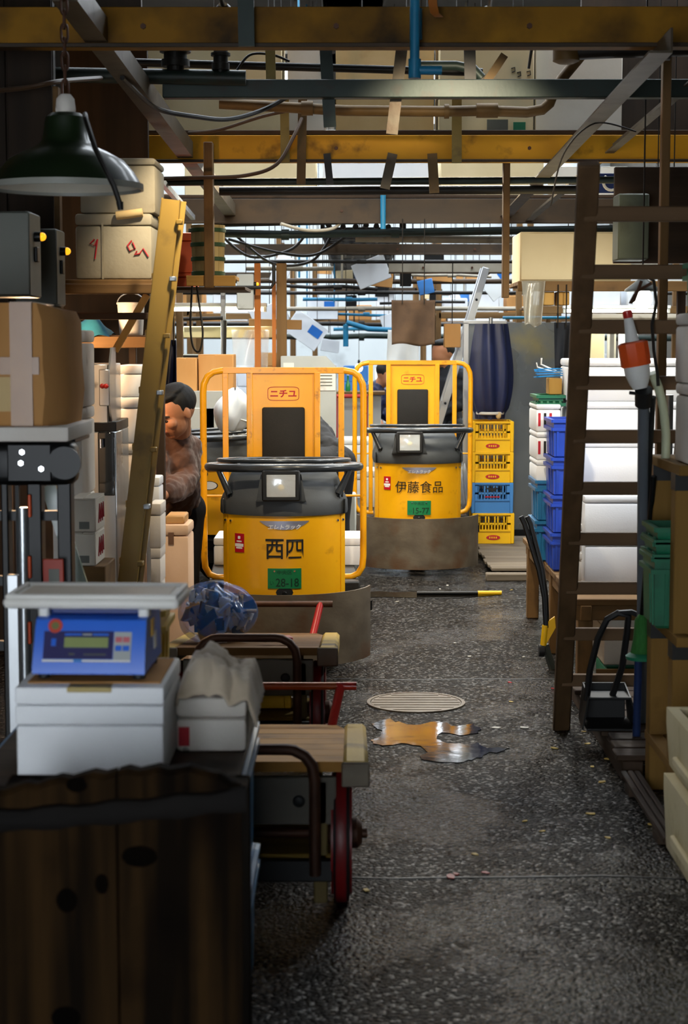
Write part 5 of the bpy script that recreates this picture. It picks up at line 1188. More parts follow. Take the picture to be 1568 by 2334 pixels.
for v in (488, 620, 745, 873, 995, 1113, 1228, 1340, 1445, 1550):
    c = A * on_ladder(v); MB().bar(c + V((-.012, 0, 0)), c + V((wl + .012, 0, 0)), .034, .05, (0, 0, 1), .004).o('rung', LAD_X, t)

# ------------------------------------------------------------------ rack with pale posts at the right edge
RX, RX2 = 1.085, 1.62
RKZ = wood('rack_post', '#6e5226', '#866533', 'z', dirt='#3a2810', damt=.25, spec=.12); RKY = wood('rack_board', '#6e5226', '#866533', 'y', dirt='#3a2810', damt=.25, spec=.12)
t = thing('storage_rack', 'pale timber storage rack with black strapped joints', 'rack', (RX, 5.6, 0))
BLKT = pm('black_tape', '#0c0b0a', '#141210', .4, bump=.05)
zT, zM, zL = 1.232, .655, .21
for (x, y) in ((.042, .335), (.042, .77), (.5, .335), (.5, .77)):
    pz = MB().bb(x - .04, x + .04, y - .04, y + .04, 0, zT - .03, .004).o('post', RKZ, t)
    for z in (zT - .09, zM - .09): MB().bb(x - .0415, x + .0415, y - .0415, y + .0415, z, z + .06).o('joint_strap', BLKT, pz)
for z, nm in ((zT, 'top_shelf'), (zM, 'middle_shelf'), (zL, 'bottom_shelf')):
    MB().bb(0, .05, .22, .82, z - .035, z, .003).o('shelf_edge', RKY, t)
    for i in range(4): MB().bb(.052 + i * .122, .17 + i * .122, .22, .82, z - .03, z, .003).o('shelf_board', RKY, t)
# foam boxes and green crate on the rack top
fb = foam(RX + .03, RX + .45, 5.83, 6.08, zT, zT + .27, 'pinkish foam box standing on the rack top', mat=FOAMD, lh=.04)
foam(RX + .026, RX + .45, 5.83, 6.08, zT + .27, zT + .505, 'pinkish foam box stacked second on the rack top', mat=FOAMD, lh=.04)
bin_(RX + .03, RX + .45, 5.8, 5.965, zT + .505, zT + .67, GRNC, 'green crate on top of the pinkish foam boxes')
# green crates on the middle shelf
for i in range(3): bin_(RX - .055, RX + .3, 5.985, 6.24, zM, zM + .25, GRNC, ['green nested crate at the bottom of the rack pile', 'green nested crate in the middle of the rack pile', 'green nested crate on top of the rack pile'][i], ribs=5) if i == 0 else bin_(RX - .055 + .004 * i, RX + .3, 5.985, 6.24, zM + .2 + .05 * i, zM + .252 + .05 * i, GRNC, ['', 'green nested crate rim in the middle of the rack pile', 'green nested crate rim on top of the rack pile'][i], ribs=2)
bin_(RX + .09, RX + .46, 5.6, 5.88, zM, zM + .21, GRNC, 'green crate on the rack shelf in front of the nested pile', ribs=6)
# cream foam tubs at the rack foot
t = thing('foam_tub', 'large mottled cream foam tub standing on the floor by the rack', 'box', (1.245, 5.1, 0))
def tubring(hx, hy, z): return [(-hx, -hy, z), (hx, -hy, z), (hx, hy, z), (-hx, hy, z)]
def open_tub(T, hx, hy, h, mat):
    MB().loft([tubring(hx - .03, hy - .03, 0), tubring(hx - .01, hy - .01, .03), tubring(hx, hy, h - .05), tubring(hx, hy, h), tubring(hx - .035, hy - .035, h), tubring(hx - .035, hy - .035, h - .02), tubring(hx - .06, hy - .06, .05)]).o('tub', mat, T)
    for s in (-1, 1): MB().bb(s * hx - .008, s * hx + .008, -hy * .6, hy * .6, h * .3, h * .42, .004).o('rib', mat, T)
zA = .27
hxx = .25
open_tub(t, hxx, .41, zA, FOAMC)
t2 = thing('foam_tub', 'cream foam tub with an open top stacked on the mottled one', 'box', (t.location.x, 5.12, zA)); open_tub(t2, hxx - .004, .385, .215, FOAMC)
# ------------------------------------------------------------------ pipes and spray nozzle hanging by the rack
Yp = 6.12
def pxl(u, v, Y=Yp): return W(u, v, Y)
b = W(1462, 1650, 7.05); b.z = .1; t = thing('drain_pipes', 'bundle of grey plastic pipes leaning on the ladder', 'pipe', (b.x, b.y, .1))
o_ = t.location.copy(); tp_ = pxl(1467, 895) - o_; MB().cyl((0, 0, 0), tp_, .021).o('pipe', PVC, t)
a = pxl(1477, 1060, 6.46) - o_; MB().cyl((.034, .0, 0), a, .016).o('pipe', PVC, t)
a = pxl(1469, 905) - o_; c = pxl(1478, 1400, 6.74) - o_; MB().tube([a + V((.03, .0, 0)), (a + c) / 2 + V((-.002, -.012, 0)), c + V((.012, -.03, 0))], .01).o('black_hose', BLK, t)
dr = tp_.normalized(); MB().cyl(tp_ - dr * .05, tp_ + dr * .012, .031, n=18).o('cap', BLK, t); MB().cyl(tp_ + V((-.05, 0, 0)), tp_ + V((0, 0, -.006)), .006).o('cap_screw', BLKM, t)
p0 = pxl(1459, 886); p1 = pxl(1433, 732); ax = (p1 - p0); t = thing('spray_nozzle', 'orange and white spray nozzle with a red tip on the grey pipe', 'nozzle', (p0.x, Yp, p0.z)); L_ = ax.length; u_ = ax.normalized()
MB().lathe([(.024, 0), (.034, .02), (.044, .055), (.045, .085)], n=28, axis=u_).o('base', WHP, t)
mb = MB(); n = 30; rings = []
for z, r in ((.08, .046), (.085, .05), (.16, .05), (.166, .04)):
    rings.append([V((0, 0, 0)) + u_.to_track_quat('Z', 'Y').to_matrix() @ V(((r + (.003 if j % 3 == 0 else 0)) * math.cos(2 * PI * j / n), (r + (.003 if j % 3 == 0 else 0)) * math.sin(2 * PI * j / n), z)) for j in range(n)])
mb.loft(rings).o('ribbed_grip', ORP, t); MB().lathe([(.026, .164), (.02, .2), (.015, .25)], n=20, axis=u_).o('neck', WHP, t); MB().lathe([(.015, .248), (.017, .252), (.017, .272), (.012, .276)], n=18, axis=u_).o('tip', REDP, t)
P = [pxl(1487, 850, 6.13), pxl(1501, 885, 6.15), pxl(1512, 930, 6.17), pxl(1518, 990, 6.19)]; P.append(V((P[-1].x + .002, 6.2, zT - .003))); one(MB().tube(P, .016, 10), 'hose', pm('milky_hose', '#a8ad90', '#b5ba9c', .4, bump=.03), 'milky curved hose dropping behind the rack shelf', 'hose')
one(MB().cyl(pxl(1524, 900, 7.75), V((pxl(1524, 900, 7.75).x, 7.75, 0.096)), .021), 'steel_pipe', GALV, 'bare steel pipe behind the milky hose', 'pipe')
P = [pxl(1462, 625), pxl(1490, 640), pxl(1496, 690), pxl(1486, 740), pxl(1490, 800), pxl(1498, 850), pxl(1500, 880)]; one(MB().tube(P, .006, 7), 'cable', CABLE, 'black looped flex hanging above the spray nozzle', 'cable')
P = [pxl(1462, 640), pxl(1445, 685), pxl(1436, 692), pxl(1450, 665), pxl(1485, 645)]; one(MB().tube(P, .006, 7), 'hook', RUST, 'bent rusty hook hanging above the spray nozzle', 'hook')
xq = W(1502, 700, 7.6).x
one(MB().bb(xq, xq + .037, 7.6, 7.65, .096, 2.85, .003), 'timber_post', WD_Z, 'slim timber post behind the ladder and nozzle', 'post')
# ------------------------------------------------------------------ pallets along the right edge
t = thing('pallet', 'dark plank pallet along the floor under the ladder', 'pallet', (.99, 6.46, 0))
for i in range(11): MB().bb(.0 + .012 * (i % 3), .62, .01 + i * .138, .13 + i * .138, .075, .097, .004).o('plank', WDD_X, t)
for x in (.06, .31, .56): MB().bb(x - .04, x + .04, .0, 1.52, 0, .076, .004).o('bearer', WDD_Y, t)
t = thing('pallet', 'lower dark board walk along the floor beside the rack', 'pallet', (1.0, 5.53, 0))
for i in range(3): MB().bb(.0 + i * .025, .022 + i * .025, 0, .9, .03, .05, .004).o('plank', WDD_Y, t)
MB().bb(0, .07, .1, .2, 0, .03).o('bearer', WDD_X, t); MB().bb(0, .07, .7, .8, 0, .03).o('bearer', WDD_X, t)
# ------------------------------------------------------------------ black dustpan, green broom, blue mop handle
Yd = 6.95
o_ = W(1400, 1648, Yd); o_.z = .097
t = thing('dustpan', 'black long handled dustpan with an arched handle', 'dustpan', (o_.x, Yd, .097))
def dp(u, v, dy=0): q = W(u, v, Yd); return V((q.x - o_.x, dy, q.z - .097))
a0 = dp(1322, 1640); a1 = dp(1455, 1640); hz = dp(1400, 1590).z
MB().loft([[(a0.x, -.06, .004), (a0.x + .015, .17, .004), (a0.x + .03, .17, hz + .03), (a0.x + .03, -.0, hz)], [(a0.x + .006, -.06, .004), (a0.x + .02, .165, .004), (a0.x + .035, .165, hz + .03), (a0.x + .036, 0, hz)]]).o('cheek', BLK, t)
MB().loft([[(a1.x, -.06, .004), (a1.x - .015, .17, .004), (a1.x - .03, .17, hz + .03), (a1.x - .03, 0, hz)], [(a1.x - .006, -.06, .004), (a1.x - .02, .165, .004), (a1.x - .035, .165, hz + .03), (a1.x - .036, 0, hz)]]).o('cheek', BLK, t)
MB().bb(a0.x + .02, a1.x - .02, -.07, .17, .0, .008, .002).o('tray', BLK, t); MB().bb(a0.x + .03, a1.x - .03, .155, .172, .004, hz + .03, .003).o('back_wall', BLK, t); MB().bb(a0.x + .03, a1.x - .03, .0, .17, hz - .01, hz, .003).o('lid', BLK, t)
h1 = [dp(1340, 1600, .04), dp(1345, 1530, .01), dp(1360, 1450, -.04), dp(1378, 1405, -.07), dp(1402, 1390, -.08), dp(1425, 1396, -.08), dp(1424, 1440, -.05), dp(1418, 1520, .0), dp(1400, 1590, .05)]
MB().tube(h1, .0135, 8).o('handle', BLK, t); MB().tube([dp(1402, 1390, -.08), dp(1432, 1388, -.08), dp(1446, 1394, -.08)], .011, 8).o('handle_spur', BLK, t)
t = thing('broom', 'green bristled broom hanging head down beside the dustpan', 'broom', W(1462, 1500, 6.5)); o_ = t.location.copy()
mb = MB(); rb = []
for v, hw in ((1500, 34), (1488, 26), (1455, 20), (1412, 17), (1400, 8)):
    q = W(1462, v, 6.5) - o_; r = hw / FPX * 6.5; rb.append((r, q.z))
mb.lathe(rb, n=18).o('bristles', pm('bristle_green', '#1f5a20', '#2b6e2a', .8, 0, 30, (3, 3, .2), .8, 80), t)
MB().lathe([(.058, -.004), (.06, .008), (.05, .016), (.04, .022)], n=18).o('skirt', GRNC, t)
MB().cyl((0, 0, rb[-1][1] - .01), (0.0, -.2, 1.16 - o_.z), .0105).o('shaft', BLKM, t)
a = W(1450, 1700, 6.8); one(MB().cyl(V((a.x, 6.8, .096)), W(1456, 1480, 6.74), .016), 'mop_handle', pm('navy_handle', '#16264a', '#1c2f5a', .4, bump=.03), 'dark blue mop handle leaning on the rack', 'handle')
# ------------------------------------------------------------------ bench with foam boxes and blue bins
zB = .462
t = thing('stall_bench', 'low timber bench behind the ladder carrying white foam boxes', 'bench', (1.03, 8.0, 0))
for i in range(12): MB().bb(0, .95, .01 + i * .215, .212 + i * .215, zB - .03, zB, .003).o('plank', WD_X, t)
for x in (.045, .85):
    for y in (.06, 1.2, 2.4): MB().bb(x - .035, x + .035, y - .035, y + .035, 0, zB - .03, .004).o('leg', WD_Z, t)
    MB().bb(x - .025, x + .025, .0, 2.58, zB - .1, zB - .03, .003).o('side_rail', WD_Y, t)
MB().bb(0, .95, .02, .05, zB - .1, zB - .03, .003).o('end_rail', WD_X, t)
MB().bb(.1, .8, .03, .05, .1, .13).o('stretcher', WD_X, t)
Yf = 8.45
def fpx(u0, v0, u1, v1, Y, D, lab, **k): return foam_px(u0, v0, u1, v1, Y, D, lab, **k)
x0 = W(1332, 1280, Yf).x
foam(x0, x0 + .36, Yf, Yf + .38, zB, zB + .225, 'white foam box on the bench behind the lower ladder rungs', lh=.03)
foam(x0 - .004, x0 + .36, Yf, Yf + .38, zB + .225, zB + .225 + .215, 'white foam box with rounded lid, second on the bench front', lh=.035)
for i, v in enumerate((1324, 1258)): foam_px(1296, v - 64, 1326, v, 8.3, .2, ['small pinkish foam box low beside the bench front stack', 'small pinkish foam box upper beside the bench front stack'][i], mat=FOAMD)
z = zB; Yk = 9.35; x0 = W(1294, 980, Yk).x
for i, hgt in enumerate((.215, .21, .235, .205, .225)):
    foam(x0 + .005 * (i % 2), x0 + .66, Yk, Yk + .42, z, z + hgt, ['large white foam box lowest in the bright stack', 'large white foam box second up in the bright stack', 'large white foam box third up in the bright stack', 'large white foam box fourth up in the bright stack', 'large white foam box topmost in the bright stack'][i], lh=.04, rz=R(-2 if i > 2 else 0)); z += hgt
# blue bins
Yb = 8.98; x0 = W(1257, 1140, Yb).x
for i in range(4): bin_(x0, x0 + .145, Yb, Yb + .36, zB + .195 * i, zB + .195 * (i + 1) + .004, BLUED, ['deep blue tub lowest in the pile on the bench', 'deep blue tub second up in the pile on the bench', 'deep blue tub third up in the pile on the bench', 'deep blue tub topmost in the pile on the bench'][i], name='plastic_tub', ribs=3)
Yc = 9.38; x0 = W(1221, 1200, Yc).x; zc = zB
for i in range(2): bin_(x0, W(1262, 1200, Yc).x + .02, Yc, Yc + .36, zc, zc + .222, BLUEC, ['teal tub lower under the printed foam boxes', 'teal tub upper under the printed foam boxes'][i], name='plastic_tub', ribs=3); zc += .218
for i, hh in enumerate((.115, .15, .15)):
    b_ = foam(x0 + .002 * i - .004 * i, x0 + .13, Yc + .01, Yc + .38, zc, zc + hh, ['plain foam box on the teal tubs, lowest of three', 'foam box with red and black print on the teal tubs', 'foam box with red print, top of the teal tubs'][i], lh=.03); zc += hh
    if i:
        for k in range(3): MB().bb(-.055 + k * .03, -.042 + k * .03, -.188, -.1855, .03, .1).o('print', REDINK if k != 1 else INK, b_)
bin_(x0 + .004, x0 + .15, Yc + .02, Yc + .36, zc, zc + .045, GRNC, 'shallow green tray on the printed foam boxes', name='tray', ribs=4)
# blue straws bundle on the bright stack's shoulder
p = W(1258, 845, 9.6)
t = thing('tool_bundle', 'bundle of bright blue plastic rods with two bent wires', 'tools', (p.x, 9.6, W(1258, 862, 9.6).z)); rnd = random.Random(3)
for i in range(13):
    y = -.06 + i * .011; z = .004 + (i % 4) * .012; MB().bar((-.075 - rnd.uniform(0, .02), y, z + rnd.uniform(0, .01)), (.052, y + rnd.uniform(-.02, .02), z + .012), .008, .006).o('rod', pm('rod_blue', '#1278b8', '#0f6ca8', .35, bump=.02), t)
MB().tube([(-.085, 0, .085), (-.08, 0, .06), (-.03, 0, .045), (.03, 0, .03)], .004, 6).o('bent_wire', WHP, t); MB().tube([(-.06, -.02, .11), (-.062, -.02, .075), (-.03, -.02, .06), (.04, -.02, .03)], .005, 6).o('bent_wire', WHP, t)
x0, x1, z0, z1 = RC(1248, 866, 1277, 930, 9.62); one(MB().bb(x0, x1 + .1, 9.55, 9.7, zc - .02 - (0), p.z - .058 + .02, .003) if False else MB().bb(x0 + .0, x1, 9.55, 9.7, zc + .045, t.location.z, .003), 'wood_block', WDL_Z, 'pale wood block holding up the blue rods', 'block')
# shoe-sized hand trolley with black pole
g = G(1256, 1528)
t = thing('folding_trolley', 'folded trolley with black handle and yellow foot beside the bench', 'trolley', (g.x, g.y, 0)); o_ = t.location.copy(); Yt = g.y
def tp(u, v, dy=0): q = W(u, v, Yt); return V((q.x - o_.x, dy, q.z))
for dx in (0, .03): MB().tube([tp(1188, 1178) + V((dx, .02, 0)), tp(1196, 1195) + V((dx, .02, 0)), tp(1228, 1300) + V((dx * .6, 0, 0)), tp(1240, 1360) + V((dx * .3, 0, 0)), tp(1244, 1430) + V((dx * .2, 0, 0))], .0125, 9).o('handle', BLKM, t)
MB().cyl(tp(1243, 1425), tp(1238, 1475), .016).o('foot_sleeve', YELC, t); MB().loft([[tp(1243, 1420, -.01), tp(1264, 1405, -.01), tp(1266, 1430, -.01), tp(1246, 1465, -.01)], [tp(1243, 1420, .01), tp(1264, 1405, .01), tp(1266, 1430, .01), tp(1246, 1465, .01)]]).o('foot_bracket', YELC, t)
c = tp(1234, 1483); MB().cyl(c + V((-.014, 0, 0)), c + V((.014, 0, 0)), .032, n=20).o('caster', BLK, t)
MB().bar(tp(1243, 1470), V((.01, .03, 0.0)), .02, .03).o('prop_leg', CABG, t)
x0, x1, z0, z1 = RC(1262, 1350, 1288, 1440, 8.2); one(MB().bb(x0 - .0, x1, 8.02 - .03, 8.0 - .005, z0, z1, .002), 'hanging_sheet', WHP, 'white plastic sheet hanging from the bench end', 'sheet')
# boxes under the bench
foam(1.22, 1.75, 8.35, 8.7, 0, .1, 'dark low crate under the bench', mat=GRNC); foam(1.2, 1.72, 8.3, 8.7, .1, .33, 'white carton printed in red under the bench', mat=CARDW)
# ------------------------------------------------------------------ crate tower beside the far truck
zc = .055; x0, x1, _, _ = RC(1077, 1000, 1168, 1100, 13.8); xc = (x0 + x1) / 2
for i, (m, lab, lg) in enumerate(((YELC, 'yellow slotted crate with a red oval logo, lowest in the tower', 1), (BLUEL, 'light blue crate in the tower of yellow crates', 0), (YELC, 'yellow slotted crate with a red oval logo, directly on the blue one', 1), (YELC, 'yellow slotted crate with a red oval logo, topmost in the tower', 1))):
    cr = basket((xc - (.0 if i else -.01), 13.98, zc), x1 - x0 - .012, .36, .241, m, lab, logo=lg, name='slotted_crate'); zc += .2415
    if i == 1:
        MB().loft([[(-.05, -.187, .2), (.05, -.187, .2), (0, -.187, .165)], [(-.05, -.184, .2), (.05, -.184, .2), (0, -.184, .165)]]).o('hand_hole', BLK, cr); MB().bb(-.06, .06, -.187, -.185, .125, .133).o('red_print', REDINK, cr)
# plank mat
t = thing('plank_mat', 'grey weathered plank mat on the floor by the crate tower', 'boards', (1.0, 12.3, 0))
PLK = wood('grey_planks', '#5d5346', '#7d7263', 'x', dirt='#2c241a', damt=.3)
for i in range(11): MB().bb(-.02 - .01 * (i % 3), .95, .0 + i * .19, .172 + i * .19, .03, .053, .004).o('plank', PLK, t)
for x in (.1, .5, .85): MB().bb(x - .04, x + .04, .02, 2.06, 0, .03).o('bearer', WDD_Y, t)
one(MB().bb(.92, 1.45, 12.0, 12.1, 0, .05, .006), 'loose_plank', PLK, 'loose grey plank lying before the plank mat', 'plank')
# steel screen, posts, parasol
x0, x1, z0, z1 = RC(1066, 735, 1292, 1225, 14.6)
SCR = pm('screen_steel', '#6d7276', '#8b8f8e', .28, .6, 1.6, (1, 1, .7), .06, 30, '#a89c6a', 2.2, .42, rvar=.1)  # yellowish blotches are blurred reflections painted onto the sheet
t = thing('steel_screen', 'tall dull steel screen behind the navy parasol', 'screen', ((x0 + x1) / 2, 14.6, 0)); hx = (x1 - x0) / 2
MB().bb(-hx, hx, 0, .012, .08, z1).o('sheet', SCR, t); MB().bb(-hx, hx, -.005, .03, 0, .085, .003).o('kick_rail', BLKM, t)
for u in (1062, 1082): x = W(u, 900, 14.5).x - t.location.x; MB().bb(x - .022, x + .022, -.08, -.04, 0, W(u, 735 if u < 1070 else 900, 14.5).z, .003).o('frame_post', ALU, t)
xa = W(1056, 730, 14.5).x - t.location.x; zt = W(1060, 730, 14.5).z; MB().bb(xa, xa + .36, -.08, -.04, zt - .03, zt, .003).o('frame_top', ALU, t)
zt2 = W(1200, 724, 14.5).z; MB().cyl((W(1147, 724, 14.5).x - t.location.x, -.05, zt2), (W(1300, 724, 14.5).x - t.location.x, -.05, zt2), .012).o('teal_rail', PIPEB, t)
pc = W(1118, 940, 14.0); zt = W(1118, 738, 14.0).z; zb_ = W(1118, 955, 14.0).z
t = thing('parasol', 'furled navy parasol tied with a white band by the crate tower', 'parasol', (pc.x, 14.05, zc + .0))
mb = MB(); n = 40; rings = []
for i in range(19):
    f = i / 18; z = zb_ + (zt - zb_) * f; R0 = .105 + .05 * math.sin(PI * f ** .8) * 1.0 + .02 * f; R0 *= (1 - .0 * f)
    if .04 < f < .1: R0 *= .9
    rings.append([(math.cos(2 * PI * j / n) * R0 * (1 + .16 * math.sin(7 * 2 * PI * j / n + 1.5 * f) + .06 * math.sin(11 * 2 * PI * j / n)) * .95, math.sin(2 * PI * j / n) * R0 * .8 * (1 + .16 * math.sin(7 * 2 * PI * j / n + 1.5 * f)), z - zc) for j in range(n)])
mb.loft(rings).o('canopy', CLOTHN, t, angle=80)
MB().lathe([(.108, 0), (.112, .004), (.112, .018), (.108, .022)], (0, 0, zb_ - zc + .035), 30, cap=False).o('tie_band', WHP, t); MB().sph((.06, -.085, zb_ - zc + .03), .022, (1, .6, 1.3)).o('tie_knot', CARDL, t)
MB().cyl((0, 0, .0), (0, 0, zt - zc + .05), .016).o('pole', ALU, t)
a = G(975, 1250); a = W(990, 1000, 15.2); bq = W(1108, 610, 15.2); d = bq - a
t = thing('folding_ladder', 'aluminium folding ladder leaning behind the far truck guard', 'ladder', V((a.x, 15.2, 0))); k = -a.z / d.z; f0 = a + d * k; f0 = f0 - V((a.x, 15.2, 0))
tp2 = bq - V((a.x, 15.2, 0))
for dy in (0, .38):
    MB().bar(f0 + V((0, dy, 0)), tp2 + V((0, dy * .75, 0)), .062, .028, (0, 1, 0), .004).o('stile', ALU, t)
for i in range(7):
    c = f0 + (tp2 - f0) * (.1 + i * .13); MB().cyl(c + V((0, 0, 0)), c + V((0, .36, 0)), .018).o('tread', ALU, t); MB().sph(c + V((.0, -.015, 0)), .012).o('rivet', BLKM, t)
# cream cabinet on its platform, right upper
zq = W(1250, 641, 10.5).z
t = thing('wall_platform', 'timber platform carrying the cream cabinet', 'shelf', (W(1180, 650, 10.5).x, 10.5, zq - .05))
xw = W(1600, 650, 10.5).x - t.location.x
for i in range(4): MB().bb(0, xw, .01 + i * .15, .15 + i * .15, .025, .05, .003).o('plank', WD_X, t)
MB().bb(0, xw, -.015, .01, -.01, .05, .003).o('front_board', WD_X, t)
for x in (.15, .24): MB().bb(x, x + .07, .02, .2, -.09, -.01, .004).o('block', WDL_Z, t)
for x in (xw - .05,): MB().bb(x, x + .05, .5, .55, -(zq - .05), .025, .003).o('support_post', WDD_Z, t)
x0, x1, z0, z1 = RC(1186, 528, 1440, 640, 10.52)
t = thing('cream_cabinet', 'wide cream cabinet above the parasol and ladder', 'cabinet', ((x0 + x1) / 2, 10.8, zq)); hx = (x1 - x0) / 2; h = z1 - zq
MB().bb(-hx, hx, -.26, .26, 0, h, .005).o('body', CREAM, t)
for a, b in ((-hx + .004, .02), (.026, hx - .004)): d = MB().bb(a, b, -.272, -.262, .008, h - .008, .004).o('door', CREAM, t); MB().bb(b - .03, b - .02, -.285, -.272, h * .4, h * .6, .003).o('handle', BLKM, d)
x0, x1, z0, z1 = RC(1146, 545, 1161, 655, 10.4); one(MB().bb(x0, x1, 10.4, 10.486, z0 - .06, B2.location.z + .153, .003), 'timber_post', WD_Z, 'short timber upright at the end of the cream cabinet', 'post')
switchbox(1410, 440, 1478, 592, 8.6, .2, 'green grey switch box mounted behind the ladder top', pm('switch_green', '#4c5242', '#565c4a', .5, .1, 5, bump=.05, dirt='#33301f', dscale=5, damt=.3))
one(MB().bb(W(1400, 500, 8.8).x, W(1640, 500, 8.8).x, 8.8, 8.84, W(1450, 600, 8.8).z, W(1450, 380, 8.8).z, .004), 'mounting_board', WDD_X, 'dark board the green grey switch box is fixed to', 'board')
x0, x1, z0, z1 = RC(1335, 395, 1437, 440, 11.2); t = thing('blue_sign', 'navy sign with a white ring hanging behind the ladder top', 'sign', ((x0 + x1) / 2, 11.2, z0)); hx = (x1 - x0) / 2
MB().bb(-hx, hx, 0, .012, 0, z1 - z0, .003).o('panel', pm('sign_navy', '#1b2f66', '#1f356f', .5, bump=.03), t)
MB().tube([(.02 + math.cos(a) * .05, -.002, (z1 - z0) * .55 + math.sin(a) * .05) for a in [R(130 + i * 20) for i in range(15)]], .009, 6).o('ring_mark', WHINK, t)
# clear bag under the cabinet, black apron
def hang(u0, v0, u1, v1, Y, mat, label, name, cat, wav=.03, taper=.0, dep=.05, string=None, zt_=None):
    x0, x1, z0, z1 = RC(u0, v0, u1, v1, Y)
    if zt_: z1 = zt_
    def f(a, b):
        wd = 1 - taper * b; x = (x0 + x1) / 2 + (a - .5) * (x1 - x0) * wd
        return (x, Y + wav * math.sin(a * 9 + b * 2) * (.3 + .7 * b) + dep * math.sin(PI * a), z1 + (z0 - z1) * b + .01 * math.sin(7 * a) * b)
    mb = MB(); mb.grid(f, 22, 16); ob = one(mb, name, mat, label, cat, angle=80); md = ob.modifiers.new('s', 'SOLIDIFY'); md.thickness = .004
    if string:
        for s in (.25, .75): MB().cyl((x0 + (x1 - x0) * s - ob.location.x, Y - ob.location.y + .02, z1 - ob.location.z - .03), (x0 + (x1 - x0) * s - ob.location.x, Y - ob.location.y + .02, string - ob.location.z), .004, n=6).o('string', CABLE, ob)
    return ob
hang(1188, 640, 1243, 742, 10.44, pm('bag_film2', '#b8b4a4', None, .2, bump=.7, bscale=18, alpha=.55, spec=.8), 'crumpled clear bag hanging under the cream cabinet', 'plastic_bag', 'bag', .03, .35)
hang(1262, 735, 1300, 842, 10.46, CLOTHK, 'black apron hanging beside the ladder stile', 'apron', 'apron', .02, .2, string=zq - .02)
hang(892, 684, 992, 786, 13.27, CANV, 'brown dirty canvas hanging between the trucks', 'canvas', 'canvas', .025, .02, string=B3.location.z + .03)
hang(884, 752, 952, 832, 15.2, pm('sheet_white', '#dfe4e8', '#d5dbe0', .6, bump=.1, bscale=12), 'white sheet hanging behind the brown canvas', 'sheet', 'sheet', .02, -.1)
hc_ = carton(1013, 738, 1050, 792, 15.0, .17, CARD, 'brown carton hanging on a string near the folding ladder')
MB().cyl((0, 0, .15), V((0, 15.05, W(1032, 594, 15.05).z)) - V((0, hc_.location.y, hc_.location.z)), .005, n=6).o('string', CABLE, hc_)

# ------------------------------------------------------------------ middle distance, left of the trucks
zc = W(480, 892, 12.75).z
t = thing('steel_counter', 'grey steel counter with a sloping side behind the oval badge truck', 'counter', (W(470, 900, 12.9).x, 12.75, 0)); 
xa = W(385, 900, 12.75).x - t.location.x; xb = W(560, 900, 12.75).x - t.location.x
MB().loft([[(xa, 0, .12), (xb + .12, 0, .12), (xb + .1, 0, zc - .2), (xb - .12, 0, zc), (xa, 0, zc)], [(xa, .6, .12), (xb + .12, .6, .12), (xb + .1, .6, zc - .2), (xb - .12, .6, zc), (xa, .6, zc)]]).o('body', CABP, t)
MB().bb(xa + .02, xb + .1, .03, .57, 0, .12).o('plinth', BLKM, t)
for x in (xa + .05, 0): MB().bb(x, x + .28, -.012, 0, .3, zc - .12, .004).o('door', CABP, t)
carton(398, 816, 448, 892, 12.85, .3, CARD, 'brown carton on the steel counter behind the man'); carton(452, 808, 532, 892, 12.9, .3, CARD, 'wide brown carton on the steel counter by the white bag')
p = W(508, 905, 11.0)
t = thing('carrier_bag', 'white plastic carrier bag slumped above the oval badge truck', 'bag', (p.x, 11.7, 1.03))
def wb(a, b):
    th = 2 * PI * a; k = math.sin(PI * min(1, b * .93 + .06)) ** .6; r = .13 * k * (1 + .12 * math.sin(3 * th + 4 * b) + .08 * math.sin(7 * th - 5 * b)); return (r * math.cos(th) + .03 * b, r * .7 * math.sin(th), .3 * b + .012 * math.sin(5 * th))
MB().grid(wb, 30, 18).o('film', pm('bag_white', '#d5dadf', '#c8cfd6', .35, bump=.6, bscale=14), t, angle=80)
MB().tube([(.06, -.05, .1), (.14, -.06, .08), (.16, -.06, .05), (.1, -.06, -.0), (.05, -.06, .0)], .006, 6).o('handle_loop', WHP, t)
hang(528, 752, 614, 850, 13.86, PLASTIC, 'clear vinyl sheet tied back behind the near truck guard', 'vinyl_sheet', 'sheet', .05, .1)
zbm = W(520, 757, 13.9).z
def plain(u0, v0, u1, v1, Y, D, mat, label, name, cat, b=.004, group=None):
    x0, x1, z0, z1 = RC(u0, v0, u1, v1, Y); return one(MB().bb(x0, x1, Y, Y + D, z0, z1, b), name, mat, label, cat, group)
plain(418, 744, 628, 770, 13.9, .08, pm('cream_paint', '#d8cfa0', '#cfc594', .6, bump=.05), 'cream painted cross beam behind the vinyl sheet', 'cross_beam', 'beam')
x0, x1, z0, z1 = RC(540, 624, 577, 706, 13.6); switchbox(540, 624, 577, 706, 13.6, .152, 'pale grey fuse box on the brown post by the tubs', CABP)
ORW = wood('orange_post', '#9a5a28', '#b06a32', 'z')
for u0, u1, v0, m, lab in ((580, 594, 600, ORW, 'orange brown post beside the pale fuse box'), (620, 629, 640, ORW, 'orange brown slim post beside the vinyl sheet'), (630, 653, 600, WD_Z, 'dark brown square post beside the grey slope topped cabinet'), (503, 514, 640, GALV, 'thin galvanised pole in front of the cream cross beam')):
    x0 = W(u0, 750, 13.75).x; x1 = W(u1, 750, 13.75).x; one(MB().bb(x0, x1, 13.75, 13.75 + (x1 - x0), 0, W(u0, v0, 13.75).z, .003), 'timber_post', m, lab, 'post')
elbow('conduit', [(425, 655), (560, 655), (618, 655), (624, 645), (624, 600)], 13.588, 4, PIPEK, 'black conduit bending up past the pale fuse box', cat='conduit')
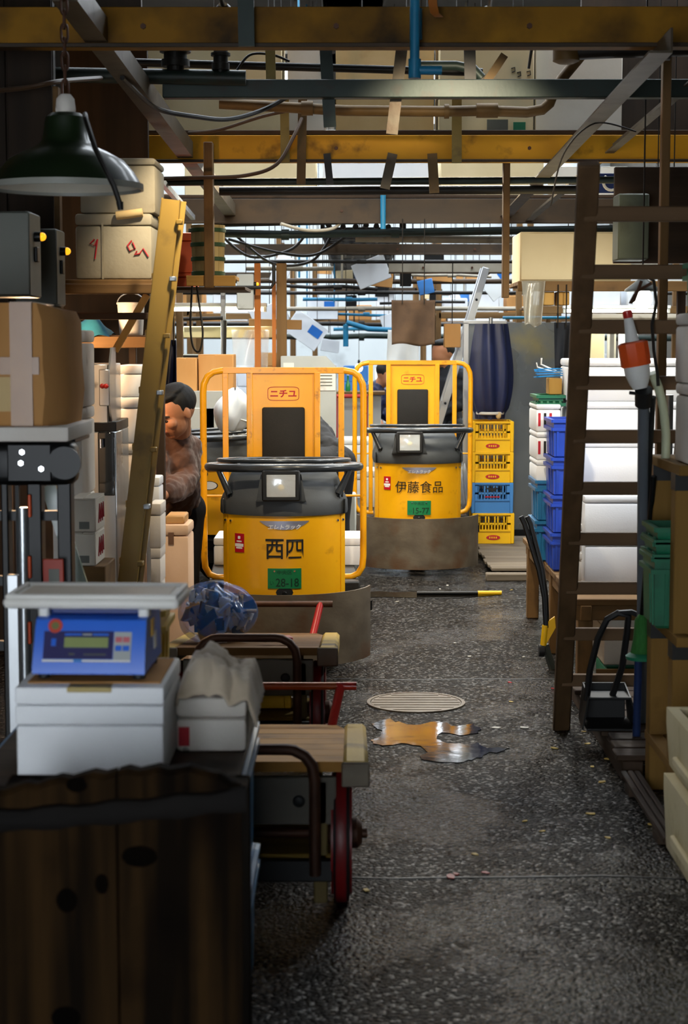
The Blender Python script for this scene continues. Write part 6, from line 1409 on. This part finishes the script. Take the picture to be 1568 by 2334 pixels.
elbow('conduit', [(418, 727), (508, 725)], 13.735, 4, PIPEK, 'short black conduit below the hanging shelf', cat='conduit'); elbow('conduit', [(418, 812), (512, 812), (512, 730)], 13.735, 5, PIPEK, 'black conduit corner over the brown cartons', cat='conduit')
cable([(448, 651, 10.15), (455, 700, 10.15), (462, 760, 10.15), (455, 800, 10.15), (440, 790, 10.15), (434, 740, 10.15), (438, 651, 10.15)], .006, CABLE, 'black hanging flex loop below the tubs')
hang(376, 775, 402, 890, 10.735, CLOTHN, 'navy coat hanging behind the leaning post', 'coat', 'coat', .02, -.1, string=W(390, 656, 10.8).z)
# slope-topped cabinet and notices behind the near truck
x0, x1, _, z1 = RC(640, 812, 766, 900, 13.4); t = thing('slope_cabinet', 'grey cabinet with a sloping corner and paper notices behind the near truck', 'cabinet', ((x0 + x1) / 2, 13.4, 0)); hx = (x1 - x0) / 2
MB().loft([[(-hx, y, 0), (hx, y, 0), (hx, y, z1 - .08), (hx - .08, y, z1), (-hx, y, z1)] for y in (0, .33)]).o('body', CABP, t)
n_ = MB().bb(hx - .13, hx - .005, -.006, 0, z1 - .26, z1 - .095).o('notice', WHP, t)
for k in range(4): MB().bb(hx - .12, hx - .03, -.008, -.006, z1 - .15 - .025 * k, z1 - .143 - .025 * k).o('notice_print', CABG, n_)
MB().bb(-hx + .02, -hx + .1, -.006, 0, z1 - .2, z1 - .05).o('notice', WHP, t)
# boxes and fittings seen between the trucks
foam_px(770, 1000, 842, 1080, 15.0, .4, 'foam box high in the stack between the trucks', mat=FOAM); foam_px(768, 1080, 842, 1217, 15.0, .4, 'tall foam box low in the stack between the trucks', mat=FOAMD)
x0, x1, z0, z1 = RC(783, 1128, 812, 1200, 11.85); one(MB().bb(x0, x1, 11.85, 12.1, 0, z1, .01), 'plastic_box', CABP, 'grey plastic box standing behind the near truck', 'box')
x0, x1, z0, z1 = RC(762, 903, 838, 912, 16.2); t = thing('red_barrier', 'red painted barrier rail between the trucks', 'rail', ((x0 + x1) / 2, 16.2, 0)); hx = (x1 - x0) / 2
MB().cyl((-hx, 0, z1), (hx, 0, z1), .018).o('rail', REDP, t)
for s in (-1, 1): MB().cyl((s * hx * .9, 0, 0), (s * hx * .9, 0, z1), .016).o('leg', REDP, t)
p = W(793, 892, 16.6); t = thing('green_bottle', 'tall green bottle behind the red barrier rail', 'bottle', (p.x, 16.6, p.z)); MB().lathe([(.022, 0), (.024, .01), (.022, .06), (.01, .1), (.008, .15), (.01, .155)], n=16).o('glass', pm('bottle_green', '#1f8a4a', '#1a7a40', .2, bump=0, spec=.8), t); MB().lathe([(.011, .15), (.011, .165)], n=12).o('cap', WHP, t)
t = thing('stall_counter', 'narrow pale counter carrying the green bottle', 'counter', (p.x, 16.65, 0))
MB().bb(-.3, .35, -.2, .22, p.z - .03, p.z, .003).o('top', WD_X, t); MB().bb(-.26, .31, -.15, .18, 0, p.z - .03, .003).o('base', CABP, t)

# ------------------------------------------------------------------ far stalls: frames, stacked boxes, pipes, signs
rnd = random.Random(21)
FOAMB = pm('far_foam', '#e2e6ea', '#d8dde2', .75, bump=.05)
def far_stall(xc, y, wd, label):
    T = thing('market_stall', label, 'stall', (xc, y, 0)); h = wd / 2
    for x in (-h, h):
        for yy in (0, 1.1): MB().bb(x - .03, x + .03, yy - .03, yy + .03, 0, 2.9, .004).o('post', WD_Z, T)
    for z in (.8, 1.95, 2.45): MB().bb(-h, h, -.03, .03, z - .035, z + .035, .004).o('cross_bar', WD_X if z < 2 else BEAMB, T)
    for k in range(3): MB().bb(-h, h, .05 + k * .34, .36 + k * .34, .81, .835, .003).o('table_board', WDL_X, T)
    for k in range(3): MB().bb(-h, h, .05 + k * .34, .36 + k * .34, 1.96, 1.985, .003).o('shelf_board', WD_X, T)
    return T
k = 0
specs = [(-2.35, 15.2, 1.5), (-2.6, 18.4, 1.8), (2.5, 17.0, 1.6), (-1.55, 21.5, 1.3), (1.7, 20.6, 1.4), (3.0, 24.0, 1.6), (-3.0, 24.5, 1.6), (.2, 27.5, 1.6), (-1.8, 29.0, 1.6), (2.0, 29.5, 1.6)]
names = ['stall with foam boxes left of the grey slope topped cabinet', 'stall of white boxes behind the clear vinyl sheet', 'stall of white boxes behind the steel screen', 'deep stall straight behind the near truck', 'deep stall behind the brown canvas', 'deep stall behind the cream cabinet', 'deep stall behind the hanging tubs', 'stall at the end of the aisle', 'stall at the end of the aisle with brown cartons', 'stall at the end of the aisle by the far wall']
LB = ['bright white foam box stacked in the far stalls', 'brown carton stacked in the far stalls', 'blue crate stacked in the far stalls']
for (xc, y, wd), nm in zip(specs, names):
    far_stall(xc, y, wd, nm)
    for lev, n_ in ((.835, 3), (1.985, 3)):
        x = xc - wd / 2 + .06
        while x < xc + wd / 2 - .3:
            bw = rnd.uniform(.26, .46); z = lev; kind = rnd.choice((0, 0, 0, 1, 2)) if lev < 1 else rnd.choice((0, 0, 1))
            if x + bw > xc + wd / 2: break
            for q in range(rnd.choice((1, 2, 2, 3)) if lev < 1 else rnd.choice((1, 1, 2))):
                bh = rnd.uniform(.16, .26)
                if lev < 1 and z + bh > 1.9: break
                m = (FOAMB, CARD, BLUEL)[kind]
                one(MB().bb(x, x + bw, y + .12, y + .6, z, z + bh, .012), 'stall_box', m, LB[kind], 'box', ('white foam boxes in the far stalls', 'brown cartons in the far stalls', 'blue crates in the far stalls')[kind]); z += bh
            x += bw + rnd.uniform(.02, .12)
# what a wire at (x, Y) hangs from: the cable ladder where one is overhead, else the solid roof strips
LADX, LADH, LADZ, LADY0, LADY1 = (W(738, 600, 15).x + W(915, 600, 15).x) / 2, (W(915, 600, 15).x - W(738, 600, 15).x) / 2, 2.535, 14.25, 26.55
def hold_top(x, Y): return LADZ + .042 if (abs(x - LADX) < LADH + .03 and LADY0 < Y < LADY1) else ZR + .01
def under_roof(Y): return min((max(c - .7, min(c + .6, Y)) for c in (12.0, 16.5, 21.0, 25.5)), key=lambda q: abs(q - Y))
# hanging signs and sheets in the far hall
SIGNS = [(655, 735, 740, 770, 20.55, FOAMB, R(35), 'white sign hung askew with a blue patch in the far hall'), (700, 690, 770, 716, 20.95, FOAMB, 0, 'white panel hung under the far pipes'), (1100, 628, 1180, 655, 17.1, pm('sign_white', '#d8dcdc', None, .5, bump=.02), R(-38), 'white panel with a blue corner beside the folding ladder')]
for u0, v0, u1, v1, Y, m, rot, lab in SIGNS:
    x0, x1, z0, z1 = RC(u0, v0, u1, v1, Y); t = thing('hanging_sign', lab, 'sign', ((x0 + x1) / 2, Y, (z0 + z1) / 2)); hx, hz = (x1 - x0) / 2, (z1 - z0) / 2 + .06
    rm = Matrix.Rotation(rot, 3, 'Y'); MB().box((0, 0, 0), (hx * 2, .015, hz * 2), .003, rm).o('panel', m, t); c = rm @ V((hx * .45, -.009, hz * .3)); MB().box(c, (hx * .7, .004, hz * .7), 0, rm).o('blue_patch', pm('sign_blue', '#1d6cc0', None, .5, bump=0), t)
    for s in (-1, 1): MB().cyl((s * hx * .6, 0, 0), (s * hx * .6, 0, hold_top((x0 + x1) / 2 + s * hx * .6, Y) - (z0 + z1) / 2), .004, n=6).o('wire', CABLE, t)
LIT = [(853, 838, 888, 905, 21.0, 'lit white panel seen through the far truck guard', .9)]
for u0, v0, u1, v1, Y, lab, e in LIT:
    x0, x1, z0, z1 = RC(u0, v0, u1, v1, Y); t = thing('lit_panel', lab, 'light box', ((x0 + x1) / 2, Y, z0)); hx = (x1 - x0) / 2
    MB().bb(-hx, hx, 0, .05, 0, z1 - z0, .005).o('frame', WHP, t); MB().bb(-hx + .01, hx - .01, -.004, 0, .01, z1 - z0 - .01).o('face', pm('lit_face', '#e8eee8', None, .5, bump=0, emit='#f2fff6', estr=e), t)
    MB().cyl((0, .03, -z0), (0, .03, 0), .02).o('stand', GALV, t)
# many pipes across the far aisle
PM_ = [PIPEK, PIPED, PIPEW, BEAMB, PIPEB, PIPER]
PN = ['black', 'dark green', 'pale', 'brown', 'blue', 'rusty']
rows = [(596, 15.05, 0, 5, 0), (640, 16.85, 3, 7, 0), (668, 18.2, 0, 5, 0), (704, 20.4, 2, 6, 0), (738, 23.0, 0, 6, 0), (768, 26.0, 1, 8, 0),
        (612, 15.8, 2, 6, (560, 760)), (628, 16.4, 2, 4, (900, 1120)), (655, 17.05, 0, 5, (640, 860)), (682, 20.7, 4, 5, (690, 860)), (690, 20.27, 0, 4, (865, 1060)), (716, 21.4, 4, 4, (700, 930)), (750, 24.85, 4, 5, (760, 900)), (726, 21.25, 5, 4, (640, 760))]
LOC = {0: ' full width', 1: ' short'}
for i, (v, Y, m, r_, sp) in enumerate(rows):
    dv = rnd.uniform(-5, 5); u0, u1 = sp or (804 - HX * FPX / Y, 804 + HX * FPX / Y)
    pts = [(u0, v + dv), ((u0 + u1) / 2 - 40, v), ((u0 + u1) / 2 + 30, v + rnd.uniform(-3, 3)), (u1, v - dv)]
    o = elbow('pipe', pts, Y, r_ * .8, PM_[m], ('short %s pipe hung in the far aisle' if sp else 'long %s pipe spanning the far aisle') % PN[m], [((u0 + u1) / 2 + 20, v, .04)], hang=hold_top if sp else None)
    o['group'] = '%s %s pipes of the far aisle' % ('short' if sp else 'long', PN[m])
for i in range(12):
    Y = rnd.choice((16.5, 21.0, 25.5)) + rnd.uniform(-.6, .5); u = rnd.uniform(600, 1060); v = 600 + (Y - 14) * 14; m = rnd.choice((0, 0, 1, 2, 4)); a = W(u, v, Y)
    o = one(MB().cyl(a, V((a.x, a.y, hold_top(a.x, a.y))), rnd.uniform(.006, .011), n=8), 'drop_rod', PM_[m], '%s drop rod between the pipes of the far aisle' % PN[m], 'rod', '%s drop rods in the far aisle' % PN[m])
# odds and ends hung among the far pipes
USED = []
def dangle(name, Y, u, v, w_, h_, mat, lab, cat, grp, tilt=0.0, d=.02):
    cn = min((16.5, 21.0, 25.5), key=lambda q: abs(q - Y)); f = (Y * 7.3) % 1.0
    for k_ in range(60):                                        # find a free place under that roof strip
        Y = cn - .7 + 1.3 * ((f + k_ * .137) % 1.0); c = W(u, v, Y)
        if min(abs(Y - q) for q in [r[1] for r in rows] + [17.0, 20.6, 21.5, 20.25, 20.55, 20.95, 17.1, 15.9]) > .075 + d / 2 and all(abs(Y - y_) > .06 + (d + d_) / 2 or abs(c.x - x_) > (w_ + w2) / 2 + .08 for x_, y_, w2, d_ in USED): break
    USED.append((c.x, Y, w_, d))
    if hold_top(c.x, Y) < 3: c.z = min(c.z, LADZ - h_ / 2 - .06)
    elif abs(c.x - LADX) < LADH + w_ / 2 + .05: c.z = min(c.z, LADZ - h_ / 2 - .06)
    t = thing(name, lab, cat, (c.x, Y, c.z - h_ / 2), 0, grp); rm = Matrix.Rotation(tilt, 3, 'Y')
    MB().box((0, 0, h_ / 2), (w_, d, h_), .004, rm).o('panel', mat, t); MB().cyl((0, 0, h_ * .9), (0, 0, hold_top(c.x, Y) - c.z + h_ / 2), .004, n=6).o('wire', CABLE, t); return t
for i in range(24):
    Y = rnd.uniform(15.5, 27); u = rnd.uniform(560, 1080); v = rnd.uniform(585, 790)
    k = i % 4
    if k == 0: dangle('hanging_card', Y, u, v, rnd.uniform(.15, .4), rnd.uniform(.12, .3), FOAMB, 'white card hung among the far pipes', 'card', 'white cards among the far pipes', rnd.uniform(-.5, .5))
    elif k == 1: dangle('junction_box', Y, u, v, rnd.uniform(.1, .2), rnd.uniform(.12, .22), BLKM, 'black junction box hung among the far pipes', 'box', 'black boxes among the far pipes', 0, .12)
    elif k == 2: dangle('hanging_board', Y, u, v, rnd.uniform(.2, .5), rnd.uniform(.08, .16), CARD, 'brown board hung among the far pipes', 'board', 'brown boards among the far pipes', rnd.uniform(-.1, .1))
    else: dangle('hanging_banner', Y, u, v, rnd.uniform(.1, .2), rnd.uniform(.1, .22), (BLUEL, CREAM)[i // 4 % 2], ('light blue', 'cream')[i // 4 % 2] + ' banner hung among the far pipes', 'banner', ('blue', 'cream')[i // 4 % 2] + ' banners among the far pipes', rnd.uniform(-.3, .3))
# pale channel beam with bolts
fbeam('steel_beam', 15.9, 597, 623, 886, 1500, PIPEW, 'pale bolted channel beam behind the cream cabinet')
# dusty cable ladder running along the aisle ceiling
zt = LADZ
t = thing('cable_ladder', 'dark dusty cable ladder running down the aisle ceiling', 'cable tray', (LADX, LADY0, zt)); hx = LADH
for s in (-1, 1): MB().bb(s * hx - .015, s * hx + .015, 0, 12.3, 0, .07, .003).o('side_rail', PIPEK, t)
for i in range(37): MB().bb(-hx, hx, .1 + i * .325, .2 + i * .325, .005, .03).o('rung', PIPEK, t)
for i in range(7): MB().tube([(-hx + .05 + i * .1 + .02 * math.sin(k_ * 1.3 + i), k_ * .8, .045 - .02 * math.sin(k_ * 2.1 + i) ** 2) for k_ in range(16)], .024, 7).o('cable_run', CABLE, t)
for y in (2.3, 6.8, 11.3): MB().cyl((0, y, .03), (0, y, ZR - zt), .006, n=6).o('hanger_rod', CABLE, t)
elbow('pipe', [(788, 790), (788, 740), (790, 735), (840, 750), (895, 752)], 20.25, 6, PIPEB, 'bright blue water pipe with a tee behind the brown canvas', hang=hold_top)
# pale panels and doors behind the right stall
plain(1330, 760, 1375, 1190, 16.0, .05, CREAM, 'cream door leaf in the right hand background', 'door_leaf', 'door'); plain(1382, 745, 1402, 1195, 15.8, .06, PIPEW, 'pale round cornered column in the right hand background', 'column', 'column', .02); plain(1408, 750, 1450, 1190, 16.0, .05, FOAMB, 'white door leaf in the right hand background', 'door_leaf', 'door')
plain(1330, 640, 2288, 662, 14.0, .1, CREAM, 'cream pelmet board behind the ladder rungs', 'pelmet', 'board')
plain(1340, 715, 2404, 742, 13.0, .12, PIPEW, 'thick pale lagged duct behind the ladder rungs', 'duct', 'duct', .03)

# ------------------------------------------------------------------ lamps (each fixture holds its own light)
def bulb(loc, power, color, label, r=.045, wire=.5, est=14.0, shade=0):
    t = thing('bulb_lamp', label, 'lamp', loc)
    MB().sph((0, 0, 0), r, (1, 1, 1.15)).o('bulb', pm('lit_bulb_%s' % color.strip('#'), color, None, .4, bump=0, emit=color, estr=est), t)
    MB().lathe([(.018, r * .9), (.02, r + .02), (.016, r + .05), (.006, r + .06)], n=14).o('socket', BLK, t); MB().cyl((0, 0, r + .05), (0, 0, r + wire), .004, n=6).o('flex', CABLE, t)
    if shade: MB().lathe([(shade, r * .75), (shade * .96, r * .95), (shade * .45, r + .03), (.02, r + .045)], n=24, cap=False).o('shade', CABG, t)
    L_ = bpy.data.lights.new('bulb_light', 'SPOT' if shade else 'POINT')
    if shade: L_.spot_size = R(160); L_.spot_blend = .35
    L_.energy = power * LAMP_W; L_.color = lin(color)[:3]; L_.shadow_soft_size = r * 1.3
    lo_ = bpy.data.objects.new('bulb_light', L_); COL.objects.link(lo_); lo_.parent = t; lo_.location = (0, 0, -r * 2.6)
    return t
def tube_lamp(loc, ln, power, color, label, rz=0.0, top=None):
    t = thing('tube_lamp', label, 'lamp', loc, rz)
    MB().bb(-ln / 2, ln / 2, -.04, .04, .03, .06, .004).o('housing', WHP, t)
    MB().cyl((-ln / 2 + .02, 0, .01), (ln / 2 - .02, 0, .01), .014, n=12).o('tube', pm('lit_tube', '#f2f6f0', None, .4, bump=0, emit='#f4fbf2', estr=9.0), t)
    for s in (-1, 1): MB().bb(s * (ln / 2 - .015) - .012, s * (ln / 2 - .015) + .012, -.02, .02, -.01, .035, .003).o('end_cap', WHP, t); MB().cyl((s * ln * .35, 0, .06), (s * ln * .35, 0, (top or ZR) - loc[2]), .003, n=6).o('wire', CABLE, t)
    L_ = bpy.data.lights.new('tube_light', 'AREA'); L_.shape = 'RECTANGLE'; L_.size = ln; L_.size_y = .08; L_.energy = power * LAMP_W; L_.color = lin(color)[:3]
    lo_ = bpy.data.objects.new('tube_light', L_); COL.objects.link(lo_); lo_.parent = t; lo_.location = (0, 0, -.012)
    return t
p = W(1464, 681, 8.15)
bulb((p.x, 8.15, p.z), 48, '#ffffff', 'bare lit bulb hanging behind the ladder over the bright foam stack', wire=ZR - p.z, shade=.085)
tube_lamp((1.62, 9.22, 2.3), .68, 36, '#fdfffa', 'added unseen tube lamp over the bench of foam boxes', R(90))  # extra tube, hidden behind the mounting board, added for its light
bulb((-1.45, 7.95, 1.72), 45, '#ffcf9c', 'warm lit bulb under the timber shelf of marked foam boxes', wire=.17)
def spot_lamp(loc, aim, power, color, label, ang=70):
    t = thing('work_lamp', label, 'lamp', loc); d = (V(aim) - V(loc)).normalized()
    MB().lathe([(.055, .0), (.052, -.01), (.03, -.06), (.018, -.075)], n=24, axis=d, cap=False).o('reflector', BLKM, t)
    MB().sph(d * -.03, .022).o('bulb', pm('work_bulb', '#fff0d0', None, .4, bump=0, emit='#ffe8c0', estr=10.0), t)
    MB().cyl(d * -.07, V((0, -.22, .06)), .009, n=8).o('bracket', BLKM, t)
    L_ = bpy.data.lights.new('work_light', 'SPOT'); L_.energy = power * LAMP_W; L_.color = lin(color)[:3]; L_.spot_size = R(ang); L_.spot_blend = .6; L_.shadow_soft_size = .05
    lo_ = bpy.data.objects.new('work_light', L_); COL.objects.link(lo_); lo_.parent = t; lo_.location = d * .01; lo_.rotation_euler = d.to_track_quat('-Z', 'Y').to_euler()
    return t
spot_lamp((-.5, 6.98, 2.88), (-.38, 8.75, .6), 160, '#ffeccb', 'small added work lamp unseen behind the deep yellow beam by the sloping rail', 72)  # second lamp, added out of sight to brighten the near truck
spot_lamp((.52, 6.98, 2.88), (.3, 11.5, .6), 210, '#ffeccb', 'small work lamp clamped behind the deep yellow beam by the blue standpipe', 62)
tube_lamp((-.55, 11.6, 2.95), 1.0, 70, '#fff4dc', 'added unseen tube lamp above the second yellow beam, left of the aisle')  # pair of tubes added out of sight to light the far truck
tube_lamp((.75, 11.6, 2.95), 1.0, 80, '#fff4dc', 'added unseen tube lamp above the second yellow beam, right of the aisle')
p = W(1430, 652, 15.9); tube_lamp((p.x, 15.85, p.z), 1.1, 20, '#fdffe8', 'lit tube lamp on the cream pelmet behind the ladder rungs')
p = W(1405, 711, 16.5); tube_lamp((p.x, 16.5, p.z), 1.0, 16, '#fdffe8', 'lower lit tube lamp in the right hand background')
p = W(450, 708, 13.97); tube_lamp((p.x, 13.97, p.z), 1.1, 24, '#fdffe8', 'lit tube lamp behind the hanging tubs', top=lz2 + .004)
p = W(818, 838, 24.0); bulb((p.x, 24.0, p.z), 10, '#fff2d0', 'small bright bulb far down the aisle', r=.05, wire=hold_top(p.x, 24.0) - p.z - .05)
